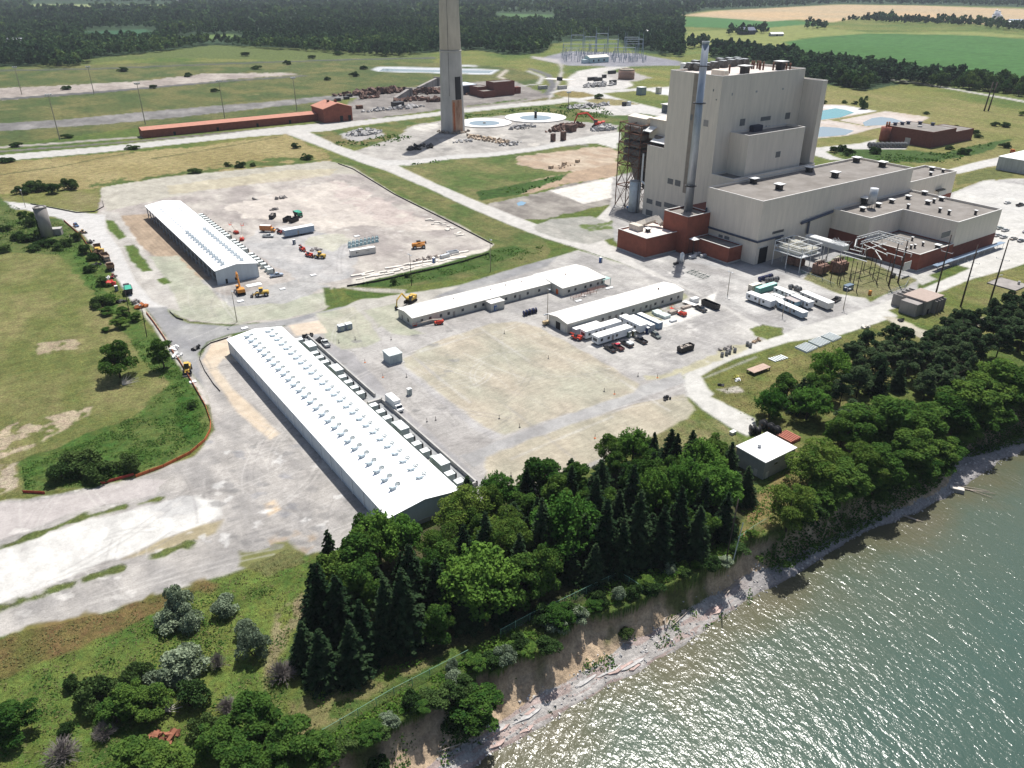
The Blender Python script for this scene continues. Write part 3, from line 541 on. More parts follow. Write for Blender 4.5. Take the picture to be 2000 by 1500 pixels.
# ---------------------------------------------------------------- water
def water_mat(name, shallow, deep, lake=False):
    m = bpy.data.materials.new(name); m.use_nodes = True; t = m.node_tree; N = t.nodes; L = t.links; p = N['Principled BSDF']
    p.inputs['IOR'].default_value = 1.33; p.inputs['Specular IOR Level'].default_value = .5; p.inputs['Roughness'].default_value = .185 if lake else .08
    ge = N.new('ShaderNodeTexCoord')
    if lake:
        at = N.new('ShaderNodeAttribute'); at.attribute_name = 'depth'
        cr = N.new('ShaderNodeValToRGB'); e = cr.color_ramp.elements; e[0].position = 0; e[0].color = (.10, .095, .06,1); e[1].position = 1; e[1].color = deep + (1,)
        for pos, c in ((.06,(.088, .09, .055)),(.16,(.066, .09, .064)),(.5,(.050, .086, .068))): q = cr.color_ramp.elements.new(pos); q.color = c + (1,)
        no2 = N.new('ShaderNodeTexNoise'); no2.inputs['Scale'].default_value = .05; no2.inputs['Detail'].default_value = 5; L.new(ge.outputs['Object'], no2.inputs['Vector'])
        ad = N.new('ShaderNodeMath'); ad.operation = 'MULTIPLY_ADD'; ad.inputs[1].default_value = .35; L.new(no2.outputs['Fac'], ad.inputs[0]); sb = N.new('ShaderNodeMath'); sb.operation = 'SUBTRACT'; sb.inputs[1].default_value = .175; L.new(at.outputs['Fac'], ad.inputs[2]); L.new(ad.outputs[0], sb.inputs[0])
        L.new(sb.outputs[0], cr.inputs[0]); L.new(cr.outputs[0], p.inputs['Base Color'])
        def nz(sc, st, dist):
            mr_ = N.new('ShaderNodeMapping'); mr_.inputs['Rotation'].default_value = (0,0, rad(-27)); L.new(ge.outputs['Object'], mr_.inputs[0]); mp = N.new('ShaderNodeMapping'); mp.inputs['Scale'].default_value = st; L.new(mr_.outputs[0], mp.inputs[0])
            no = N.new('ShaderNodeTexNoise'); no.inputs['Scale'].default_value = sc; no.inputs['Detail'].default_value = 3; no.inputs['Roughness'].default_value = .5; no.inputs['Distortion'].default_value = dist; L.new(mp.outputs[0], no.inputs['Vector']); return no.outputs['Fac']
        a = nz(.95,(1, .6,1), .4); b_ = nz(.16,(1, .35,1), .3); mx = N.new('ShaderNodeMath'); mx.operation = 'MULTIPLY_ADD'; mx.inputs[1].default_value = 2.2; L.new(b_, mx.inputs[0]); L.new(a, mx.inputs[2])
        bu = N.new('ShaderNodeBump'); bu.inputs['Strength'].default_value = 1.0; bu.inputs['Distance'].default_value = WAVE; c3 = nz(2.6,(1, .7,1), .2); m3 = N.new('ShaderNodeMath'); m3.operation = 'MULTIPLY_ADD'; m3.inputs[1].default_value = .2; L.new(c3, m3.inputs[0]); L.new(mx.outputs[0], m3.inputs[2]); L.new(m3.outputs[0], bu.inputs['Height']); L.new(bu.outputs[0], p.inputs['Normal'])
    else:
        p.inputs['Base Color'].default_value = shallow + (1,)
        no = N.new('ShaderNodeTexNoise'); no.inputs['Scale'].default_value = .8; L.new(ge.outputs['Object'], no.inputs['Vector'])
        bu = N.new('ShaderNodeBump'); bu.inputs['Strength'].default_value = .3; bu.inputs['Distance'].default_value = .05; L.new(no.outputs['Fac'], bu.inputs['Height']); L.new(bu.outputs[0], p.inputs['Normal'])
    return m
WAVE = .20
lm = water_mat('lake_water', (.1, .1, .05),(.032, .066, .056), True)
sv = np.concatenate([[-3000,-600], np.arange(-160,420,5.0),[800,3000]]); nv = np.concatenate([[-12.], np.arange(-8,100,2.0), np.arange(100,300,20.0),[600,4000]])
A_, B_ = np.meshgrid(sv, nv); wx = O0[0] + A_ * E1[0] + B_ * EN[0]; wy = O0[1] + A_ * E1[1] + B_ * EN[1]
q_ = np.interp(A_, *WATL); n0_ = np.interp(A_, [-3000, sv[2], sv[-3],3000],[0,0,0,0])
keep = np.maximum(B_, q_ - 3)                                         # the sheet tucks 3 m under the beach
wx = O0[0] + A_ * E1[0] + keep * EN[0]; wy = O0[1] + A_ * E1[1] + keep * EN[1]
dep = np.clip((keep - q_)/80,0,1)
nr, nc = A_.shape; me = bpy.data.meshes.new('water')
k0 = (np.arange(nr - 1)[:, None] * nc + np.arange(nc - 1)[None, :]).ravel(); fq = np.stack([k0, k0 + nc, k0+1 + nc, k0+1],1)
fq = [tuple(int(i) for i in f) for f in fq]
okf = []
B2 = keep.ravel(); 
for f in fq:
    if abs(B2[f[0]] - B2[f[1]]) > 1e-6 or abs(B2[f[3]] - B2[f[2]]) > 1e-6: okf.append(f)
me.from_pydata([(float(a), float(b), WATER_Z) for a, b in zip(wx.ravel(), wy.ravel())],[], okf)
at = me.attributes.new('depth', 'FLOAT', 'POINT'); at.data.foreach_set('value', dep.ravel().astype(np.float32)); me.materials.append(lm); me.update()
wo_ = link(bpy.data.objects.new('water', me)); wo_['kind'] = 'structure'
def pond(name, pts, m, z=.06, px=True):
    P_ = [W(x, y) for x, y in pts] if px else pts
    mb = MB(); mb.add([(x, y, z) for x, y in P_],[tuple(range(len(P_)))])
    o = mb.build(name, m); 
    if o.data.polygons[0].normal.z < 0: o.data.flip_normals()
    o['kind'] = 'structure'; return o
pw1 = water_mat('pond_turquoise', (.10, .30, .33), None); pw2 = water_mat('pond_blue', (.18, .30, .40), None); pw3 = water_mat('pond_grey', (.22, .28, .32), None)
r4_ = ZM(1500,0,3.948)
pond('pond_water', [r4_(*q) for q in ((310,880),(420,852),(520,835),(600,848),(665,868),(560,905),(440,920),(300,940))], pw1)
pond('pond_water', [r4_(*q) for q in ((300,1000),(420,977),(540,985),(665,1008),(600,1040),(480,1052),(300,1060))], pw3)
pond('pond_water', [r4_(*q) for q in ((730,945),(800,912),(870,902),(960,912),(1035,935),(880,965),(745,972))], pw3)
pond('pond_water', [(740,139),(748,134),(860,137),(965,138),(955,143),(860,141)], pw3)
pond('puddle', [(1009,397),(1018,393),(1028,396),(1022,401),(1012,402)], pw2)
# ================================================================ BUILDINGS
M_TAN = ribbed('cladding_beige', (.70, .625, .53),1.2, 'XY', stain=.09, dark=.95)
M_TAN2 = ribbed('cladding_pale', (.64, .58, .50), .5, 'XY', stain=.12, dark=.92)
M_BRICK = mat('red_brick', (.23, .075, .05), .9, .16, .35, fine=.1)
M_BRICK2 = mat('brown_brick', (.17, .06, .045), .9, .16, .5)
M_ROOF = mat('roof_felt', (.205, .185, .165), .95, .22, .12, col2=(.21, .195, .18))
M_ROOFL = mat('roof_stone_pale', (.55, .49, .45), .95, .12, .3)
M_CONC = mat('concrete', (.40, .39, .37), .9, .15, .5)
M_CONCD = mat('concrete_old', (.27, .25, .235), .9, .25, .25, stretch=(1,1, .2))
M_WHITE = mat('white_metal', (.78, .78, .76), .5, .05, .5)
M_WROOF = ribbed('white_roof_sheet', (.82, .83, .83), .6, 'Y', .4, dark=.95, stain=.03)
M_GREYP = ribbed('grey_blue_cladding', (.50, .56, .60), .3, 'XY', dark=.8, stain=.1)
M_LOUV = mat('louvre_grey', (.16, .16, .16), .6, .2,2.0, stretch=(.2, .2,6))
M_DARK = mat('dark_void', (.02, .02, .022), .8, .2)
M_BLK = mat('black_steel', (.025, .025, .028), .5, .2,2)
M_STEEL = mat('galvanised_steel', (.52, .54, .56), .45, .12,1.5, metal=.35)
M_RUST = mat('rusty_steel', (.10, .055, .04), .8, .4, .8, col2=(.17, .08, .05))
M_RUSTO = mat('rust_orange', (.34, .11, .035), .9, .3,1.0)
M_COP = mat('coping', (.58, .56, .52), .6, .05)
M_GLASS = mat('window_dark', (.03, .04, .05), .15, .1, spec=.5)
M_TAPE = mat('parapet_cap', (.62, .60, .57), .5, .05)
def inset(pts, d):
    n = len(pts); out = []
    for i in range(n):
        p0, p1, p2 = Vector(pts[i - 1]), Vector(pts[i]), Vector(pts[(i + 1) % n])
        e1 = (p1 - p0).normalized(); e2 = (p2 - p1).normalized(); n1_ = Vector((-e1.y, e1.x)); n2_ = Vector((-e2.y, e2.x))
        b = (n1_ + n2_); k = d / max(.2,(1 + n1_.dot(n2_))); out.append((p1.x + b.x * k, p1.y + b.y * k))
    return out
def walls(parent, pts, z0, z1, wm, rm, t=.45, drop=.9, wname='wall', rname='roof', cop=True, cm=None):
    """pts ccw in the thing's own frame; wall shell with parapet, roof deck, coping"""
    n = len(pts); ins = inset(pts, t); zr = z1 - drop
    mb = MB(); mb.add([(x, y, z0) for x, y in pts] + [(x, y, z1) for x, y in pts] + [(x, y, z1) for x, y in ins] + [(x, y, zr) for x, y in ins],
        [(i, (i + 1) % n, n + (i + 1) % n, n + i) for i in range(n)] + [(n + i, n + (i + 1) % n, 2 * n + (i + 1) % n, 2 * n + i) for i in range(n)] + [(2 * n + i, 2 * n + (i + 1) % n, 3 * n + (i + 1) % n, 3 * n + i) for i in range(n)])
    wl = mb.build(wname, wm, parent)
    r = MB(); r.add([(x, y, zr + .003) for x, y in ins],[tuple(range(n))]); rf = r.build(rname, rm, parent)
    if cop:
        o = inset(pts, -.08); i2 = inset(pts, t + .05); c = MB()
        c.add([(x, y, z1 + .003) for x, y in o] + [(x, y, z1 + .2) for x, y in o] + [(x, y, z1 + .2) for x, y in i2] + [(x, y, z1 + .003) for x, y in i2],
              [(k * n + i, k * n + (i + 1) % n, ((k + 1) % 4) * n + (i + 1) % n, ((k + 1) % 4) * n + i) for k in range(4) for i in range(n)])
        c.build('coping', cm or M_TAPE, wl)
    return wl, rf
def rect(a0, a1, b0, b1): return [(a0, b0),(a1, b0),(a1, b1),(a0, b1)]
ZERO = RS
def pframe(name, label, cat, a, b, group=None): return sthing(name, label, cat, a, b, 0,0, group)
# ---------------------------------------------------------------- the power house
A0, B0 = 292,221
ph = pframe('power_station', 'huge beige windowless power station with tall boiler tower, grey flat roofs and red brick bases', 'power station', A0, B0)
def R_(a0, a1, b0, b1): return rect(a0 - A0, a1 - A0, b0 - B0, b1 - B0)
TA, TB = 310,268.5
walls(ph, R_(TA, 373, TB, 303),0,77, M_TAN, M_ROOFL, wname='boiler_tower', rname='tower_roof')
walls(ph, R_(TA + .01,345,303.01,315.5),0,38, M_TAN, M_ROOFL, wname='tower_shoulder', rname='shoulder_roof')
walls(ph, R_(TA + .02,374,254.0, TB - .01),0,31, M_TAN, M_ROOF, wname='roof_skirt', rname='skirt_roof')
walls(ph, R_(320.5,364,256.5, TB - .02),30.2,50.3, M_TAN, M_ROOF, wname='tower_bay', rname='bay_roof')
walls(ph, R_(373.01,377,257,296),30,72, M_TAN, M_ROOF, wname='stair_shaft', rname='shaft_roof')
walls(ph, R_(292,413,221,253.9),0,29.7, M_TAN, M_ROOF, wname='turbine_hall', rname='turbine_hall_roof')
walls(ph, R_(413.01,460,221.2,240),0,22, M_TAN, M_ROOF, wname='end_wing', rname='end_wing_roof')
Lp = [(x - A0, y - B0) for x, y in ((374,173),(414.5,173),(414.5,220.97),(347,220.97),(347,200.5),(374,200.5))]
walls(ph, Lp, 0,18, M_TAN, M_ROOF, wname='office_wing', rname='office_wing_roof')
# brick bases, set just proud of the cladding
def plinth(a0, a1, b0, b1, z1, nm='brick_base', m=M_BRICK2): 
    mb = MB(); mb.box(a0 - A0, a1 - A0, b0 - B0, b1 - B0,0, z1); return mb.build(nm, m, ph)
plinth(373.9,414.6,172.9,173.05,6.2); plinth(414.45,414.62,173.06,220.9,6.2); plinth(346.9,347.02,200.6,220.9,8.5); plinth(347.1,373.9,200.38,200.52,7.5)
plinth(448,460.1,221.05,221.22,10, m=M_BRICK); plinth(460.0,460.12,221.3,239.9,9, m=M_BRICK)
walls(ph, R_(345,373.86,172.4,200.3),0,8, M_BRICK, M_ROOF, wname='brick_annex', rname='brick_annex_roof', cm=M_TAPE, drop=.6)
walls(ph, R_(256.3,279.9,256.6,276.5),0,9.8, M_BRICK, mat('roof_pinkish', (.66, .58, .53), .9, .06, .5), wname='brick_block', rname='brick_block_roof', drop=.6)
walls(ph, R_(276.5,291.9,250.5,266.2),0,18.3, M_BRICK, M_ROOF, wname='brick_stair_block', rname='brick_stair_roof', drop=.8)
mb = MB(); mb.box(291.9 - A0,309.95 - A0,254.2 - B0,266.2 - B0,0,18); mb.build('link_block', M_BRICK2, ph)
walls(ph, R_(282.6,291.9,229,250.4),0,7.6, M_BRICK, M_ROOF, wname='brick_lean_to', rname='lean_to_roof', drop=.5)
mb = MB()
for (a0, a1, b0, b1) in ((256.1,280,256.3,256.58),(256.1,256.28,256.6,276.6),(282.4,291.9,228.75,228.98),(282.4,282.58,229,250.4),(344.8,373.8,172.1,172.38),(344.8,344.98,172.4,200.2)): mb = MB(); mb.box(a0 - A0, a1 - A0, b0 - B0, b1 - B0,0, .7); mb.build('foundation_kerb', M_CONC, ph)
# dark strip coloured as the shade of the tower recess where the stack stands
mb = MB(); mb.box(TA - .06 - A0, TA - .003 - A0,281.4 - B0,286.6 - B0,18,77.02); mb.build('recess_shade_strip', mat('recess_shade', (.30, .255, .21), .9, .15, .4), ph)
r3_ = ZM(1150,60,3.948); r5_ = ZM(1150,350,3.948); r6_ = ZM(1500,280,3.948)
def panelA(rd, x0, x1, y0, y1, A, nm='louvre', m=None, th=.12):
    b0, z0 = onA(*rd(x0,(y0 + y1)/2), A); b1, _ = onA(*rd(x1,(y0 + y1)/2), A); _, zt = onA(*rd((x0 + x1)/2, y0), A); _, zb = onA(*rd((x0 + x1)/2, y1), A)
    f = MB(); f.box(A - th - A0, A + .02 - A0, min(b0, b1) - B0, max(b0, b1) - B0, min(zb, zt), max(zb, zt)); o = f.build(nm, m or M_LOUV, ph)
def panelB(rd, x0, x1, y0, y1, B, nm='louvre', m=None, th=.12):
    a0, z0 = onB(*rd(x0,(y0 + y1)/2), B); a1, _ = onB(*rd(x1,(y0 + y1)/2), B); _, zt = onB(*rd((x0 + x1)/2, y0), B); _, zb = onB(*rd((x0 + x1)/2, y1), B)
    f = MB(); f.box(min(a0, a1) - A0, max(a0, a1) - A0, B - th - B0, B + .02 - B0, min(zb, zt), max(zb, zt)); o = f.build(nm, m or M_LOUV, ph)
for q in ((608,650,1140,1182),(665,707,1153,1198),(446,491,1297,1333),(516,560,1316,1353),(580,690,1335,1372),(440,490,1383,1425),(783,802,645,690)): panelA(r3_, *q, TA)
panelA(r3_, 885,922,688,738, TA, 'wall_panel', mat('panel_grey', (.33, .31, .29), .8, .1))
for q in ((958,966,450,468),(980,988,527,537)): panelA(r3_, *q, TA, 'small_vent', M_LOUV)
for q in ((1165,1203,680,732),(1326,1400,662,692),(1515,1550,632,680)): panelB(r3_, *q, TB)
panelB(r3_, 1441,1475,932,975,256.5)
for q in ((1102,1110,480,500),(1287,1299,462,476),(1490,1502,442,455)): panelB(r3_, *q, TB, 'small_vent', mat('vent_pale', (.36, .36, .36)))
for k in range(5): panelB(r3_, 1362 + k * 22,1372 + k * 22,733,745, TB, 'small_vent', M_LOUV)
for q in ((1425,1500,395,412),(1435,1478,448,500),(1505,1568,447,480)): panelB(r5_, *q, 221)
panelB(r5_, 1310,1370,525,645,221, 'door_opening', M_DARK); panelB(r5_, 1306,1374,518,528,221, 'door_lintel', M_COP)
for q in ((1000,1032,428,462),(1045,1083,440,480)): panelA(r5_, *q, 292)
for q in ((1085,1140,612,655),(1202,1262,645,690),(1340,1402,680,720)): panelB(r6_, 1 * q[0], q[1], q[2], q[3],173) if q[0] > 1300 else panelB(r6_, *q, 200.3)
panelB(r6_, 1045,1098,915,975,172.4, 'roller_door', M_COP)
panelB(r6_, 1315,1370,365,400,221.0, 'loading_door', M_COP); panelB(r6_, 1295,1345,352,362,220.6, 'door_canopy', M_BLK, 1.6)
for q in ((35,118,672,690),): panelB(r6_, *q, 221)
# dark pipe rail round the hall corner
mb = MB(); z = 11.0
mb.bar((291.6 - A0,253.5 - B0, z),(291.6 - A0,220.6 - B0, z), .7); mb.bar((291.6 - A0,220.6 - B0, z),(310 - A0,220.6 - B0, z), .7); mb.bar((291.5 - A0,253 - B0, z),(291.5 - A0,253 - B0,20), .8); mb.build('wall_pipe', mat('pipe_navy', (.06, .07, .10), .5), ph); mb = MB()
mb.bar((322 - A0,220.2 - B0,15),(346 - A0,220.2 - B0,17),1.0); mb.bar((328 - A0,220.2 - B0,15),(328 - A0,220.2 - B0,9), .9); mb.build('wall_pipe', mat('pipe_navy', (.06, .07, .10), .5), ph)
# roof ventilators: mushroom boxes with white lids
def vent(a, b, z, s=2.6, h=2.0):
    f = MB(); f.cbox(a - A0, b - B0, z, s * .62, s * .62, h * .7); f.add([(a - A0 + dx * s * k / 2, b - B0 + dy * s * k / 2, z + zz) for zz, k in ((h * .6, .62),(h * .82,1)) for dx, dy in ((-1,-1),(1,-1),(1,1),(-1,1))],[(0,1,5,4),(1,2,6,5),(2,3,7,6),(3,0,4,7),(0,3,2,1)])
    o = f.build('roof_vent', M_BLK, ph); g_ = MB(); g_.cbox(a - A0, b - B0, z + h * .82 + .003, s * 1.02, s * 1.02, .25); g_.build('vent_lid', M_WHITE, o)
for x, y in ((85,350),(315,215),(515,255),(680,140),(880,175)): a, b = S(*r6_(x, y),29.2); vent(a, b, 28.8,4.2,3.2)
a, b = S(*r3_(1270,1170),29.2); vent(a, b, 28.8,4,3)
for x, y in ((727,520),(848,488),(952,458),(1078,428),(1203,395),(1230,468),(1335,440)): a, b = S(*r6_(x, y),17.2); vent(a, b, 17.1,2.7,2.1)
for x, y in ((1078,500),(1277,458),(1322,530),(1393,548),(1598,548)): a, b = S(*r6_(x, y),17.2); vent(a, b, 17.1,1.5,2.4)
a, b = S(*r6_(740,465),17.2); vent(a, b, 17.1,5,4)
for x, y in ((1262,205),(1253,245),(1348,222)): a, b = S(*r6_(x, y),21.2); vent(a, b, 21.1,1.8 if y != 205 else 3,2)
for x, y in ((1110,750),(1100,812),(1130,808),(1192,790),(1062,830)): a, b = S(*r6_(x, y),7.4); vent(a, b, 7.4,1.1,2)
a, b = S(*r6_(1305,812),7.4); vent(a, b, 7.4,2.6,2.2)
for x, y in ((455,405),(610,375)): a, b = S(*r5_(x, y),9.2); vent(a, b, 9.2,2.8,2)
for x, y in ((960,1160),): pass
a, b = S(*r3_(1200,330),76.2); vent(a, b, 76.1,5.5,4.5)
a, b = S(*r3_(1475,300),76.2); vent(a, b, 76.1,5.5,5)
# tower roof plant
def unit(parent, nm, m, a, b, z, la, lb, h, rz=0):
    f = MB(); f.bevbox(a - A0 - la / 2, a - A0 + la / 2, b - B0 - lb / 2, b - B0 + lb / 2, z, z + h, .25); return f.build(nm, m, parent)
unit(ph, 'roof_cabinet', M_WHITE, *S(*r3_(735,295),76.5),76.1,3,3.4,3.4)
for i, (x, y) in enumerate([(775,290),(830,292),(905,288),(960,280),(1030,270),(1095,262),(1150,258),(1195,256),(820,270),(880,268),(1010,252),(1080,248),(1140,244)]):
    a, b = S(*r3_(x, y + 8),76.5); f = MB()
    pr = [(-2.4,0),(2.4,0),(2.4,1.6),(1.2,3.4),(-1.2,3.4),(-2.4,1.6)]; f.add([(a - A0 + p, b - B0 - 2,76.12 + q) for p, q in pr] + [(a - A0 + p, b - B0+2,76.12 + q) for p, q in pr],[tuple(range(6)), tuple(reversed(range(6,12)))] + [((i_ + 1) % 6, i_, 6 + i_, 6+(i_ + 1) % 6) for i_ in range(6)])
    o = f.build('roof_fan', mat('fan_dark', (.09, .085, .08), .7, .4,1), ph); g_ = MB(); g_.cbox(a - A0, b - B0,79.55,2.2,3.9, .2); g_.build('fan_lid', M_STEEL, o)
for x, y in ((1255,290),(1270,290),(1297,288),(1313,290),(1320,298),(1343,298),(1420,300),(1548,308),(1520,310),(1082,325)): 
    a, b = S(*r3_(x, y),76.3); f = MB(); f.cyl(a - A0, b - B0,76.12,80, .45, n=8); f.build('vent_pipe', M_RUST, ph)
a, b = S(*r3_(1010,345),76.5); unit(ph, 'roof_cabin', M_TAN, a, b, 76.1,3,9,3)
a, b = S(*r3_(1290,775),49.6); unit(ph, 'bay_fan', mat('fan_navy', (.03, .035, .06), .6), a + 1, b + 1,49.4,7,3.2,3)
# pale roof duct on the brick block
f = MB(); f.box(262 - A0,265.5 - A0,268.5 - B0,275 - B0,9.3,12); f.build('roof_duct', mat('duct_beige', (.55, .50, .43)), ph)
f = MB(); f.xprism([(0,0),(3,0),(3,2.2),(0,2.2)],0,5)
f = MB(); pts_ = [(266,274.5,9.3),(272,274.5,9.8),(277,271,12),(276.2,267,10)]
for p, q in zip(pts_[:-1], pts_[1:]): f.bar((p[0] - A0, p[1] - B0, p[2] + 1.2),(q[0] - A0, q[1] - B0, q[2] + 1.2),2.4)
f.build('roof_duct', mat('duct_beige'[:11],(.55, .50, .43)), ph)
# the vertical white silencer on the office wing roof
a, b = S(*r6_(790,500),17.1); f = MB(); f.cyl(a - A0, b - B0,19.5,27,2.0,2.0,14); o = f.build('roof_tank', M_STEEL, ph)
f = MB(); [f.bar((a - A0 + dx, b - B0 + dy, 17.1),(a - A0 + dx, b - B0 + dy, 19.6), .2) for dx in (-1.3,1.3) for dy in (-1.3,1.3)]; f.build('tank_leg_frame', M_BLK, o)
# ---------------------------------------------------------------- steel stack against the tower
st = sthing('steel_stack', 'slim grey steel exhaust stack rising from a brick block against the beige tower', 'stack', 287.5,261,17.5)
X, Y = toW(287.5,261); hs_ = 75.5
f = MB(); f.cyl(0,0,0, hs_, 2.05,1.55,20); f.build('shaft', mat('stack_steel', (.36, .39, .43), .45, .25, .25, metal=.5, stretch=(1,1, .25)), st)
for z in (12,50,66): f = MB(); f.ring(0,0, z, 2.9,2.2, .4); f.build('collar', M_BLK, st)
f = MB(); f.ring(0,0, hs_, 1.75,1.4, .8); f.build('rim', M_STEEL, st)
f = MB()
for k in range(34): f.box(1.9,2.3,1.0,1.6,4 + k * 2.0,4.15 + k * 2.0)
f.bar((2.3,1.0,2),(2.1,1.0,72), .1); f.bar((2.3,1.6,2),(2.1,1.6,72), .1); f.build('ladder', M_RUST, st)
# ---------------------------------------------------------------- rusty frame and flue ducts left of the tower
fr_ = sthing('steel_frame_tower', 'rusty braced steel tower carrying grey flue boxes on the left side of the boiler tower', 'steel structure', 318,330)
f = MB(); da = [-7,1,9]; db = [9.5,1,-8]
zl = [0,12,24,30,36,42,47]
for a in da:
    for b in db: f.bar((a, b, 0),(a, b, 47), .55)
for z in zl[1:]:
    for a in da: f.bar((a, db[0], z),(a, db[2], z), .4)
    for b in db: f.bar((da[0], b, z),(da[2], b, z), .4)
for z0, z1 in zip(zl[:-1], zl[1:]):
    for a in da:
        for b0, b1 in zip(db[:-1], db[1:]): f.bar((a, b0, z0),(a, b1, z1), .28); f.bar((a, b1, z0),(a, b0, z1), .28)
    for b in (db[0], db[2]):
        for a0, a1 in zip(da[:-1], da[1:]): f.bar((a0, b, z0),(a1, b, z1), .28)
f.build('frame', M_RUST, fr_)
M_FLUE = mat('flue_grey', (.17, .155, .145), .8, .35, .5)
for k in range(5): f = MB(); f.bevbox(-5.5,8,-6.5,7.5,26 + k * 4.2,29 + k * 4.2, .5); f.build('flue_box', M_FLUE, fr_)
f = MB(); f.add([(-3,-4,26),(5,-4,26),(5,4,26),(-3,4,26),(0,-1,15),(3,-1,15),(3,2,15),(0,2,15)],[(0,1,2,3),(7,6,5,4),(0,4,5,1),(1,5,6,2),(2,6,7,3),(3,7,4,0)]); f.build('hopper', M_FLUE, fr_)
f = MB(); f.box(-4,10,-14,-8.6,13,22); f.build('dark_housing', mat('housing_dark', (.05, .045, .042), .8, .3), fr_)
f = MB(); f.xprism([(-2,46),(6,46),(8,48.5),(2,51),(-3,50)],-7,8); f.build('duct_hood', M_TAN2, fr_)
f = MB(); f.box(-1,16,-28,-8,40,50.5); f.build('beige_duct', M_TAN2, fr_)
f = MB(); f.box(-2,17,-28.4,-8,50.52,50.9); f.build('duct_roof', mat('duct_roof_pale', (.68, .62, .54)), fr_)
f = MB(); f.add([(-6,-8,44.5),(-6,-14,44.5),(0,-14,47),(0,-8,47)],[(3,2,1,0)]); f.add([(-6,-8,44.2),(-6,-14,44.2),(0,-14,46.7),(0,-8,46.7)],[(0,1,2,3)]); f.build('canopy', M_WHITE, fr_)
f = MB(); f.bar((-8,-12,33),(-8,-12,18), .9); f.bar((-8,-12,18),(-7.5,-15,16.5), .9); f.build('white_pipe', M_WHITE, fr_)
f = MB()
for i in range(8): a_ = -5 + i * 2.2; f.bar((a_, -9,36+(i % 2)*4),(a_ + 2.2,-16 - i % 3,40 - (i % 2)*4), .3)
f.bar((-6,-9,38),(-6,-26,38), .4); f.bar((-6,-9,34),(-6,-26,34), .4); f.build('brace_frame', M_RUST, fr_)
f = MB(); f.cyl(-1,-17,38.2,42.5,3.4, n=16); f.build('round_duct', M_FLUE, fr_)
f = MB(); f.add([(-7,-15,40),(-7,-27,40),(1,-27,43.5),(1,-15,43.5)],[(3,2,1,0)]); f.add([(-7,-15,39.7),(-7,-27,39.7),(1,-27,43.2),(1,-15,43.2)],[(0,1,2,3)]); f.build('canopy', M_WHITE, fr_)
tk = sthing('storage_silo', 'white rust streaked cylindrical silo at the foot of the rusty steel tower', 'silo', 309.5,322)
f = MB(); f.cyl(0,0, .3,17.4,3.2, n=20); f.build('shell', mat('tank_white', (.55, .60, .62), .5, .2, .6, stretch=(1,1, .3)), tk)
f = MB(); [f.ring(0,0, z, 3.3,3.15, .12) for z in (3,6,9,12,15,17.3)]; f.build('hoop', M_STEEL, tk)
f = MB(); f.cyl(0,0,17.45,17.8,3.0,1.2,20); f.build('lid', M_CONC, tk)
f = MB(); [f.bar((-1.2 + dx, -3.3,0),(-1.2 + dx, -3.3,18), .1) for dx in (0, .6)]; [f.box(-1.2,-.6,-3.35,-3.25, .5 + k * .6, .56 + k * .6) for k in range(28)]; f.build('ladder', M_BLK, tk)
# ---------------------------------------------------------------- concrete chimney
cX, cY = W(883.5,260); cX2, cY2 = cX, cY + 9
ch = thing('concrete_chimney', 'very tall grey concrete chimney with a dark flue opening and rust stains at its foot', 'chimney', (cX2, cY2,0))
HC = 200.0; RB_, RT_ = 10.4,5.6
def cr_at(z): return RB_ + (RT_ - RB_)*(z / HC)
f = MB(); zs = [0,30,64,64.8,100, HC]
for z0, z1 in ((0,64),(64,65),(65, HC)): f.cyl(0,0, z0, z1, cr_at(z0)+(.35 if z0 == 64 else 0), cr_at(z1)+(.35 if z0 == 64 else 0),48, cap=(z0 == 64 or z1 == HC))
f.build('shaft', mat('chimney_concrete', (.42, .405, .385), .95, .14, .12, stretch=(1,1, .35), col2=(.46, .445, .42)), ch)
def curved(name, m, a0, a1, z0, z1, off=.12):
    mb = MB(); n = 10; vs = []
    for i in range(n + 1):
        th = rad(a0+(a1 - a0) * i / n)
        for z, o_ in ((z0, off),(z1, off),(z1,-.1),(z0,-.1)): r_ = cr_at(z) + o_; vs.append((r_ * math.sin(th),-r_ * math.cos(th), z))
    fs = [(4 * i, 4 * i + 4,4 * i + 5,4 * i + 1) for i in range(n)] + [(4 * i + 1,4 * i + 5,4 * i + 6,4 * i + 2) for i in range(n)] + [(4 * i + 3,4 * i + 7,4 * i + 4,4 * i) for i in range(n)] + [(0,1,2,3),(4 * n + 3,4 * n + 2,4 * n + 1,4 * n)]
    mb.add(vs, fs); return mb.build(name, m, ch)
curved('flue_opening', M_DARK, 22,58,27,45); curved('rust_stain', mat('rust_stain', (.30, .13, .07), .95, .45, .3, stretch=(1,1, .2), col2=(.36, .25, .18)),3,60,1,26.8, .05); curved('rust_stain', mat('rust_bright', (.38, .12, .05), .95, .35, .3),8,17,3,25, .09)
curved('lightning_cable', M_BLK, -8.5,-7,30,198, .15)
f = MB(); rnd = random.Random(4)
for i in range(40): th = rnd.uniform(-1.5,1.6); f.chunk((math.sin(th) * rnd.uniform(10.5,14),-math.cos(th) * rnd.uniform(10.5,13.5), .6), rnd.uniform(1,3.2), rnd)
tag(f.build('rubble_heap', mat('rubble', (.30, .25, .20), .95, .4, .4), None, (cX2, cY2,0)), 'broken brown concrete heaped round the foot of the tall chimney', 'rubble')
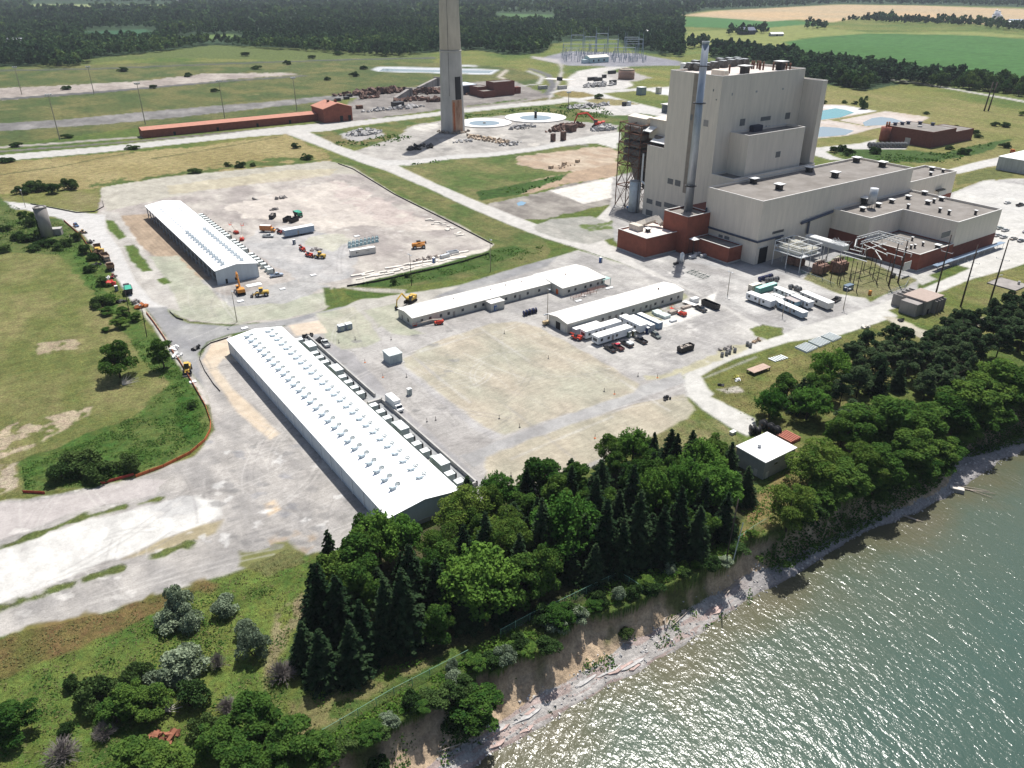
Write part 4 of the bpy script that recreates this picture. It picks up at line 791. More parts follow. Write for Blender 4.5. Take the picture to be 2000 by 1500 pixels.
# ---------------------------------------------------------------- long white halls
def gable(parent, a, b, z0, ze, zr, wm, rm, ov=.35, wname='wall', rname='roof', along='y', th=.14):
    """hall a wide, b long, ridge along its length; own frame starts at its corner"""
    f = MB(); p = [(0, z0),(a, z0),(a, ze),(a / 2, zr),(0, ze)]
    if along == 'y': f.xprism([(x, z) for x, z in p],0, b)
    else: f.add([(0, y, z) for y, z in p] + [(b, y, z) for y, z in p],[(4,3,2,1,0),(5,6,7,8,9)] + [(i, (i + 1) % 5,5+(i + 1) % 5,5 + i) for i in range(5)])
    wl = f.build(wname, wm, parent)
    g_ = MB(); k = (zr - ze)/(a / 2); r = [(-ov, ze - k * ov + .01),(a / 2, zr + .01),(a + ov, ze - k * ov + .01),(a + ov, ze - k * ov + th),(a / 2, zr + th),(-ov, ze - k * ov + th)]
    if along == 'y': g_.xprism(r, -ov, b + ov)
    else: n = 6; g_.add([(-ov, y, z) for y, z in r] + [(b + ov, y, z) for y, z in r],[tuple(reversed(range(6))), tuple(range(6,12))] + [(i, (i + 1) % n, n + (i + 1) % n, n + i) for i in range(n)])
    return wl, g_.build(rname, rm, parent)
h1 = sthing('long_hall', 'long low white roofed hall with two rows of roof fans, nearest to the trees', 'hall', 61.5,139.5)
w1, _ = gable(h1,19.5,125,0,5.5,6.9, M_GREYP, M_WROOF)
for k in range(19): f = MB(); f.box(-.16,-.003, .25 + k * 6.9, .6 + k * 6.9,0,5.35); f.build('pilaster', mat('trim_pale', (.62, .66, .69), .5), w1)
f = MB(); f.box(-.14,19.64,-.16,-.003,0,1.2); f.build('base_trim', M_CONC, w1)
f = MB(); f.cyl(0,0,0, .25, .3, n=10)
def roof_fan(x, y, z):
    f = MB(); f.bevbox(x - .85, x + .45, y - .55, y + .55, z, z + .85, .1); f.rod((x - .8, y, z + .45),(x - 1.3, y - .2, z + .95), .28, n=8)
    f.rod((x + .4, y, z + .5),(x + 1.0, y, z + .35), .1)
    o = f.build('roof_fan', mat('fan_pale', (.50, .58, .62), .4, .12), h1); g_ = MB(); g_.ring(x + 1.55, y + .9, z + .45, .68, .5, .16,16); g_.rod((x + 1.0, y + .9, z + .5),(x + 2.1, y + .9, z + .5), .07); g_.rod((x + 1.55, y + .9, z - .1),(x + 1.55, y + .9, z + .5), .07); g_.build('intake_ring', mat('ring_grey', (.20, .25, .26), .5), o)
for k in range(26): roof_fan(5.9,8.6+4.468 * k, 6.42); roof_fan(13.6,8.9+4.468 * k, 6.36)
h2 = sthing('unfinished_hall', 'white roofed hall still under construction with open left side and dark bays', 'hall', 78.5,337)
Lh = 131; f = MB(); f.box(18.3,18.5,0, Lh, 0,6.5); f.add([(0,0,0),(18.5,0,0),(18.5,0,6.5),(9.25,0,7.9),(0,0,6.5)],[(0,1,2,3,4)]); f.add([(0, .2,0),(18.3, .2,0),(18.3, .2,6.5),(9.25, .2,7.85),(0, .2,6.5)],[(4,3,2,1,0)]); f.build('wall', M_GREYP, h2)
g_ = MB(); g_.xprism([(-.4,6.42),(9.25,7.9),(18.9,6.42),(18.9,6.58),(9.25,8.06),(-.4,6.58)],-.4, Lh + .4); g_.build('roof', M_WROOF, h2)
for k in range(20): f = MB(); y = .6 + k * (Lh - 1.2)/19; f.box(.1, .55, y - .2, y + .2,0,6.4); f.build('column', mat('column_grey', (.30, .33, .36), .6), h2)
f = MB(); f.box(4.5,4.7, .3, Lh - .3,0,6.3); f.build('interior_shade_sheet', mat('inner_dark', (.08, .085, .095), .8, .3, .3), h2)  # dark sheet standing in for the shade inside the open bays
f = MB(); [f.box(.15, .3, .5, Lh - .5, z, z + .25) for z in (2.2,4.6)]; f.build('girt', mat('girt_grey', (.24, .27, .30)), h2)
f = MB(); f.box(3.6,4.5,-.06,-.003,0,2.1); f.build('door', M_DARK, h2)
for k in range(27):
    y = 4.2+4.4 * k
    for x, zc in ((4.6,7.28),(13.0,7.42)):
        if k < 14:
            f = MB(); f.add([(x - .8, y - .8, zc - .2),(x + .8, y - .8, zc - .2),(x + .8, y + .8, zc - .2),(x - .8, y + .8, zc - .2),(x - .65, y - .65, zc + 1.3),(x + .65, y - .65, zc + 1.3),(x + .65, y + .65, zc + 1.3),(x - .65, y + .65, zc + 1.3)],[(0,1,5,4),(1,2,6,5),(2,3,7,6),(3,0,4,7)]); f.rod((x, y, zc),(x, y, zc + 1.2), .35); f.build('roof_fan', mat('fan_cage', (.70, .76, .78), .4, .1), h2)
        else: f = MB(); f.cbox(x, y, zc - .1, .9, .5, .5); f.build('fan_curb', M_STEEL, h2)
# ---------------------------------------------------------------- site offices
M_OFF = ribbed('office_wall', (.50, .49, .44), .5, 'XY', dark=.93, stain=.1); M_OFR = ribbed('office_roof', (.63, .62, .58),1.2, 'X', dark=.95, stain=.06)
o1 = sthing('long_office_building', 'long low tan office building with an L shaped end and shallow gable roof', 'office building', 126.5,248)
gable(o1,11.8,67,0,3.7,4.5, M_OFF, M_OFR, along='x'); 
f = MB(); f.box(67.03,90.5,-7.6,12.8,0,3.75); f.build('wall', M_OFF, o1)
f = MB(); f.add([(66.7,-8,3.76),(90.9,-8,3.76),(90.9,13.1,3.76),(66.7,13.1,3.76),(66.7,5.4,4.62),(90.9,5.4,4.62)],[(0,1,5,4),(4,5,2,3),(0,4,3),(1,2,5),(0,3,2,1)]); f.build('roof', M_OFR, o1)
f = MB(); f.box(33.3,39.8,-4.3,-.02,0,3.2); f.build('annex', M_OFF, o1); f = MB(); f.box(33.1,40,-4.5,-.03,3.22,3.4); f.build('annex_roof', M_OFR, o1)
def win(p, x, y, z, w_, h_, face='y', nm='window', m=None, frame=True):
    f = MB(); 
    if face == 'y': f.box(x, x + w_, y - .07, y + .0, z, z + h_)
    else: f.box(y - .07, y, x, x + w_, z, z + h_)
    o = f.build(nm, m or M_GLASS, p)
    if frame and nm == 'window':
        g_ = MB()
        if face == 'y': g_.box(x - .1, x + w_ + .1, y - .12, y - .02, z - .14, z - .02); g_.box(x - .1, x + w_ + .1, y - .12, y - .02, z + h_ + .02, z + h_ + .1)
        else: g_.box(y - .12, y - .02, x - .1, x + w_ + .1, z - .14, z - .02)
        g_.build('window_frame', M_COP, o)
for x in (3.5,7.2,12,15.5,22,28,31.8,43,47.5,54,60): win(o1, x, -.003,1.2,1.1,1.2)
for x in (18,41.5,50): win(o1, x, -.003,0,1,2.1, nm='door', m=M_CONCD)
for x in (70,73.5,79,82,86,88.5): win(o1, x, -7.603,1.1,1.1,1.2)
win(o1,-4.8,67.0, .0,1.5,2.2, 'x', 'door', mat('door_orange', (.55, .13, .05))); win(o1,3,-.003,1,1.2,1.3, 'x'); win(o1,8,-.003,0,1,2.1, 'x', 'door', M_CONCD)
for x, y in ((22,6),(40,6.2),(48,7),(56,6.4),(77,3)): f = MB(); f.cyl(x, y, 4.2,5.0, .18, n=8); f.build('roof_pipe', M_RUST, o1)
f = MB(); f.box(88.6,93,-8.8,-5,2.9,3.1); [f.box(x, x + .15,-8.7,-8.5,0,2.9) for x in (88.7,92.8)]; f.build('porch', mat('porch_green', (.35, .48, .45)), o1)
o2 = sthing('second_office_building', 'long low tan office building beside white trailers with garage doors at its left end', 'office building', 171,208.8)
gable(o2,11.6,61.5,0,4.2,5.0, M_OFF, M_OFR, along='x')
for y in (1.2,4.3,7.8): win(o2, y, -.003,0,2.6,3.0, 'x', 'garage_door', M_DARK if y == 4.3 else M_COP)
for x in (8,17,20.5,27,33,40,45,49,54,58): win(o2, x, -.003,1.2,1.2,1.2)
for x in (13,24,37,42.5): win(o2, x, -.003,0,1,2.1, nm='door', m=M_CONCD)
f = MB(); f.cyl(52,5.2,4.7,5.6, .3, n=8); f.build('roof_pipe', M_RUST, o2)
sh = sthing('equipment_shed', 'small grey metal shed with pale roof beside the large bare pad', 'shed', 104,223)
f = MB(); f.box(0,4.9,0,5,0,3.4); f.build('wall', ribbed('shed_wall', (.36, .42, .44), .5, 'XY'), sh); f = MB(); f.add([(-.15,-.15,3.43),(5.05,-.15,3.43),(5.05,5.15,3.43),(-.15,5.15,3.43),(-.15,-.15,3.6),(5.05,-.15,3.6),(5.05,5.15,3.9),(-.15,5.15,3.9)],[(0,3,2,1),(4,5,6,7),(0,1,5,4),(1,2,6,5),(2,3,7,6),(3,0,4,7)]); f.build('roof', ribbed('shed_roof', (.58, .64, .63),1.2, 'X'), sh); f = MB(); f.box(-.8,5.4,-.8,5.3, .01, .14); f.build('base_slab', M_CONC, sh)
f = MB(); f.box(1.2,3.4,-.06,-.003, .2,2.6); f.build('door', mat('shed_door', (.30, .35, .37)), sh)
hu = sthing('pump_house', 'square grey block building with white ribbed roof beside the conifers above the lake', 'building', 154.2,103.6)
f = MB(); f.box(0,12.6,0,9.6,0,5.4); f.build('wall', mat('block_wall', (.34, .34, .33), .9, .15, .5), hu)
f = MB(); f.box(-.3,12.9,-.3,9.9,5.42,5.75); f.build('roof', ribbed('hut_roof', (.80, .79, .77), .9, 'X', dark=.9), hu)
f = MB(); f.cyl(4.5,5.8,5.76,6.7, .5, n=12); f.build('roof_vent', M_STEEL, hu)
for x, z in ((4.2,3.2),(8.3,3.2),(9.6,1.2)): win(hu, x, -.003, z, 1.2, .8)
win(hu, 2,-.003,0,1.1,2.1, 'x', 'door', M_COP); win(hu, 1.0,-.003,0,1.1,2.1, 'y', 'door', M_COP)
# ---------------------------------------------------------------- old conveyor house
cv = sthing('conveyor_house', 'very long low red brick conveyor house ending in a taller gabled brick tower', 'building', 131,721.5)
gable(cv, 14,154,0,6.3,8.0, M_BRICK, mat('roof_salmon', (.44, .20, .14), .8, .1, .3), along='x', ov=.6)
f = MB(); f.xprism([(0,0),(28,0),(28,12),(14,16),(0,12)],-16,12); o = f.build('tower', M_BRICK, cv, (152.5,0,0))
f = MB(); f.xprism([(-.7,11.8),(14,16.02),(28.7,11.8),(28.7,12.3),(14,16.5),(-.7,12.3)],-16.7,12.7); f.build('tower_roof', MATS['roof_salmon'], o)
for x in (12,19): f = MB(); f.cbox(x, 0,14.8,2,2,2.8); f.build('roof_vent', M_RUST, o)
for x in (24,60,95,125): win(cv, x, -.003,0,2,3, nm='door', m=M_DARK)
for x in (168,176): win(cv, x, -16.003,0,3,5, nm='door', m=M_DARK)
# ---------------------------------------------------------------- brick building on the right
bb = sthing('brick_workshop', 'dark red brick workshop with a round silo at its left corner, near the blue ponds', 'building', 626,326)
walls(bb, rect(0,34,0,40),0,12, M_BRICK2, M_ROOF, cop=False, wname='wall', drop=.2, t=.3); walls(bb, rect(34.03,62,0,26),0,9, M_BRICK2, M_ROOF, cop=False, wname='low_wing', rname='low_wing_roof', drop=.2, t=.3)
win(bb, 17,-.003,0,4.5,5, 'x', 'door', mat('door_pale', (.50, .46, .44)), False)
f = MB(); f.cyl(-2,38,0,11,4, n=18); f.build('silo', M_BRICK, bb); f = MB(); f.cyl(-2.5,38,11,15, .7, n=8); f.cyl(-.8,37,11,15, .7, n=8); f.build('silo_pipe', M_RUSTO, bb)
for x, y in ((6,36),(13,34),(20,33),(27,27),(30,18)): f = MB(); f.cbox(x, y, 11.8,2,2,1.8); f.cbox(x, y, 13.5,3,3, .5); f.build('roof_vent', mat('vent_navy', (.05, .06, .10)), bb)
f = MB(); f.cyl(15,20,11.8,13,2,1.4,12); f.build('roof_fan', M_CONC, bb)
# ---------------------------------------------------------------- lesser buildings
ws = sthing('demolished_boiler_house', 'group of dark red brick blocks with white roofed shed left standing in the scrap field', 'building', *S(985,187))
walls(ws, rect(-14,14,0,16),0,15, M_BRICK2, M_ROOF, cop=False, wname='wall', drop=.5); walls(ws, rect(-30,-14.1,-3,10),0,7, M_BRICK2, M_ROOF, cop=False, wname='low_wall', rname='low_roof', drop=.5); walls(ws, rect(-28,-14.2,11,28),0,10, M_BRICK2, M_ROOF, cop=False, wname='low_wall', rname='low_roof', drop=.5)
f = MB(); f.box(-44,-16,34,58,0,9); f.build('shed_wall', mat('shed_dark', (.06, .07, .10)), ws); f = MB(); f.box(-45,-15,33,59,9.02,10); f.build('shed_roof', mat('shed_pale', (.55, .60, .66)), ws)
f = MB(); f.box(20,27,6,13,0,7); f.build('small_block', M_BRICK2, ws)
X, Y = W(1223,154); tnk = thing('round_storage_tank', 'squat tan storage tank with domed roof in the meadow before the substation', 'tank', (X, Y, 0))
f = MB(); f.cyl(0,0,0,11,10.5, n=32); f.build('shell', mat('tank_tan', (.30, .19, .15), .8, .1), tnk); f = MB(); f.cyl(0,0,11.01,12.6,10.7,7,32); f.cyl(0,0,12.6,13.6,7, .5,32); f.build('domed_roof', mat('tank_roof', (.50, .42, .32), .8, .1), tnk)
X, Y = W(1258,214); ls = sthing('open_storage_shed', 'long open sided shed with flat white roof left of the power station', 'shed', *toS(X, Y))
f = MB(); f.box(0,55,-38,-22,7.6,8.2); f.build('roof', mat('shed_roof_white', (.62, .60, .57)), ls); f = MB(); f.box(1,54,-24,-23.5,0,7.55); f.build('wall', ribbed('shed_side', (.30, .33, .37),1.5, 'XY'), ls)
f = MB(); [f.bar((2 + k * 12.5,-37,0),(2 + k * 12.5,-37,7.6), .4) for k in range(5)]; f.build('post', M_STEEL, ls)
cb = sthing('substation_control_house', 'pale green metal house with white gable roof at the front of the substation', 'building', *S(1152,124))
gable(cb, 14,38,0,8,11, mat('house_teal', (.42, .56, .56)), mat('house_roof', (.66, .64, .58)), along='x', ov=.8); f = MB(); f.box(-9,-.05,2,10,0,5.5); f.build('porch', mat('porch_pale', (.5, .6, .62)), cb)
f = MB(); [f.box(x, x + 3,-.08,-.003,2,5) for x in (6,16,27)]; f.build('window_row', M_GLASS, cb)
X, Y = W(1985,338); wh = sthing('white_warehouse', 'white flat roofed warehouse cut by the right edge above the car park', 'warehouse', *toS(X, Y))
f = MB(); f.box(0,50,-12,14,0,8.6); f.build('wall', ribbed('wh_wall', (.45, .46, .46),1, 'XY'), wh); f = MB(); f.box(-.3,50.3,-12.3,14.3,8.62,9); f.build('roof', M_WROOF, wh); f = MB(); f.box(8,12,-12.06,-12.003,0,4.5); f.build('roller_door', M_CONC, wh)
# concrete switch hut with fins
X, Y = W(1795,620); sw = sthing('concrete_switch_house', 'brown grey concrete hut with blast fins on both sides beside the tall poles', 'building', *toS(X, Y))
f = MB(); f.box(3,15,0,9.5,0,5.6); f.build('wall', M_CONCD, sw); f = MB(); f.box(2.7,15.3,-.3,9.8,5.62,6.1); f.build('roof', mat('hut_roof_tan', (.36, .29, .25), .9, .1), sw)
f = MB(); [f.box(x, x + .35,-1.6,-.02,0,5.3) for x in (8.2,10.2,12.2,14.6)]; f.build('blast_fin', M_CONCD, sw); f = MB(); [f.box(x, x + .4,9.85,14,0,5) for x in (3,6,9,12,14.5)]; f.build('blast_fin', M_CONCD, sw)
f = MB(); f.box(-1.5,2.98,1,8,0,5.2); f.build('side_bay', M_CONCD, sw); f = MB(); f.box(5,6.3,-.06,-.003,0,2.2); f.build('door', M_DARK, sw)
# farm places far behind
def barn(px, py, L_, Wd, h, wm, rm, lab, rz=0.0):
    X, Y = W(px, py); t_ = thing('barn', lab, 'barn', (X, Y, 0), RS + rz); gable(t_, Wd, L_, 0, h * .6, h, wm, rm, along='x', ov=.6)
    f = MB(); f.box(L_ * .4, L_ * .4+4,-.08,-.003,0, h * .45); f.build('barn_door', M_DARK, t_); return t_
barn(1448,68,36,18,15, mat('barn_dark', (.06, .06, .09)), mat('barn_roof', (.15, .17, .24)), 'dark old barn among trees beside the green field', -.3)
barn(1506,71,30,12,8, mat('barn_pale', (.35, .35, .36)), M_WHITE, 'small open barn with bright white roof at the edge of the crop field', -.4)
barn(366,50,22,14,10, M_WHITE, M_WHITE, 'white farmhouse roof showing above the far left woods', .2)
barn(448,53,18,9,6, M_WHITE, M_WHITE, 'small white shed in the far woods right of the dark orchard', .1)
barn(-14,94,60,30,16, mat('house_grey', (.25, .25, .28)), mat('house_roof_g', (.35, .36, .40)), 'grey roofed building at the left edge of the woods', -.5)
barn(340,6,34,16,12, M_WHITE, M_WHITE, 'tiny white house on the far left horizon', .2)
barn(1266,68,26,12,10, mat('house_b', (.5, .5, .52)), M_WHITE, 'white roofed house behind the substation woods', .2)
M_SILO = mat('silo_white', (.70, .70, .74), .5, .1)
for i, (px, py, r_, h_) in enumerate([(1941,45,5,30),(1946,45,5,28),(1937,46,4,22),(1951,46,5,18),(1954,45,4,14)]):
    X, Y = W(px, py); t_ = thing('grain_silo', 'white grain silo at the far right farm, ' + ['tallest of the cluster', 'just right of the tallest', 'leftmost and shorter', 'low and second from the right', 'lowest at the right'][i], 'silo', (X, Y, 0),0, 'grain silos by the far farm'); f = MB(); f.cyl(0,0,0, h_, r_, n=16); f.build('shell', M_SILO, t_); f = MB(); f.cyl(0,0, h_ + .01, h_ + 5, r_, .6,16); f.build('cap', M_WHITE, t_)
for i, (px, py, L_, m_) in enumerate([(1962,49,120, M_WHITE),(1984,55,130, M_WHITE),(1975,45,170, mat('glasshouse', (.30, .36, .44))),(1992,49,150, MATS['glasshouse'])]):
    X, Y = W(px, py); t_ = thing('greenhouse', ['white long greenhouse nearest the silos', 'white greenhouse at the right edge in front', 'blue grey greenhouse behind the silos', 'blue grey greenhouse at the right edge behind'][i], 'greenhouse', (X, Y, 0),-.1, 'greenhouses at the far farm'); gable(t_, 40, L_, 0,5,9, m_, m_, along='x')
# ================================================================ EQUIPMENT, VEHICLES, YARD THINGS
M_EQ = mat('cabinet_grey', (.40, .44, .42), .5, .08,1, rnd=.06); M_EQT = mat('cabinet_top', (.66, .70, .69), .5, .05); M_TYRE = mat('tyre', (.02, .02, .02), .85, .2); M_RUB = mat('rubber_track', (.03, .028, .026), .9, .3)
M_ORG = mat('machine_orange', (.60, .25, .05), .5, .15,1); M_YEL = mat('machine_yellow', (.55, .36, .07), .5, .2,1); M_RED = mat('machine_red', (.55, .06, .035), .45, .15,1); M_GRN = mat('tarp_green', (.04, .32, .22), .7, .15,1)
def paintm(n, c, r=.3): return mat(n, c, r, .05,1, spec=.5)
# ---- cooling cabinets beside the near hall
def cabinet():
    t = thing('cooling_cabinet', 'x', 'cabinet', (0,0,0)); f = MB(); f.bevbox(-1.15,1.15,-1.0,1.0, .15,2.1, .06); f.build('cabinet', M_EQ, t)
    f = MB(); f.cbox(0,0,2.103,2.4,2.1, .08); f.build('lid', M_EQT, t); f = MB(); f.box(1.16,1.75,-.8, .8, .4,1.9); f.build('radiator', M_BLK, t); f = MB(); f.cbox(.1,0, .005,3.4,2.6, .14); f.build('base_slab', M_CONC, t); return t
cp = cabinet(); bl = [(84.9,257.6),(85.1,243.6),(85.2,239.2),(85.2,234.7),(85.5,220.9),(85.5,216.3),(85.5,211.6),(85.5,207.1),(85.4,197.4),(85.4,192.6),(85.3,188),(85.5,174.7),(85.5,170),(85.6,165.4),(85.5,151.7),(85.7,147.2)]
for i, (a, b) in enumerate(bl): place(cp, i > 0, toW(a, b)+(0.0,), RS, 'grey cooling cabinet beside the near white hall, %s from the far end' % nth(i + 1), 'cooling cabinets along the near hall')
k_ = 0
for b in [339,342.5] + [348 + i * 4.45 for i in range(24)]:
    if k_ in (7,13): k_ += 1; continue
    k_ += 1; place(cp, True, toW(102.8, b)+(0.0,), RS, 'grey cooling cabinet beside the unfinished hall, %s from its near end' % nth(k_), 'cooling cabinets along the unfinished hall')
def longcab():
    t = thing('switchgear_cabinet', 'x', 'switchgear cabinet', (0,0,0)); f = MB(); f.bevbox(-1.3,1.5,-2.9,2.4, .15,2.7, .06); f.build('cabinet', M_EQ, t); f = MB(); f.box(-1.35,1.55,-2.95,2.45,2.703,2.8); f.build('lid', M_EQT, t)
    f = MB(); f.bevbox(-1.2, .3,2.42,3.9, .15,2.2, .06); f.build('end_box', M_EQ, t); f = MB(); [f.box(-1.33,-1.303,-2.7 + k * 1.0,-1.9 + k * 1.0, .4,2.5) for k in range(5)]; f.build('door_row', mat('door_grey', (.30, .34, .33), .5), t); return t
lp = longcab()
for i, (a, b) in enumerate([(86,250.3),(86,227.2),(86,180.8),(86.3,158.1)]): place(lp, i > 0, toW(a, b)+(0.0,), RS, 'long pale green switchgear cabinet beside the near white hall, %s from the far end' % nth(i + 1), 'long cabinets along the near hall')
for nm, lab, pts in (('retaining_wall', 'low grey concrete wall beside the far half of the cabinet row', [(89.6,261),(89.6,205.5)]),('retaining_wall', 'low grey concrete wall beside the near half of the cabinet row', [(85.6,201.8),(90,201.2),(90,145.4),(85.6,145.4)])):
    f = MB()
    for (a0, b0),(a1, b1) in zip(pts[:-1], pts[1:]): f.box(min(a0, a1) - .25, max(a0, a1) + .25, min(b0, b1) - .25, max(b0, b1) + .25,0,1.25)
    tag(f.build(nm, M_CONC, None, (0,0,0), RS), lab, 'wall')
# ---- trailers and containers
def trailer(lab, a, b, rz, L_, Wd=3.2, h=3.4, wm=None, rm=None, wins=((1.2,1),(4.5,1),(8.5,1)), wheels=True, group='site trailers', cat='office trailer', hitch=True, face=-1):
    t = sthing('office_trailer', lab, cat, a, b, 0, rz, group); wm = wm or mat('trailer_white', (.66, .68, .70), .45, .05, .6)
    f = MB(); f.bevbox(-L_ / 2, L_ / 2,-Wd / 2, Wd / 2, .75, h - .06, .06); f.build('body', wm, t); f = MB(); f.xprism([(-L_ / 2 - .1, h - .05),(L_ / 2 + .1, h - .05),(L_ / 2 + .1, h + .05),(-L_ / 2 - .1, h + .05)],-Wd / 2 - .1, Wd / 2 + .1); f.build('roof', rm or M_WHITE, t)
    for x, k in wins: win(t, -L_ / 2 + x, face * Wd / 2+(.073 if face > 0 else -.003),1.7,1.0,1.0, frame=False)
    win(t, -L_ / 2+6.6 if L_ > 8 else 0, face * Wd / 2+(.073 if face > 0 else -.003), .8, .9,2.0, nm='door', m=M_CONCD)
    f = MB(); f.box(-Wd * .3, Wd * .3,-.01, .05,1.6,2.7); o = f.build('window', M_GLASS, t, (-L_ / 2 - .01,0,0), rad(90))
    if wheels:
        for x, s in ((.8,-1),(.8,1),(1.9,-1),(1.9,1)): f = MB(); f.wheel(x, s * (Wd / 2 - .35), .42, .3); f.build('wheel', M_TYRE, t)
        f = MB(); f.box(-L_ / 2 + .4, L_ / 2 - .4,-1,1, .4, .74); f.build('chassis', M_BLK, t)
    if hitch: f = MB(); f.bar((L_ / 2,0, .6),(L_ / 2+1.4,0, .5), .18); f.build('hitch', M_BLK, t)
    return t
def container(lab, a, b, rz, L_=12.1, m=None, top=None, h=2.6, Wd=2.45, group='shipping containers', cat='container'):
    t = sthing('shipping_container', lab, cat, a, b, 0, rz, group); f = MB(); f.bevbox(-L_ / 2, L_ / 2,-Wd / 2, Wd / 2, .15, h, .04); f.build('body', m, t)
    f = MB(); f.box(-L_ / 2 + .03, L_ / 2 - .03,-Wd / 2 + .03, Wd / 2 - .03, h + .003, h + .05); f.build('roof', top or M_WHITE, t)
    for s in (-1,1): f = MB(); f.box(L_ / 2 + .003, L_ / 2 + .05, .03 if s > 0 else -Wd / 2 + .06, Wd / 2 - .06 if s > 0 else -.03, .3, h - .15); f.build('door', m, t)
    f = MB(); [f.bar((L_ / 2 + .09, y, .3),(L_ / 2 + .09, y, h - .2), .06) for y in (-.8,-.35, .35, .8)]; f.build('lock_rod', M_STEEL, t); f = MB(); f.box(-L_ / 2 + .1, L_ / 2 - .1,-Wd / 2 + .1, Wd / 2 - .1,0, .15); f.build('base_rail', M_BLK, t)
    return t
H90 = rad(-90)
trailer('long white office trailer in front by the parked pickups', 181.6,195.4,0,16.7,3.6,3.6); trailer('long white office trailer second from the front, beside the tan office', 181.6,201.8,0,17.4,3.4,3.6, face=-1)
MC1 = ribbed('container_grey', (.36, .40, .45), .28, 'XY', dark=.7); MC2 = ribbed('container_blue', (.20, .28, .38), .28, 'XY', dark=.7); MCT = ribbed('container_teal', (.12, .32, .27), .28, 'XY', dark=.7); MCB = ribbed('container_beige', (.52, .46, .36), .28, 'XY', dark=.75)
container('blue grey container against the left end of the second office', 178.4,209.2 - 2.6, rad(180),12, MC1); 
trailer('white office trailer with rounded roof set crosswise beside blue containers', 194.8,198.6, H90,11.8,3.5,3.6)
container('blue grey container left of a matching pair by the round roofed trailer', 199.2,198.2, H90,12, MC1); container('blue container on the right of the pair, beside the pale concrete pad', 203.2,198.2, H90,12, MC2)
trailer('white office trailer on blocks at the left front of the right trailer cluster', 255.1,187.3, H90,12.5,3.2,3.4, face=-1); trailer('long grey blue trailer in front of the right cluster beside the road', 257.2,173.2, H90 - .12,13.4,3.0,3.0, mat('trailer_greyblue', (.30, .36, .42), .5, .08), wheels=False)
trailer('longest white trailer of the right cluster with three dark windows', 273.5,173.8, H90 - .12,15,3.4,3.4, mat('trailer_cream', (.62, .60, .55), .5, .06)); trailer('short white trailer between the blue hut and the longest trailer', 267.3,176.3, H90 - .12,9.7,3.1,3.4)
container('teal green container at the back of the right trailer cluster', 269,195.6, rad(180),11.6, MCT, mat('teal_top', (.40, .70, .62), .6)); container('short beige container behind the teal one in the right cluster', 266.4,199.4, rad(180),6, MCB, mat('beige_top', (.70, .66, .56), .6))
trailer('small light blue hut in the middle of the right trailer cluster', 264.2,178.6, H90 - .1,6,3.0,2.8, mat('hut_blue', (.30, .48, .56), .5, .08), mat('hut_roof_brown', (.40, .36, .35), .8), wheels=False, hitch=False, cat='hut')
trailer('grey trailer beside the white one on blocks in the right cluster', 259.3,184.6, H90 - .1,9,2.7,2.9, mat('trailer_grey', (.34, .37, .40), .5, .08), wheels=False)
trailer('white box trailer with green tank end in the right cluster', 269.8,187.0, H90 - .1,9,3.0,3.0, mat('trailer_greenish', (.55, .60, .58), .5, .08), wheels=False, hitch=False); trailer('small white tank trailer between the green container and the blue hut', 263.2,184.8, H90 - .1,6,2.4,2.6, None, wheels=False, hitch=False)
trailer('long blue grey semi trailer with white roof on the construction pad', 135.6,388.5, rad(2),16,3.6,4.0, mat('semi_blue', (.26, .33, .42), .5, .08), cat='trailer', wins=())
wc = container('white refrigerated container with small black lettering on the construction pad', 148.8,339.7, rad(-6),12.5, mat('reefer_white', (.62, .60, .55), .5, .05), None, 3.0)
f = MB(); f.box(-3.6,-3.2,-1.3,-1.235,1.4,2.1); f.box(-3.1,-2.4,-1.3,-1.235,1.6,1.75); f.box(1.2,3.0,-1.3,-1.235,1.9,2.0); f.build('lettering', M_BLK, wc)
# ---- vehicles
def vbody(t, prof, wd, m, nm='body'): f = MB(); f.xprism(prof, -wd / 2, wd / 2); return f.build(nm, m, t)
def wheels4(t, xs, wd, r=.38, w_=.26):
    for x in xs:
        for s in (-1,1):
            f = MB(); f.wheel(x, s * (wd / 2 - w_ / 2 + .03), r, w_); o = f.build('wheel', M_TYRE, t); g_ = MB(); g_.wheel(x, s * (wd / 2 + .035), r * .55, .03, z=r); g_.build('rim', M_STEEL, o)
def lights(t, xf, xr, wd, z=.85):
    for s in (-1,1): f = MB(); f.box(xf, xf + .04, s * wd * .36 - .15, s * wd * .36 + .15, z - .08, z + .08); f.build('headlight', mat('lamp_glass', (.7, .7, .7), .2), t)
    for s in (-1,1): f = MB(); f.box(xr - .04, xr, s * wd * .42 - .08, s * wd * .42 + .08, z - .1, z + .15); f.build('tail_light', mat('lamp_red', (.4, .02, .02), .3), t)
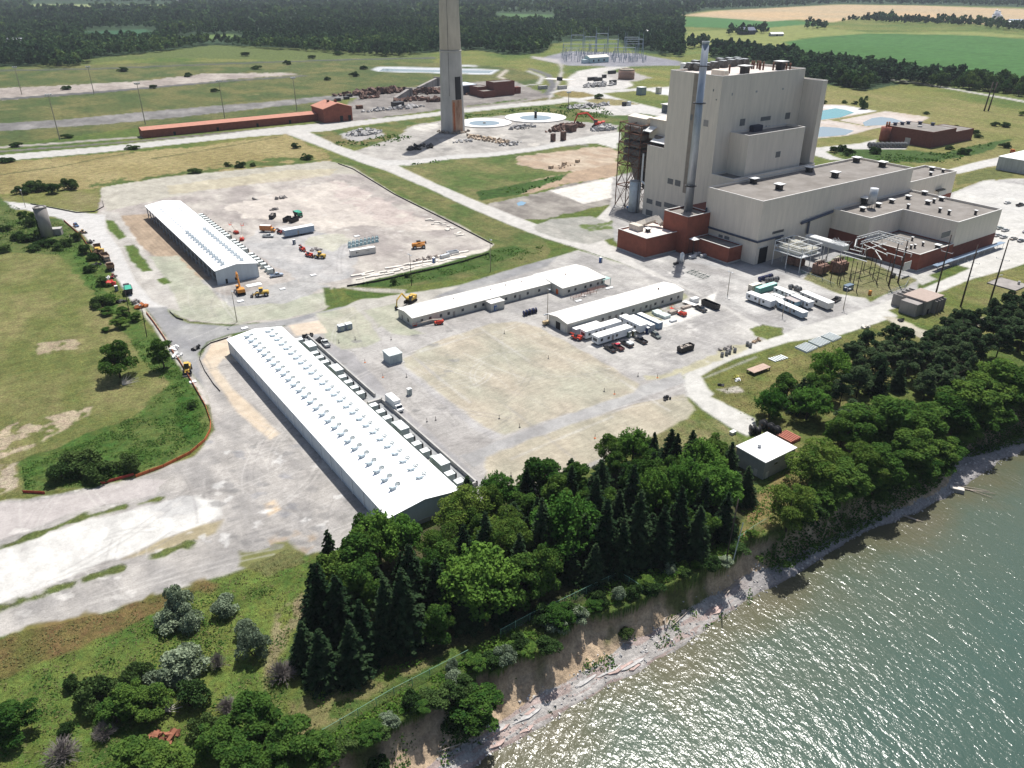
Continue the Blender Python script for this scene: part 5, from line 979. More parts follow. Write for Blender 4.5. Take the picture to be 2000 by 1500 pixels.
def pickup(lab, loc, rz, m, group=None, top=None, cover=None):
    t = thing('pickup_truck', lab, 'pickup truck', loc, rz, group); wd = 2.0
    vbody(t, [(-2.9, .45),(2.85, .45),(2.9, .95),(2.8,1.12),(1.5,1.2),(-.55,1.22),(-.55, .78),(-2.75, .78),(-2.75,1.22),(-2.9,1.22)], wd, m)
    for s in (-1,1): f = MB(); f.box(-2.75,-.56, s * (wd / 2) - .05 if s > 0 else -wd / 2 - .003, s * (wd / 2) + .003 if s > 0 else -wd / 2 + .05, .7,1.24); f.build('bed_side', m, t)
    f = MB(); f.add([(1.45,-.95,1.2),(1.45, .95,1.2),(-.5, .95,1.2),(-.5,-.95,1.2),(.75,-.78,1.85),(.75, .78,1.85),(-.35, .78,1.85),(-.35,-.78,1.85)],[(0,1,5,4),(1,2,6,5),(2,3,7,6),(3,0,4,7),(4,5,6,7)]); f.build('cab_glass', M_GLASS, t)
    f = MB(); f.cbox(.2,0,1.853,1.15,1.6, .06); f.build('cab_roof', top or m, t)
    if cover: f = MB(); f.box(-2.8,-.56,-.98, .98,1.25,1.8); f.build('bed_cover', cover, t)
    wheels4(t, (-1.9,1.8), wd); lights(t, 2.87,-2.9, wd); return t
def car(lab, loc, rz, m, group=None, suv=False, nm='parked_car', cat='car'):
    t = thing(nm, lab, cat, loc, rz, group); wd = 1.85; h = 1.75 if suv else 1.42
    vbody(t, [(-2.3, .35),(2.3, .35),(2.35, .7),(2.2, .88),(1.0, .98),(-2.1,1.0),(-2.35, .85)], wd, m)
    f = MB(); b = -2.1 if suv else -1.7; f.add([(1.05,-.88, .98),(1.05, .88, .98),(b, .88, .98),(b, -.88, .98),(.3,-.7, h),(.3, .7, h),(b + .45, .7, h),(b + .45,-.7, h)],[(0,1,5,4),(1,2,6,5),(2,3,7,6),(3,0,4,7),(4,5,6,7)]); f.build('window_band', M_GLASS, t)
    f = MB(); f.box(b + .5, .25,-.68, .68, h + .003, h + .05); f.build('cab_roof', m, t); wheels4(t, (-1.4,1.4), wd, .33, .22); lights(t, 2.32,-2.37, wd, .7); return t
def seg(p, q): X0, Y0 = W(*p); X1, Y1 = W(*q); return ((X0 + X1)/2,(Y0 + Y1)/2, hz((X0 + X1)/2,(Y0 + Y1)/2)), math.atan2(Y1 - Y0, X1 - X0)
z1_ = ZM(1050,540,8); z2_ = ZM(1260,540,8)
GPK = 'vehicles parked by the white trailers'
l, r = seg(z1_(1200,1195), z1_(1060,1110)); pickup('black pickup truck with blue windscreen, nearest to the bare pad', l, r, paintm('paint_black', (.02, .02, .025)), GPK)
l, r = seg(z1_(1325,1175), z1_(1180,1080)); pickup('dark pickup truck with bright red roof and cab', l, r, paintm('paint_maroon', (.09, .02, .02)), GPK, paintm('paint_red', (.55, .03, .06)))
l, r = seg(z1_(1465,1110), z1_(1320,1035)); pickup('black pickup truck with white covered bed', l, r, paintm('paint_black', (0,0,0)), GPK, paintm('paint_black', (0,0,0)), M_EQT)
l, r = seg(z1_(1680,1060), z1_(1540,985)); pickup('black pickup truck with open bed right of the covered one', l, r, paintm('paint_black', (0,0,0)), GPK)
l, r = seg(z1_(1785,905), z1_(1910,985)); car('dark grey off road car with silver bonnet beside the blue containers', l, r, paintm('paint_greygreen', (.12, .14, .13)), GPK, True)
l, r = seg(z2_(790,490), z2_(945,565)); pickup('black heavy pickup truck with flat bed trailer on the pale pad', l, r, paintm('paint_black', (0,0,0)), GPK)
l, r = seg(z2_(630,420), z2_(775,470)); t = thing('flatbed_trailer', 'white topped flatbed trailer hitched behind the black pickup', 'trailer', l, r); f = MB(); f.box(-3.4,3,-1.1,1.1, .75, .9); f.build('deck', M_WHITE, t); f = MB(); f.wheel(-.3,-.95, .38, .25); f.build('wheel', M_TYRE, t); f = MB(); f.wheel(-.3, .95, .38, .25); f.build('wheel', M_TYRE, t); f = MB(); f.bar((3,0, .7),(4.4,0, .6), .2); f.build('hitch', M_BLK, t)
l, r = seg((628,664),(645,684)); pickup('white grey pickup truck parked beside the low wall', l, r + math.pi, paintm('paint_silver', (.50, .51, .50)))
l, r = seg((511,465),(537,462)); l, r = seg(ZM(470,360,6.667)(295,690), ZM(470,360,6.667)(425,690)); pickup('silver white pickup truck on the construction pad near the orange box truck', l, r, paintm('paint_silver', (0,0,0)))
l, r = seg(ZM(470,360,6.667)(395,1215), ZM(470,360,6.667)(545,1190)); pickup('silver blue pickup truck by the corner of the unfinished hall', l, r, paintm('paint_bluesilver', (.36, .42, .50)))
l, r = seg(ZM(0,360,3.75)(540,295), ZM(0,360,3.75)(578,322)); car('dark blue car parked on the entry road by the orange fence', l, r, paintm('paint_blue', (.05, .10, .22)), suv=True)
GCP = 'cars in the right car park'
for i, (x, y, c, lab, pk) in enumerate([(1845,465,(.55, .55, .54), 'white car alone in the upper part of the car park', 0),(1942,483,(.03, .035, .04), 'black pickup truck at the upper right of the car park', 1),(1782,660,(.30, .34, .32), 'green grey car half hidden by the brick wing corner', 0),(1828,677,(.40, .41, .42), 'grey car in the upper line beside the brick wing', 0),(1765,716,(.45, .45, .45), 'silver car peeping out at the lower wing corner', 0),(1815,730,(.42, .43, .44), 'silver car first clear of the wing in the lower line', 0),(1892,742,(.30, .28, .25), 'dark bronze car second in the lower line', 0),(1950,758,(.10, .11, .13), 'dark grey car third in the lower line', 0),(1990,690,(.2, .2, .25), 'dark car at the right end of the upper line', 0)]):
    X, Y = W(*r6_(x, y)); (pickup if pk else car)(lab, (X, Y, 0), RS + rad(-8), paintm('paint_p%d' % i, c), GCP)
def boxtruck(lab, loc, rz, cm, bm, L_=6.5, h=3.5):
    t = thing('box_truck', lab, 'truck', loc, rz); f = MB(); f.bevbox(-L_ * .62, L_ * .3,-1.2,1.2,1.0, h, .06); f.build('cargo_box', bm, t); f = MB(); f.box(-L_ * .62 + .1, L_ * .3 - .1,-1.1,1.1, h + .003, h + .04); f.build('box_roof', M_WHITE, t)
    vbody(t, [(L_ * .31, .55),(L_ * .62, .55),(L_ * .63,1.3),(L_ * .53,1.45),(L_ * .47,2.3),(L_ * .31,2.35)],2.1, cm, 'cab'); f = MB(); f.add([(L_ * .535,-.95,1.5),(L_ * .535, .95,1.5),(L_ * .475, .9,2.25),(L_ * .475,-.9,2.25)],[(0,1,2,3)]); f.build('windscreen', M_GLASS, t)
    f = MB(); f.box(-L_ * .6, L_ * .5,-.5, .5, .6, .95); f.build('chassis', M_BLK, t); wheels4(t, (-L_ * .4, L_ * .47),2.2, .48, .35); lights(t, L_ * .63,-L_ * .62,2.0,1.0); return t
X, Y = toW(91.5,195.2); boxtruck('white box truck parked beside the near hall equipment wall', (X, Y, 0), RS + H90, M_WHITE, M_WHITE)
l, r = seg(ZM(470,360,6.667)(285,615), ZM(470,360,6.667)(430,620)); boxtruck('orange brown box truck with white roof on the construction pad', l, r, M_ORG, mat('box_orange', (.45, .18, .07), .6))
def excavator(lab, loc, rz, m, s=1.0, boom=((2.2,2.2),(4.6,4.8),(7.6,3.4)), reach=(8.2, .6), swing=0):
    t = thing('excavator', lab, 'excavator', loc, rz); t.scale = (s, s, s)
    for sd_ in (-1,1):
        f = MB(); f.xprism([(-2.0, .05),(2.0, .05),(2.35, .45),(2.0, .95),(-2.0, .95),(-2.35, .45)], sd_ * 1.15 - .3, sd_ * 1.15 + .3); f.build('track', M_RUB, t)
    f = MB(); f.cyl(0,0, .6,1.15, .7, n=12); f.box(-1.2,1.2,-.9, .9, .4, .7); f.build('undercarriage', M_BLK, t)
    f = MB(); f.bevbox(-2.4,1.2,-1.35,1.35,1.15,2.1, .12); f.bevbox(-2.5,-1.2,-1.3,1.3,1.15,2.45, .15); f.build('house', m, t)
    f = MB(); f.bevbox(.1,1.5, .35,1.3,1.2,2.95, .1); o = f.build('cab', M_GLASS, t); f = MB(); f.box(.1,1.45, .4,1.25,2.953,3.02); f.build('cab_roof', m, o)
    f = MB(); p = [(1.0,1.9)] + list(boom)
    for (x0, z0),(x1, z1) in zip(p[:-1], p[1:]): f.bar((x0,-.2, z0),(x1,-.2, z1), .5)
    f.build('boom', m, t); f = MB(); f.bar((boom[-1][0],-.2, boom[-1][1] + .3),(reach[0],-.2, reach[1] + .5), .38); f.build('arm', m, t)
    f = MB(); f.rod((1.6,-.2,1.7),(boom[1][0] - .6,-.2, boom[1][1] - .7), .1); f.build('ram', M_STEEL, t)
    x, z = reach; f = MB(); f.xprism([(x - .5, z - .3),(x + .3, z - .5),(x + .5, z + .3),(x - .1, z + .7)],-.75, .35); f.build('bucket', M_BLK, t); return t
l, r = seg((806,588),(774,606)); excavator('yellow excavator with bent boom behind the left end of the long office', (W(802,590)[0], W(802,590)[1],0), r, M_YEL, 1.15)
z8 = ZM(0,360,3.75); X, Y = W(*z8(1765,800)); excavator('orange brown excavator with raised boom in front of the unfinished hall', (X, Y, 0), rad(118), M_ORG, 1.15,((1.8,2.4),(3.4,6.2),(4.6,6.6)),(6.4,3.6))
X, Y = W(1168,249); excavator('red long reach excavator working on the demolition heap near the powerhouse', (X, Y, 0), rad(165), M_RED, 2.3,((2.0,3),(4.6,5.2),(8.0,4.6)),(9.4, .9))
def loader(lab, loc, rz, m, s=1.0):
    t = thing('wheel_loader', lab, 'loader', loc, rz); t.scale = (s, s, s); f = MB(); f.bevbox(-3.2,-.3,-1.1,1.1, .9,2.2, .2); f.box(-.4,1.8,-.6, .6, .8,1.5); f.build('chassis', m, t)
    f = MB(); f.bevbox(-1.0, .5,-.75, .75,1.6,3.3, .1); o = f.build('cab', M_GLASS, t); f = MB(); f.cbox(-.25,0,3.303,1.6,1.6, .12); f.build('cab_roof', m, o)
    wheels4(t, (-2.0,1.4),2.7, .85, .6); f = MB(); [f.bar((.8, s_ * .6,1.5),(3.1, s_ * .6, .7), .25) for s_ in (-1,1)]; f.build('lift_arm', m, t)
    f = MB(); f.xprism([(3.0, .2),(4.2, .1),(4.0, .35),(3.4, .5),(3.2,1.2),(3.0,1.2)],-1.4,1.4); f.build('bucket', M_BLK, t); return t
l, r = seg((521,577),(499,579)); loader('yellow black wheel loader beside the excavator in front of the unfinished hall', (l[0], l[1],0), r, M_YEL, 1.05)
l, r = seg((636,505),(613,503)); loader('yellow wheel loader with white cab roof among parked machines on the pad', (l[0], l[1],0), r, M_YEL, .95)
l, r = seg((368,718),(366,735)); loader('yellow black loader seen from behind by the left orange fence', (l[0], l[1],0), r, M_YEL, 1.0)
def telehandler(lab, loc, rz, m, s=1.0, up=.5, L_=5.0):
    t = thing('telehandler', lab, 'telehandler', loc, rz); t.scale = (s, s, s); f = MB(); f.bevbox(-2.3,2.0,-.95, .95, .7,1.5, .15); f.bevbox(-2.3,-.6,-.9,0.1,1.45,2.0, .1); f.build('chassis', m, t)
    f = MB(); f.bevbox(-.7, .7, .2, .95,1.5,2.5, .08); f.build('cab', M_GLASS, t); wheels4(t, (-1.5,1.4),2.1, .62, .42); f = MB(); f.bar((-1.9,-.25,1.8),(-1.9 + L_, -.25,1.8 + L_ * up * .4), .42); f.build('boom', m, t); f = MB(); f.box(-1.9 + L_, -2 + L_ + .4,-.9, .6,1.3 + L_ * up * .4,2 + L_ * up * .4); f.build('carriage', M_BLK, t); return t
for i, (p, q, lab) in enumerate([(z1_(680,1010), z1_(530,960), 'red telehandler beside the white trailers next to the bare pad'),(ZM(470,360,6.667)(850,890), ZM(470,360,6.667)(760,830), 'red telehandler with black wheels in the middle of the construction pad'),(ZM(470,360,6.667)(925,950), ZM(470,360,6.667)(860,930), 'small dark red telehandler in front of the yellow loader on the pad'),(ZM(470,360,6.667)(560,660), ZM(470,360,6.667)(470,620), 'dark red machine between the orange truck and the grey semi trailer'),(ZM(470,360,6.667)(610,710), ZM(470,360,6.667)(575,660), 'small brown red machine at the corner of the grey semi trailer')]):
    l, r = seg(p, q); telehandler(lab, l, r, M_RED if i < 3 else mat('machine_darkred', (.22, .03, .03), .5), .95 if i != 4 else .6, up=.1)
def boomlift(lab, loc, rz, m, L_=9, up=1.5, s=1.0):
    t = thing('boom_lift', lab, 'boom lift', loc, rz); t.scale = (s, s, s); f = MB(); f.bevbox(-1.6,1.6,-1.1,1.1, .45,1.0, .1); f.bevbox(-1.9, .9,-.9, .9,1.02,1.7, .15); f.build('chassis', m, t); wheels4(t, (-1.2,1.2),2.3, .45, .35)
    f = MB(); f.bar((-1.4,0,1.9),(2.5,0,2.2), .4); f.bar((2.5,0,2.2),(L_, 0, up), .3); f.build('boom', mat('boom_cream', (.55, .48, .40), .5), t)
    f = MB(); x = L_ + .9; [f.bar((x + dx, dy, up - .6),(x + dx, dy, up + .5), .07) for dx in (-.8, .8) for dy in (-.7, .7)]; [f.bar((x - .8, dy, z),(x + .8, dy, z), .07) for dy in (-.7, .7) for z in (up - .6, up + .5)]; f.box(x - .8, x + .8,-.7, .7, up - .66, up - .6); f.build('basket', m, t); return t
l, r = seg((862,632),(824,636)); boomlift('red boom lift stretched out in front of the long office', (W(857,633)[0], W(857,633)[1],0), r, M_RED, 8.5,1.2)
l, r = seg(z2_(610,640), z2_(540,570)); boomlift('red boom lift among pallets on the pale pad by the second office', (l[0], l[1],0), r + .4, M_RED, 5,1.6)
l, r = seg((480,478),(466,461)); boomlift('red boom lift working beside the unfinished hall, the nearer of two', (l[0], l[1],0), rad(100), M_RED, 7,6.5, .95)
l, r = seg((468,462),(455,450)); boomlift('red boom lift working beside the unfinished hall, the farther of two', (l[0], l[1],0), rad(130), M_RED, 6,4, .95)
def dumper(lab, loc, rz, m=None, bed=None, L_=8.0, nm='dump_truck', tarp=None):
    m = m or M_YEL; bed = bed or mat('dump_bed', (.16, .10, .06), .8, .3,1); t = thing(nm, lab, 'dump truck', loc, rz)
    f = MB(); f.box(-L_ * .5, L_ * .5,-.6, .6, .8,1.2); f.build('chassis', M_BLK, t); f = MB(); f.bevbox(L_ * .22, L_ * .5,-1.2,1.2,1.2,2.9, .15); o = f.build('cab', m, t); f = MB(); f.box(L_ * .5, L_ * .5 + .03,-1,1,1.9,2.6); f.build('windscreen', M_GLASS, o)
    f = MB(); L2 = L_ * .5; a = [(-L2,-1.5,1.4),(L_ * .17,-1.5,1.4),(L_ * .17,1.5,1.4),(-L2,1.5,1.4)]; b = [(-L2 - .5,-1.7,2.9),(L_ * .2,-1.7,2.9),(L_ * .2,1.7,2.9),(-L2 - .5,1.7,2.9)]; c = [(-L2 - .35,-1.5,2.9),(L_ * .17,-1.5,2.9),(L_ * .17,1.5,2.9),(-L2 - .35,1.5,2.9)]; d = [(x * .98, y * .9,1.55) for x, y, z in a]
    f.add(a + b + c + d, [(3,2,1,0)] + [(k * 4 + i, k * 4+(i + 1) % 4, k * 4+4+(i + 1) % 4, k * 4+4 + i) for k in range(3) for i in range(4)] + [(12,13,14,15)]); f.build('dump_bed', bed, t)
    if tarp: f = MB(); f.box(-L2 - .3, L_ * .18,-1.6,1.6,2.75,2.88); f.build('tarp', tarp, t)
    for x in (-L_ * .36,-L_ * .2, L_ * .33):
        for s_ in (-1,1): f = MB(); f.wheel(x, s_ * 1.15, .65, .5); f.build('wheel', M_TYRE, t)
    return t
zd = ZM(130,400,6.25)
GM = 'machines parked along the left entry road'
for p, q, lab, kw in ((zd(375,505), zd(400,640), 'orange dump truck with dark bed, farthest of the big trucks in the left row', {}),(zd(450,640), zd(520,720), 'dump truck with large empty brown bed in the left row', {'m': mat('cab_brown', (.25, .18, .13), .7)}),(zd(560,830), zd(520,750), 'short brown dump truck next to the large empty bed', {'L_': 5.5, 'm': mat('cab_brown', (0,0,0))}),(zd(780,1130), zd(730,1010), 'dark truck with bright green tarp in the left row', {'L_': 8, 'm': mat('cab_black', (.03, .03, .04)), 'bed': mat('bed_black', (.03, .03, .035)), 'tarp': M_GRN})):
    l, r = seg(p, q); dumper(lab, l, r, **kw)['group'] = GM
l, r = seg(zd(385,650), zd(440,600)); dumper('yellow and brown dump truck second in the left row', l, r, L_=6.5)['group'] = GM
l, r = seg(zd(175,340), zd(235,350)); loader('small tan compact loader behind the dark blue car', (l[0], l[1],0), r, mat('machine_tan', (.5, .38, .22)), .6)
l, r = seg(zd(560,900), zd(590,880)); loader('small dark loader alone between the short dump truck and the red pile', (l[0], l[1],0), r, mat('machine_darkred', (0,0,0)), .55)
zc = ZM(470,360,6.667)
l, r = seg(zc(560,490), zc(740,470)); dumper('green topped truck in the middle of the construction pad', (W(*zc(755,420))[0], W(*zc(755,420))[1],0), rad(-50), L_=6, m=mat('cab_green', (.04, .25, .15)), bed=mat('bed_black', (0,0,0)), tarp=M_GRN)
X, Y = W(818 + .5,485); telehandler('orange drill machine alone at the right of the construction pad', (X, Y, 0), rad(15), M_ORG, 1.5, up=.15, L_=4)
X, Y = W(*r4_(1880,1185)); dumper('orange truck standing on the far road at the right edge', (X, Y, 0), rad(60), L_=8, m=M_ORG, bed=M_RUSTO)
X, Y = W(*z1_(130,750)); t = thing('light_tower', 'tan mobile light tower by the corner of the second office', 'light tower', (X, Y, 0), RS); f = MB(); f.bevbox(-1.3,1.3,-.8, .8, .5,1.5, .1); f.build('housing', mat('machine_tan', (0,0,0)), t); f = MB(); f.bar((0,0,1.5),(0,0,4.2), .15); f.build('mast', M_STEEL, t); f = MB(); [f.box(x, x + .5,-.2, .2,4,4.4) for x in (-1.1,-.5, .1, .7)]; f.build('lamp_head', M_STEEL, t); wheels4(t, (0,),1.9, .35, .2)
# ---- dumpsters
def dumpster(lab, a, b, rz, L_=7.0, fill=True, m=None):
    t = sthing('dumpster', lab, 'dumpster', a, b, 0, rz, 'open steel dumpsters'); f = MB(); h = 2.2; w2 = 1.2; L2 = L_ / 2
    o = [(-L2 * .93,-w2),(L2 * .93,-w2),(L2 * .93, w2),(-L2 * .93, w2)]; u = [(-L2,-w2),(L2,-w2),(L2, w2),(-L2, w2)]; i_ = [(-L2 + .15,-w2 + .12),(L2 - .15,-w2 + .12),(L2 - .15, w2 - .12),(-L2 + .15, w2 - .12)]
    f.add([(x, y, .15) for x, y in o] + [(x, y, h) for x, y in u] + [(x, y, h) for x, y in i_] + [(x, y, .4) for x, y in i_],[(3,2,1,0)] + [(k * 4 + j, k * 4+(j + 1) % 4, k * 4+4+(j + 1) % 4, k * 4+4 + j) for k in range(3) for j in range(4)] + [(12,13,14,15)]); f.build('bin', m or M_BLK, t)
    f = MB(); [f.box(-L2 + .5 + k * (L_ - 1)/7,-L2 + .65 + k * (L_ - 1)/7,-w2 - .08,-w2 - .003, .3, h - .1) for k in range(8)]; [f.box(-L2 + .5 + k * (L_ - 1)/7,-L2 + .65 + k * (L_ - 1)/7, w2 + .003, w2 + .08, .3, h - .1) for k in range(8)]; f.build('side_rib', m or M_BLK, t)
    if fill:
        rn = random.Random(int(a)); f = MB(); [f.chunk((rn.uniform(-L2 * .8, L2 * .8), rn.uniform(-.8, .8), rn.uniform(1.2,2.1)), rn.uniform(.5,1.2), rn) for _ in range(26)]; f.build('waste', mat('waste', (.5, .44, .38), .9, .4,2), t)
    return t
dumpster('long black dumpster by the roadside near the tan office corner', 235.8,196.6, H90,8.4, False); dumpster('black dumpster full of pale waste alone in the worn yard', 196.7,172.8,0,6.6)
for p, q, lab, fl in ((zc(385,470), zc(450,410), 'blue black dumpster left of the green topped truck', True),(zc(570,500), zc(645,455), 'dark dumpster with brown load in front of the green topped truck', False),(zc(650,505), zc(740,470), 'navy dumpster touching the brown loaded one', False)):
    l, r = seg(p, q); a, b = toS(l[0], l[1]); dumpster(lab, a, b, r - RS, 6.0, fl)
# ---- small cabinets, toilets, pallets
def tbox(name, lab, cat, px, py, lx, ly, h, m, top=None, rz=0, group=None):
    X, Y = W(px, py); t = thing(name, lab, cat, (X, Y, hz(X, Y)), RS + rz, group); f = MB(); f.bevbox(-lx / 2, lx / 2,-ly / 2, ly / 2,0, h, min(.08, h / 4)); f.build('body', m, t); f = MB(); f.cbox(0,0, h + .003, lx * 1.04, ly * 1.04, max(.04, h * .04)); f.build('lid', top or M_WHITE, t)
    f = MB(); f.box(-lx * .3, lx * .3,-ly / 2 - .05,-ly / 2 - .003, h * .12, h * .8); f.build('door', mat('door_grey', (.30, .34, .33), .5), t); return t
MT = mat('transformer_blue', (.20, .25, .32), .5)
tbox('transformer_cabinet', 'blue grey transformer cabinet on white slab, left one of two behind the shed', 'cabinet', 667,645.5,2.4,2.2,2.2, MT, M_EQT, 0, 'transformer pair'); tbox('transformer_cabinet', 'blue grey transformer cabinet on white slab, right one of two behind the shed', 'cabinet', 681,642,2.4,2.2,2.2, MT, M_EQT, 0, 'transformer pair')
tbox('utility_box', 'single grey utility box standing alone left of the bare pad', 'cabinet', 800,771,1.4,1.2,2.2, M_EQ); 
for px, py, lab, m_ in ((967,606, 'blue and white portable toilet beside the office annex', mat('toilet_blue', (.05, .12, .35))),(*z1_(1715,885), 'navy portable toilet between the round roofed trailer and the containers', mat('toilet_navy', (.03, .05, .14))),(*zc(700,780), 'navy portable toilet near the grey semi trailer', mat('toilet_navy', (0,0,0))),(*zd(615,1050), 'navy portable toilet left of the green tarp truck', mat('toilet_navy', (0,0,0))),(1199 - 26,512, 'small blue portable toilet by the far end of the long office', mat('toilet_blue', (0,0,0))),(*z1_(1420,950), 'dark green portable toilet with white roof at the steps of the front trailer', mat('toilet_green', (.10, .14, .10))),(*z1_(1500,935), 'brown green portable toilet with white roof right of the dark green one', mat('toilet_brown', (.16, .14, .08))),(*ZM(680,440,6.667)(1118,485), 'bright blue portable toilet among the stone slabs', mat('toilet_blue', (0,0,0)))): tbox('portable_toilet', lab, 'portable toilet', px, py, 1.2,1.2,2.3, m_, group='portable toilets')
rnd = random.Random(12)
def pile(name, lab, cat, px, py, rx, ry, n, size, m, h=1.0, rz=0.0, rn=None):
    rn = rn or random.Random(int(px * 7 + py)); X, Y = W(px, py); f = MB()
    for _ in range(n):
        r_ = math.sqrt(rn.random()); th = rn.random()*6.283; f.chunk((r_ * rx * math.cos(th), r_ * ry * math.sin(th), h * (1 - r_) * rn.uniform(.3,1) + size * .15), size * rn.uniform(.4,1.3), rn)
    return tag(f.build(name, m, None, (X, Y, hz(X, Y)), RS + rz), lab, cat)
M_PALE = mat('pale_stone', (.62, .58, .52), .9, .15,1); M_SCR = mat('scrap', (.06, .045, .04), .85, .5, .25, col2=(.15, .085, .065)); M_RBL = mat('grey_rubble', (.40, .39, .38), .95, .3, .6)
def slabs(px0, py0, px1, py1, n, lab, name='concrete_slab', cat='slab', group='pale slabs laid out on the pad edge', L_=(3,8), wd=(.8,1.6), m=None):
    rn = random.Random(int(px0)); 
    for i in range(n):
        t_ = (i + .5) / n; x = px0+(px1 - px0) * t_ + rn.uniform(-6,6); y = py0+(py1 - py0) * t_ + rn.uniform(-6,7); X, Y = W(x, y); f = MB(); l_ = rn.uniform(*L_)/2; w_ = rn.uniform(*wd)/2; h_ = rn.uniform(.25, .7); f.bevbox(-l_, l_, -w_, w_, 0, h_, .04)
        tag(f.build(name, m or M_PALE, None, (X, Y, 0), RS + rad(rn.uniform(-12,8))), lab, cat, group)
slabs(700,542,905,496,34, 'pale concrete beam lying in rows along the grass slope of the pad'); slabs(836,428,906,462,22, 'white broken slab in the line at the right side of the pad', L_=(1.5,3.5), group='white broken slabs at the right of the pad')
for px, py, lab in ((548,388, 'grey concrete block group at the back of the pad'),(498,389, 'single grey concrete block at the back left of the pad')): pile('concrete_block', lab, 'block', px, py, 3.5 if px > 520 else 1.2,1.5,5 if px > 520 else 2,3, M_CONCD, .6)
pile('stone_heap', 'brown stone heap left of the dark dumpster row', 'rubble', 536,410,2.4,1.2,14,1.4, M_CONCD, 1); pile('stone_heap', 'pile of broken parts by the red telehandler', 'rubble', 616,489,3,2,20,1.2, M_CONCD, 1)
pile('material_stack', 'scattered stacks beside the stone slabs near the slope', 'building material', 838,505,9,2,30,1.6, mat('mixed_goods', (.35, .30, .26), .8, .5, .6), .6)
def crate(px, py, lx, ly, h, m, lab, name='material_crate', cat='crate', rz=0.0, group=None): 
    X, Y = W(px, py); f = MB(); f.bevbox(-lx / 2, lx / 2,-ly / 2, ly / 2,0, h, .06); [f.box(x, x + .12,-ly / 2 - .04, ly / 2 + .04, .1, h + .04) for x in (-lx * .3, lx * .25)]; return tag(f.build(name, m, None, (X, Y, hz(X, Y)), RS + rz), lab, cat, group)
crate(869,503,5,1.6,1.6, M_STEEL, 'grey block stack beside the silver tub at the pad edge', rz=.1)
X, Y = W(884,496); t = thing('open_tub', 'silver open rectangular tub at the right end of the slab rows', 'tub', (X, Y, 0), RS - .1); f = MB(); w0 = [(-2.8,-1.4),(2.8,-1.4),(2.8,1.4),(-2.8,1.4)]; w1_ = [(x * .9, y * .82) for x, y in w0]; f.add([(x, y, 0) for x, y in w0] + [(x, y, 1.5) for x, y in w0] + [(x, y, 1.5) for x, y in w1_] + [(x, y, .4) for x, y in w1_],[(3,2,1,0)] + [(k * 4 + j, k * 4+(j + 1) % 4, k * 4+4+(j + 1) % 4, k * 4+4 + j) for k in range(3) for j in range(4)] + [(12,13,14,15)]); f.build('shell', M_STEEL, t)
for px, py, lx, lab in ((496,557,6.5, 'large white flat panel lying at the corner of the unfinished hall'),(552,565,2.4, 'small white round topped tray on the dirt behind the loader'),(612,538,2.6, 'white boat shaped tray alone on the turning area'),(697,462,2.8, 'white round cover on a dark patch of the construction pad'),(470,589,2.6, 'narrow white plank behind the junction pole'),(478,642,2.5, 'white plank at the far corner of the near hall'),(377,747,2.2, 'square white plate by the left orange fence')): crate(px, py, lx, min(lx * .7,3.4), .25 if lx > 3 else .4, M_WHITE, lab, 'metal_sheet', 'panel', 0)
def fanstand():
    t = thing('stored_roof_fan', 'x', 'fan', (0,0,0)); f = MB(); f.add([(-.8,-.8,0),(.8,-.8,0),(.8, .8,0),(-.8, .8,0),(-.5,-.5,1.4),(.5,-.5,1.4),(.5, .5,1.4),(-.5, .5,1.4)],[(0,1,5,4),(1,2,6,5),(2,3,7,6),(3,0,4,7),(4,5,6,7)]); f.build('housing', mat('fan_teal', (.36, .50, .52), .5), t); f = MB(); f.rod((-.7,0,1.4),(-.1,0,2.3), .12); f.rod((.7,0,1.4),(.1,0,2.3), .12); f.build('bracket', M_STEEL, t); return t
fs_ = fanstand()
for i in range(16): X, Y = W(683+(i % 8)*7.6,484 - (i % 8)*1.6+(i // 8) * -6); place(fs_, i > 0,(X, Y, 0), RS, 'pale teal roof fan waiting in rows behind the white refrigerated container', 'roof fans stored behind the white container')
# ---- cable reels
def reel(m, r=1.1, w_=1.1):
    t = thing('cable_reel', 'x', 'cable reel', (0,0,0)); 
    for s_ in (-1,1):
        f = MB(); f.rod((0, s_ * w_ / 2 - .05, r),(0, s_ * w_ / 2 + .05, r), r, n=20); f.build('flange', m, t)
    f = MB(); f.rod((0,-w_ / 2, r),(0, w_ / 2, r), r * .72, n=18); f.build('cable', M_BLK, t); f = MB(); f.rod((0,-w_ / 2 - .1, r),(0, w_ / 2 + .1, r), r * .22, n=10); f.build('hub', M_RUST, t); return t
MRN = mat('reel_navy', (.04, .05, .13), .6); MRG = mat('reel_grey', (.22, .22, .22), .7); MRB = mat('reel_black', (.03, .03, .032), .6)
rn_, rg_, rb_ = reel(MRN), reel(MRG), reel(MRB, 1.45)
R7 = ZM(600,450,3.333)
for i, (x, y) in enumerate([(1418,555),(1438,548),(1458,542),(1482,537)]): X, Y = W(*R7(x, y)); place(rn_, i > 0,(X, Y, 0), RS + rad(80), 'navy cable reel in the row between the two offices, %s from the left' % nth(i + 1), 'navy cable reels between the offices')
for i, (x, y) in enumerate([(1322,785),(1350,778),(1374,772),(1400,764)]): X, Y = W(*r5_(x, y)); place(rn_, True, (X, Y, 0), RS + rad(85), 'navy cable reel behind the beige container, %s from the left' % nth(i + 1), 'navy cable reels behind the containers')
for i, (x, y) in enumerate([(1375,795),(1410,790),(1448,785)]): X, Y = W(*r5_(x, y)); place(rg_, i > 0,(X, Y, 0), RS + rad(85), 'grey cable reel behind the teal container, %s from the left' % nth(i + 1), 'grey reels behind the teal container')
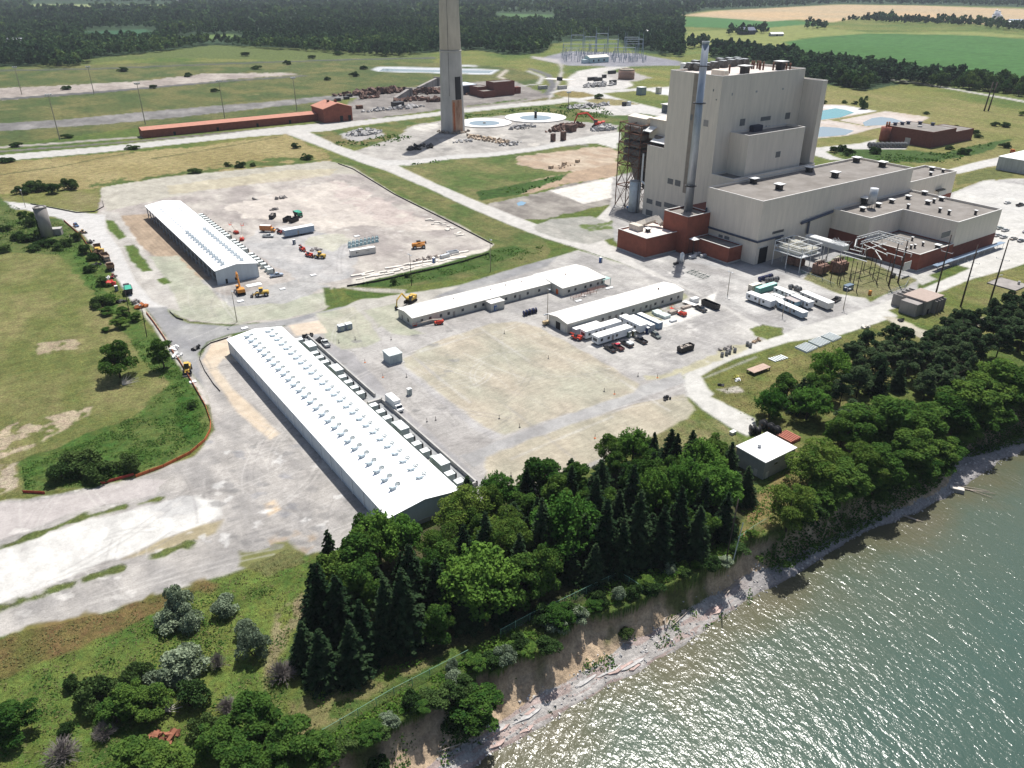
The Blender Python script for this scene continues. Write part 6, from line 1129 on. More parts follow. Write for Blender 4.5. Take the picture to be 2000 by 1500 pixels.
for i, (x, y) in enumerate([(1556,846),(1596,856),(1620,866)]): X, Y = W(*r5_(x, y)); place(rg_, True, (X, Y, 0), RS + rad(85), 'brown grey cable reel behind the longest white trailer, %s from the left' % nth(i + 1), 'reels behind the longest trailer')
RW = ZM(1400,600,3.333)
for i, (x, y, lab) in enumerate([(228,820, 'black cable reel at the left, nearest the road end'),(262,828, 'dark green tinged reel touching the white roofed hut'),(300,788, 'black cable reel behind the white roofed hut, leftmost at the back'),(345,808, 'black cable reel behind the hut, middle of the back row'),(385,828, 'black cable reel behind the hut, rightmost of the back row')]): X, Y = W(*RW(x, y)); place(rb_, i > 0,(X, Y, hz(X, Y)), RS + rad(85 if i > 1 else 60), lab, 'black cable reels at the white roofed hut')
for i, x in enumerate([785,812,848,880,915,950,982,1005,1030,1052]): X, Y = W(*r4_(x, 1138 - (abs(x - 900) - 0) * .0)); place(rg_, True, (X, Y, 0), rad(10), 'pale round spool in the row before the brick workshop, %s from the left' % nth(i + 1), 'spools before the brick workshop').scale = (1.9,1.9,1.9)
# ---- bar beams and slab on lakeside lawn
for k in range(22):
    a = 231 + k * 1.0; f = MB(); f.box(0, .55,-2.7,2.7,0, .35); f.box(.12, .43,-2.7,2.7, .35, .7)
    if k in (7,15): continue
    X, Y = toW(a, 149.2 + k * .03); tag(f.build('white_beam', M_EQT, None, (X, Y, hz(X, Y)), RS + rad(-3)), 'white ribbed beam in the long stack between the lake road and lawn', 'beam', 'white beams in the long stack')
for k in range(6): X, Y = W(1508 + k * 4.6,704 - k * 1.3); f = MB(); f.box(-.3, .3,-1.6,1.6,0, .4); tag(f.build('white_beam', M_EQT, None, (X, Y, hz(X, Y)), RS), 'short white beam in the small bundle beside the brown raised slab', 'beam', 'white beams in the small bundle')
X, Y = W(1481,725); t = thing('loading_platform', 'brown flat raised slab on dark legs on the lakeside lawn', 'platform', (X, Y, hz(X, Y)), RS - .03); f = MB(); f.box(-4.2,4.2,-1.7,1.7,1.0,1.25); f.build('deck', mat('deck_brown', (.42, .31, .25), .9), t)
for x in (-3.9,0,3.9):
    for y in (-1.5,1.5): f = MB(); f.box(x - .12, x + .12, y - .12, y + .12,0,1.0); f.build('leg', M_BLK, t)
X, Y = W(1968,556); t = thing('concrete_well_cover', 'square concrete pad with yellow handrail by the tall poles', 'slab', (X, Y, 0), RS); f = MB(); f.box(-6,6,-6,6,0, .5); f.build('slab', M_CONCD, t); f = MB()
for p, q in (((-6,6),(6,6)),((6,6),(6,-6))): f.bar(p + (1.4,), q + (1.4,), .12); [f.bar((p[0] + (q[0] - p[0]) * k / 5, p[1] + (q[1] - p[1]) * k / 5, .5),(p[0] + (q[0] - p[0]) * k / 5, p[1] + (q[1] - p[1]) * k / 5,1.4), .1) for k in range(6)]
f.build('handrail', mat('rail_yellow', (.5, .42, .12)), t); f = MB(); f.cyl(3,-3, .5,1.9, .5, n=10); f.build('pipe_stub', M_CONC, t)
X, Y = W(1574 - 28,878); t = thing('pallet_stack', 'red brown timber stack behind the white roofed hut', 'timber stack', (X + 1, Y + 6,0), RS); f = MB(); [f.box(-2.4 + k * .8,-1.9 + k * .8,-2.6,2.6, z, z + .3) for k in range(6) for z in (0, .35, .7)]; f.build('plank_layer', mat('wood_red', (.36, .13, .09)), t)
# ---- poles
M_WOOD = mat('pole_wood', (.07, .052, .045), .9, .25,1); M_LPOLE = mat('lamp_pole', (.30, .27, .22), .7, .1)
def woodpole(px, py, h, lab, tilt=0, group='tall wooden poles above the lake', r=.38):
    X, Y = W(px, py); t = thing('utility_pole', lab, 'pole', (X, Y, hz(X, Y)), RS, group); f = MB(); f.rod((0,0,0),(tilt, 0, h), r, r * .55,10); f.build('pole', M_WOOD, t); return t
for (px, py, h, lab) in ((1827,576,26, 'tall dark wooden pole rising behind the concrete switch house'),(1876,599,26, 'tall dark wooden pole, middle one of three by the lake road'),(1929,604,29, 'tall dark wooden pole, rightmost of three by the lake road')):
    t = woodpole(px, py, h, lab); f = MB(); f.bar((0,-2.5, h * .72),(0,2.5, h * .72), .12); f.rod((0,-2.4, h * .72),(0,-2.4, h * .72 + .5), .1); f.rod((0,2.4, h * .72),(0,2.4, h * .72 + .5), .1); f.build('crossarm', M_STEEL, t); f = MB(); f.rod((.2,-.3, h * .5),(3.5,-.3, h * .48), .12); f.build('insulator', M_WHITE, t)
for i, (px, py, h, lab) in enumerate([(463,629,13, 'tan lamp pole at the road junction before the unfinished hall'),(255,624,14, 'dark wooden pole behind the green tarp truck'),(287,658,13, 'leaning dark pole left of the asphalt junction'),(1069,625,13, 'thin lamp pole beside the light tower'),(958,530,15, 'thin dark pole on the grass slope below the pad, right one'),(804,558,14, 'dark floodlight pole on the grass slope below the pad'),(1421,575,10, 'pale lamp pole in the yard left of the teal container'),(1528,617,9, 'pale lamp pole in front of the right trailer cluster'),(1647,604,9, 'pale lamp pole right of the trailer cluster'),(50,405,10, 'dark lamp pole by the entry road at the left edge')]):
    z_ = hz(*W(px, py)); X, Y = W(px, py, -5 if i == 99 else 0); t = thing('lamp_pole', lab, 'pole', (X, Y, hz(X, Y)), RS, 'single poles on the site'); f = MB(); f.rod((0,0,0),(.6 if i in (1,2) else 0,0, h), .17, .1,8); f.build('pole', M_WOOD if i in (1,2,5,10) else M_LPOLE, t)
    f = MB(); f.bar((0,-.9, h),(0, .9, h + .1), .12); f.box(-.35, .35,-1.3,-.7, h - .1, h + .12); 
    if i in (5,6,8,9): f.box(-.35, .35, .7,1.3, h - .1, h + .12)
    f.build('lamp_head', M_STEEL, t)
for i, (px, py, h) in enumerate([(117,273,34),(284,243,34),(439,231,32),(580,217,30),(43,185,28),(184,184,28),(1110,215,16)]):
    X, Y = W(px, py); t = thing('floodlight_mast', 'thin floodlight mast on the old coal field, %s' % ('%s from the left in the front line' % nth(i + 1) if i < 4 else ('in the back line at the left edge' if i == 4 else 'in the back line right of the first' if i == 5 else 'by the road to the substation')), 'floodlight mast', (X, Y, 0), RS, 'floodlight masts on the far field'); f = MB(); f.rod((0,0,0),(0,0, h), .45, .25,6); f.build('pole', M_LPOLE, t); f = MB(); f.box(-2,2,-.4, .4, h, h + .6); [f.box(x, x + 1.2,-1,1, h + .62, h + 1.6) for x in (-2.4,-.6,1.2)]; f.build('lamp_head', M_STEEL, t)
# wooden pair pole in the east meadow
for i, (px, py) in enumerate([(1922,217),(1930,217)]): woodpole(px, py, 27, 'dark wooden transmission pole in the right meadow, %s of a pair' % ('left' if i == 0 else 'right'),3, 'paired transmission poles', .8)
# ================================================================ TREES AND PLANTS
def inpoly(x, y, P_):
    c = False
    for i in range(len(P_)):
        (x0, y0),(x1, y1) = P_[i], P_[i - 1]
        if (y0 > y) != (y1 > y) and x < (x1 - x0)*(y - y0)/(y1 - y0) + x0: c = not c
    return c
def leafmat(name, col, col2, trans=.28, rnd=.30, rough=.6):
    if name in MATS: return MATS[name]
    m = bpy.data.materials.new(name); m.use_nodes = True; t = m.node_tree; N = t.nodes; L = t.links; N.remove(N['Principled BSDF']); out = N['Material Output']
    tc = N.new('ShaderNodeTexCoord'); no = N.new('ShaderNodeTexNoise'); no.inputs['Scale'].default_value = .55; no.inputs['Detail'].default_value = 4; L.new(tc.outputs['Object'], no.inputs['Vector'])
    cr = N.new('ShaderNodeValToRGB'); cr.color_ramp.elements[0].position = .35; cr.color_ramp.elements[0].color = col + (1,); cr.color_ramp.elements[1].position = .66; cr.color_ramp.elements[1].color = col2+(1,); L.new(no.outputs['Fac'], cr.inputs[0])
    oi = N.new('ShaderNodeObjectInfo'); mr = N.new('ShaderNodeMapRange'); mr.inputs[3].default_value = 1 - rnd; mr.inputs[4].default_value = 1 + rnd; L.new(oi.outputs['Random'], mr.inputs[0])
    hs = N.new('ShaderNodeHueSaturation'); mh = N.new('ShaderNodeMapRange'); mh.inputs[3].default_value = .5 + rnd * .06; mh.inputs[4].default_value = .5 - rnd * .06; L.new(oi.outputs['Random'], mh.inputs[0]); L.new(mh.outputs[0], hs.inputs['Hue']); L.new(mr.outputs[0], hs.inputs['Value']); L.new(cr.outputs[0], hs.inputs['Color'])
    d = N.new('ShaderNodeBsdfDiffuse'); tr = N.new('ShaderNodeBsdfTranslucent'); mx = N.new('ShaderNodeMixShader'); mx.inputs[0].default_value = trans; L.new(hs.outputs[0], d.inputs[0])
    h2 = N.new('ShaderNodeHueSaturation'); h2.inputs['Value'].default_value = 1.4; h2.inputs['Hue'].default_value = .485; L.new(hs.outputs[0], h2.inputs['Color']); L.new(h2.outputs[0], tr.inputs[0])
    L.new(d.outputs[0], mx.inputs[1]); L.new(tr.outputs[0], mx.inputs[2]); L.new(mx.outputs[0], out.inputs[0]); MATS[name] = m; return m
def quadmesh(name, C, U, V, m, skew=None):
    """C centres, U V half axes -> one mesh of leaf sprays (kites, so the outline is ragged)"""
    n = len(C); P_ = np.stack([C - U, C - V * .55, C + U, C + V],1).reshape(-1,3).astype(np.float32)
    me = bpy.data.meshes.new(name); me.vertices.add(4 * n); me.loops.add(4 * n); me.polygons.add(n)
    me.vertices.foreach_set('co', P_.ravel()); me.loops.foreach_set('vertex_index', np.arange(4 * n, dtype=np.int32)); me.polygons.foreach_set('loop_start', np.arange(0,4 * n, 4, dtype=np.int32))
    me.update(calc_edges=True); me.materials.append(m); return me
def rdirs(R, n): v = R.normal(size=(n, 3)); return v / np.linalg.norm(v, axis=1)[:, None]
def sprays(C, Nrm, size, R, tilt=.6):
    n = len(C); nn = Nrm + R.normal(size=(n, 3)) * tilt; nn /= np.linalg.norm(nn, axis=1)[:, None]
    a = np.cross(nn, rdirs(R, n)); a /= np.linalg.norm(a, axis=1)[:, None]; b = np.cross(nn, a); s = size * R.uniform(.6,1.35, n)
    return a * s[:, None] * .5, b * s[:, None] * .6
def crown_points(R, n, Rr, zb, zt, lobes=18, lr=.36, flat=1.0, top=.55):
    cz = (zb + zt)/2; hz_ = (zt - zb)/2
    d = rdirs(R, lobes); d[:, 2] = np.where(d[:, 2] < -.75,-d[:, 2], d[:, 2])
    k = R.uniform(.40, .92, lobes)[:, None]; LC = d * np.array([Rr, Rr, hz_]) * k + np.array([0,0, cz]); LR = Rr * lr * R.uniform(.7,1.25, lobes)
    LR = np.minimum(LR, hz_ * .8)
    i = R.choice(lobes, n, p=(LR ** 2)/(LR ** 2).sum()); e = rdirs(R, n); e[:, 2] = np.where(e[:, 2] < -.35,-e[:, 2], e[:, 2]); rr = LR[i] * R.uniform(.72,1.08, n)
    P_ = LC[i] + e * rr[:, None] * np.array([1,1, flat]); return P_, e
def make_tree(kind, seed, R_, H, n=4200, leaf=.5):
    """returns (crown mesh, trunk mesh)"""
    R = np.random.RandomState(seed); rn = random.Random(seed)
    tb = MB()
    if kind == 'spruce':
        C = []; Nn = []; z = H * .04
        while z < H * .985:
            fr = z / H; r = R_ * (1 - fr) ** .82 * rn.uniform(.82,1.12) + .12; nb = max(4, int(6+9*(1 - fr)))
            for b in range(nb):
                th = rn.random()*6.283; L_ = r * rn.uniform(.72,1.1); k = max(3, int(L_ / (leaf * .42)))
                for j in range(k):
                    q = (j + .6) / k; x = L_ * q; dz = -.28 * L_ * q ** 1.3 + .06 * L_ * q ** 4
                    for s_ in (-1,1): C.append((x * math.cos(th) - s_ * math.sin(th) * .22*(1 - q * .6) * L_ * .5, x * math.sin(th) + s_ * math.cos(th) * .22*(1 - q * .6) * L_ * .5, z + dz + rn.uniform(-.12, .12))); Nn.append((math.cos(th) * .35, math.sin(th) * .35, .9))
            z += H * .031 * rn.uniform(.8,1.25)
        C = np.array(C); Nn = np.array(Nn); U, V = sprays(C, Nn, leaf * .95, R, .45); tb.rod((0,0,-.5),(0,0, H * .98), H * .014 + .08, .03,7); m = LM['spruce']
        me = quadmesh('crown', C, U, V, m)
    elif kind == 'pine':
        C, e = crown_points(R, n, R_, H * .05, H, 26, .32, .6); C[:, :2] *= (1.2 - .6 * np.clip(C[:, 2] / H, 0,1))[:, None]; U, V = sprays(C, e * .4 + np.array([0,0, .8]), leaf * .9, R, .5); me = quadmesh('crown', C, U, V, LM['pine'])
        tb.rod((0,0,-.5),(0,0, H * .9), .22, .06,7)
        for k in range(9): th = rn.random()*6.28; z = H * rn.uniform(.3, .85); tb.rod((0,0, z),(math.cos(th) * R_ * .7, math.sin(th) * R_ * .7, z + H * .06), .08, .03,5)
    elif kind in ('bush', 'silverbush', 'deadbush', 'greybush'):
        C, e = crown_points(R, n, R_, -H * .25, H, 12, .42, .9); C = C[C[:, 2] > -.1]; e = e[:len(C)]; U, V = sprays(C, rdirs(R, len(C)) * .3 + np.array([0,0, .5]), leaf, R, .8)
        if kind == 'deadbush':
            tb2 = MB(); 
            for k in range(170):
                th = rn.random()*6.28; el = rn.uniform(.25,1.5); L_ = rn.uniform(.7,1.0); p = Vector((math.cos(th) * math.cos(el) * R_, math.sin(th) * math.cos(el) * R_, math.sin(el) * H)) * L_; q = p * .45 + Vector((rn.uniform(-.3, .3), rn.uniform(-.3, .3), .2)); tb2.rod((0,0,0), q, .06, .045,4, False); tb2.rod(q, p, .04, .02,4, False)
                for j in range(3): tb2.rod(q + (p - q) * rn.uniform(.2, .8), p + Vector((rn.uniform(-.6, .6), rn.uniform(-.6, .6), rn.uniform(-.4, .4))), .028, .015,3, False)
            me = tb2.mesh('crown', LM['dead'])
            tb.rod((0,0,-.3),(0,0, .8), .15, .1,6)
            return me, tb.mesh('trunk', LM['bark'])
        me = quadmesh('crown', C, U, V, LM[{'bush': 'bush', 'silverbush': 'silver', 'greybush': 'greyleaf'}[kind]])
        for k in range(6): th = k * 1.05; tb.rod((0,0,-.3),(math.cos(th) * R_ * .5, math.sin(th) * R_ * .5, H * .5), .09, .03,5)
    else:
        base = {'maple': .03, 'locust': .10, 'ash': .04}[kind]; lob = {'maple': 38, 'locust': 34, 'ash': 30}[kind]; fl = {'maple': 1.1, 'locust': .62, 'ash': .9}[kind]
        C, e = crown_points(R, n, R_, H * base, H * .97, lob, {'maple': .27, 'locust': .29, 'ash': .30}[kind], fl)
        if kind == 'maple':       # upright shoots
            ns = 90; th = R.uniform(0,6.283, ns); rr = R_ * np.sqrt(R.uniform(0, .95, ns)); zz = H * (.97 - .55*(rr / R_) ** 2); k = 13
            S_ = np.stack([rr * np.cos(th), rr * np.sin(th), zz],1); tt = np.tile(np.linspace(0,1, k), ns); S2 = np.repeat(S_, k, 0); out_ = np.repeat(S_ / np.linalg.norm(S_, axis=1)[:, None], k, 0)
            S2 = S2+(out_ * .7 + np.array([0,0, .75]))*(tt * 1.5)[:, None] + R.normal(size=S2.shape)*(.33*(1.1 - tt))[:, None]; C = np.concatenate([C, S2]); e = np.concatenate([e, out_])
        U, V = sprays(C, e * .6 + np.array([0,0, .35]), leaf, R, .7); me = quadmesh('crown', C, U, V, LM[kind])
        tb.rod((0,0,-.5),(0,0, H * .35), R_ * .05 + .08, R_ * .04 + .05,8); top = Vector((0,0, H * .33))
        for k in range(8): th = k * .785 + rn.uniform(-.2, .2); q = Vector((math.cos(th) * R_ * .6, math.sin(th) * R_ * .6, H * rn.uniform(.5, .8))); tb.rod(top, q, R_ * .028 + .03, .05,6)
        tb.rod(top, (0,0, H * .85), R_ * .035 + .04, .05,6)
    return me, tb.mesh('trunk', LM['bark'])
LM = {'spruce': leafmat('spruce_needles', (.013, .030, .014),(.036, .062, .027), .10), 'pine': leafmat('pine_needles', (.028, .054, .024),(.065, .10, .045), .15), 'maple': leafmat('maple_leaves', (.040, .105, .020),(.11, .22, .04), .34),
      'locust': leafmat('locust_leaves', (.055, .115, .022),(.13, .19, .04), .34), 'ash': leafmat('ash_leaves', (.036, .088, .020),(.095, .17, .034), .3), 'bush': leafmat('bush_leaves', (.035, .07, .022),(.075, .125, .038), .2),
      'silver': leafmat('silver_leaves', (.12, .16, .10),(.24, .30, .20), .2), 'greyleaf': leafmat('grey_twigs', (.09, .085, .065),(.15, .14, .11), .1), 'dead': mat('dead_twigs', (.20, .175, .165), .95, .25,1), 'bark': mat('bark', (.065, .05, .04), .95, .3,1, stretch=(1,1, .3))}
PROTO = {}
def proto(kind, i):
    k = (kind, i)
    if k not in PROTO:
        spec = {'spruce': (4.6,17,0, .62), 'pine': (4.0,10,5200, .5), 'maple': (6.0,14,9500, .5), 'locust': (7.0,15,8500, .48), 'ash': (5.0,12,8000, .5), 'bush': (3.0,3.6,3200, .42), 'silverbush': (3.0,3.6,3400, .36), 'greybush': (2.4,3.0,2200, .3), 'deadbush': (3.0,3.4,0, .3)}[kind]
        me, tr = make_tree(kind, hash(kind) % 1 + sum(map(ord, kind)) + i * 31, spec[0], spec[1], spec[2], spec[3]); PROTO[k] = (me, tr, spec[0], spec[1])
    return PROTO[k]
NTREE = [0]
def plant(kind, X, Y, H, Rr, label, cat, group, name=None, rz=None, z=None):
    me, tr, R0, H0 = proto(kind, NTREE[0] % 6); NTREE[0] += 1
    nm = name or {'spruce': 'spruce_tree', 'pine': 'pine_tree', 'maple': 'maple_tree', 'locust': 'locust_tree', 'ash': 'leafy_tree', 'bush': 'bush', 'silverbush': 'silver_shrub', 'greybush': 'shrub', 'deadbush': 'bare_shrub'}[kind]
    t = bpy.data.objects.new(nm, None); link(t); t.location = (X, Y, hz(X, Y) if z is None else z); t.rotation_euler = (0,0, random.Random(NTREE[0]).uniform(0,6.28) if rz is None else rz)
    t.scale = (Rr / R0, Rr / R0, H / H0); tag(t, label, cat, group)
    c = bpy.data.objects.new('crown', me); link(c); c.parent = t; b = bpy.data.objects.new('trunk', tr); link(b); b.parent = t; return t
def batch(items, lab, cat, group):
    """items: (kind, apex px, apex py, height, radius) ; numbered from left to right"""
    items = sorted(items, key=lambda q: q[1])
    for i, (k, x, y, h, r) in enumerate(items):
        X, Y = W(x, y, h)
        if hz(X, Y) < -1.0: X, Y = W(x, y, h + hz(X, Y))
        plant(k, X, Y, h, r, lab % nth(i + 1), cat, group)
SPR = [(620,1227,13,3.6),(587,1213,11,3.4),(616,1097,18,4),(652,1120,17,4),(747,1127,17,3.8),(783,1107,19,4.6),(797,1060,17,4),(947,997,17,3.6),(905,1020,16,3.4),(1060,968,19,3.8),(1117,907,14,3.2),(1187,973,19,4.2),(1167,925,17,3.8),(1177,897,14,3),(1254,953,20,4.2),(1333,945,18,3.8),(1300,985,16,3.5),(1240,905,16,3.4),(1325,845,13,3),(1278,880,14,3.2),(1465,908,11,3),(1432,862,11,3.2),(1382,930,14,3.4),(1350,860,13,3.2),(700,1170,15,3.6),(850,1090,14,3.5),(1015,1040,15,3.5),(1370,985,14,3.4),(1425,960,13,3.2),(680,1210,14,3.6),(1220,1010,15,3.4),(1145,1000,14,3.4)]
SPR = [(x, y, h * 1.04, r * 1.32) for x, y, h, r in SPR]
batch([('spruce',) + q for q in SPR], 'dark pointed spruce in the lakeside grove, %s spruce from the left', 'tree', 'spruces of the lakeside grove')
MAP = [('maple', 933,1083,14,7.6),('maple', 1108,980,16,7),('maple', 735,1012,14,5.4),('ash', 693,1050,14,5.4),('ash', 683,1103,14,5),('maple', 780,1018,12,4.6),('locust', 917,953,14,6.6),('locust', 862,1030,12,5),('ash', 1057,893,12,5.8),('maple', 970,930,11,4.2),('locust', 990,1000,12,5.2),('maple', 1240,843,11,5),('maple', 1372,868,13,5.8),('maple', 1400,915,14,6),('ash', 1290,900,13,5),('maple', 1340,905,14,5),('ash', 1020,1085,13,4.6),('ash', 1195,850,10,3.4),('locust', 960,1025,13,5),('ash', 1090,930,12,4),('ash', 875,1055,12,4.4),('maple', 1275,925,13,4.5),('ash', 1400,850,10,3.5),('ash', 650,1080,12,4.5)]
MAP = [(k, x, y, h, r * 1.12) for k, x, y, h, r in MAP]
GG = [(640,1130),(760,1060),(940,1010),(1240,900),(1440,880),(1465,960),(1430,1030),(1200,1140),(1000,1215),(880,1255),(720,1310),(610,1310),(595,1250)]
rg_2 = random.Random(3); PT = [W(x, y, h) for x, y, h, r in SPR] + [W(x, y, h) for k, x, y, h, r in MAP]; FILL = []
for _ in range(4000):
    x, y = rg_2.uniform(590,1405), rg_2.uniform(860,1310)
    if inpoly(x, y, GG):
        if 730 < x < 905 and y < 1150: continue
        P0 = W(x, y)
        if all((P0[0] - a) ** 2+(P0[1] - b) ** 2 > 24 for a, b in PT): PT.append(P0); FILL.append(P0)
FILL.sort(key=lambda p: p[0] / p[1])
for i, (X, Y) in enumerate(FILL): plant('spruce' if i % 5 < 3 else 'ash', X, Y, rg_2.uniform(8,14), rg_2.uniform(3.2,4.6), 'shaded tree inside the lakeside grove, %s inner tree from the left' % nth(i + 1), 'tree', 'inner trees of the lakeside grove')
batch(MAP, 'leafy broad tree in the lakeside grove, %s leafy tree from the left', 'tree', 'leafy trees of the lakeside grove')
RG = [('locust', 1610,861,13,7),('locust', 1553,945,13,5),('locust', 1685,867,11,5),('ash', 1739,777,15,8.0),('ash', 1700,800,13,5.5),('maple', 1586,762,10,5.2),('maple', 1511,764,9,4.2),('ash', 1544,732,9,4.2),('maple', 1631,687,12,5.4),('ash', 1600,730,9,4),('ash', 1790,840,11,5.5),('ash', 1835,870,9,4.5),('ash', 1760,900,9,4.5),('ash', 1960,700,14,7.5),('ash', 1905,745,14,7),('ash', 1990,760,13,7),('locust', 1700,945,9,4),('ash', 1640,930,10,5),('ash', 1800,905,7,4),('ash', 1880,800,11,5),('ash', 1940,800,10,5),('ash', 1730,870,11,5),('ash', 2040,740,13,7),('ash', 1655,810,11,4.5)]
RG += [('ash', 1570,1010,6,4),('ash', 1600,990,6.5,4.5),('ash', 1640,985,6.5,4.5),('ash', 1670,970,6,4),('ash', 1720,960,6,4.2),('ash', 1760,945,6,4),('ash', 1795,930,6,4.4),('ash', 1825,900,6.5,4.6),('ash', 1850,870,7,4.6),('ash', 1885,840,7,5),('ash', 1930,820,7.5,5.5),('ash', 1975,800,8,6),('ash', 2030,790,9,6),('ash', 1870,770,11,6),('ash', 1930,760,12,6.5),('ash', 1660,900,10,5),('ash', 1780,800,12,6),('ash', 1820,790,11,6)]
RG = [(k, x, y, h, r * 1.22) for k, x, y, h, r in RG]
batch(RG, 'leafy tree in the right shore wood, %s leafy tree from the left', 'tree', 'leafy trees of the right shore wood')
rnd = random.Random(77); PN = []
PG = [(1650,720),(1700,690),(1750,668),(1800,690),(1840,655),(1890,640),(1960,612),(2060,600),(2060,700),(1960,690),(1900,730),(1870,780),(1820,800),(1760,770),(1700,770),(1650,790)]
tries = 0
while len(PN) < 74 and tries < 6000:
    tries += 1; x = rnd.uniform(1640,2060); y = rnd.uniform(595,810)
    if inpoly(x, y, PG):
        X, Y = W(x, y)
        if all((X - a) ** 2+(Y - b) ** 2 > 4.7 ** 2 for a, b, *_ in PN): PN.append((X, Y, x, y))
PN += [W(x, y, 0)+(x, y) for x, y in ((1646,850),(1662,830),(1640,790),(1560,800),(1700,840))]
PN.sort(key=lambda q: q[2])
for i, (X, Y, x, y) in enumerate(PN): plant('pine' if rnd.random() < .8 else 'spruce', X, Y, rnd.uniform(8.5,12), rnd.uniform(3.8,5.2), 'dark conifer in the dense right shore wood, %s conifer from the left' % nth(i + 1), 'tree', 'conifers of the right shore wood')
for kind, x, y, h, r, lab, cat in [('ash', 217,668,13,6, 'lone leafy tree on the left mound with bare branches at its foot', 'tree'),('ash', 308,662,11,4.2, 'leafy tree just right of the lone tree on the left mound', 'tree'),
    ('bush', 150,888,5.5,5.6, 'large dark round bush behind the orange fence at the mound corner', 'bush'),('bush', 120,905,4.5,4, 'dark bush joined to the left side of the large round bush', 'bush'),('bush', 187,900,4.8,4.2, 'dark bush joined to the right side of the large round bush', 'bush'),('bush', 249,890,4.5,3.2, 'smaller dark round bush right of the large one by the fence', 'bush'),('bush', 374,788,1.6,1.6, 'small grey green bush at the right edge of the mound', 'bush'),
    ('silverbush', 333,1150,7,3.2, 'tall silvery willow bush in the lower left meadow', 'bush'),('silverbush', 352,1185,5,3.4, 'silvery bush at the foot of the tall willow', 'bush'),('silverbush', 325,1205,3,3.4, 'low silvery bush trailing left of the willow', 'bush'),('silverbush', 436,1175,3.2,3.2, 'rounded olive silver shrub alone right of the willow', 'bush'),('silverbush', 478,1222,3,2.2, 'small green silver shrub left of the narrow path', 'bush'),('silverbush', 491,1243,5.2,2.9, 'bright silver green shrub standing by the narrow path', 'bush'),
    ('silverbush', 350,1285,5,4.6, 'largest silver green shrub of the meadow thicket', 'bush'),('silverbush', 318,1305,4,3.4, 'silver green shrub left of the largest one in the thicket', 'bush'),('bush', 259,1300,5,2.8, 'dark green bush at the top of the meadow thicket', 'bush'),('bush', 187,1335,5,3.8, 'dark square bush at the left end of the meadow thicket', 'bush'),('ash', 245,1340,7,3.6, 'olive dark tree in the middle of the meadow thicket', 'tree'),('ash', 290,1345,6,3.4, 'dark tree behind the white fallen branches', 'tree'),('bush', 365,1345,4.4,3.4, 'dark round bush at the right end of the thicket', 'bush'),('ash', 215,1370,5.5,3.2, 'dark tree in the lower middle of the thicket', 'tree'),
    ('deadbush', 422,1278,3.4,2.0, 'small grey leafless shrub right of the thicket', 'bush'),('deadbush', 546,1295,4,3.4, 'round grey leafless shrub beside the small front spruce', 'bush'),('deadbush', 440,1366,3,2.4, 'grey twiggy shrub above the lower trees', 'bush'),('deadbush', 198,1412,3.6,2.4, 'grey leafless shrub below the dark square bush', 'bush'),('deadbush', 114,1452,3.6,3.6, 'wide grey leafless shrub at the bottom left', 'bush'),
    ('bush', 132,1325,2.6,1.6, 'small dark bush alone in the lower left meadow', 'bush'),('bush', 125,1415,2.2,1.4, 'tiny dark bush above the wide grey shrub', 'bush'),('ash', 488,1366,9,4.8, 'leafy green tree at the bottom beside the grey shrub', 'tree'),('ash', 418,1420,7,4, 'light green leafy tree at the bottom left of the taller one', 'tree'),('bush', 396,1402,3.4,2.4, 'dark bush above the light green tree', 'bush'),
    ('ash', 245,1455,7,4.4, 'leafy tree on the bottom edge under the brown mound, left one', 'tree'),('ash', 310,1462,7,4.4, 'leafy tree on the bottom edge under the brown mound, right one', 'tree'),('ash', 572,1412,8,4.6, 'leafy tree at the bottom edge where the green fence ends', 'tree'),('ash', 540,1440,7,4.2, 'leafy tree at the bottom edge left of the fence end', 'tree'),('ash', 620,1440,6,3.6, 'leafy tree at the bottom edge right of the fence end', 'tree'),('ash', 8,1380,7,4.4, 'leafy tree cut by the left edge at the bottom', 'tree'),('ash', 460,1455,7,4.2, 'dark leafy tree low at the bottom centre left', 'tree'),
    ('ash', 930,1310,7.5,5.2, 'large green bushy tree overhanging the bluff edge', 'tree'),('bush', 900,1350,4,3.4, 'green bush left of the tree overhanging the bluff', 'bush'),('bush', 735,1450,2.6,2.2, 'green bush perched on the bare bluff face', 'bush'),('ash', 1090,1185,4.5,3.4, 'green bushy tree on the bluff edge above the first gully', 'tree'),('bush', 1060,1188,3.4,3, 'dark bush by the green fence line', 'bush'),('silverbush', 1125,1192,2.6,2.4, 'pale grey green shrub on the bluff edge', 'bush'),('silverbush', 882,1292,2.6,1.4, 'small silver shrub on the green fence', 'bush'),('bush', 1225,1185,2,1.6, 'small bush hanging over the bluff lip', 'bush')]:
    X, Y = W(x, y, h); plant(kind, X, Y, h, r, lab, cat, 'shrubs and trees standing apart')
BB = []
rb2 = random.Random(5)
for i in range(27): x = 1570 + i * 17.5 + rb2.uniform(-6,6); y = np.interp(x, [1495,1600,1700,1800,1860,1930,2030],[1060,1020,975,920,855,815,795]) + rb2.uniform(-18,12); BB.append(('ash' if i % 3 else 'bush', x, y, rb2.uniform(3,5.5), rb2.uniform(2.6,4)))
CB = []
for i in range(30): x = 690 + i * 27 + rb2.uniform(-10,10); y = np.interp(x, [650,745,845,970,1083,1230,1303,1413,1501],[1482,1432,1375,1310,1251,1185,1148,1100,1045]) + rb2.uniform(-16,3); h = rb2.uniform(1.4,3); CB.append((['bush', 'ash', 'bush', 'silverbush'][i % 4], x, y - 12, h, rb2.uniform(1.4,2.8)))
batch(CB, 'small shrub on the upper edge of the bare bluff, %s from the left', 'bush', 'shrubs along the bluff edge')
batch(BB, 'green shrub spilling over the right bluff above the water, %s from the left', 'bush', 'shrubs on the right bluff')
SH = []
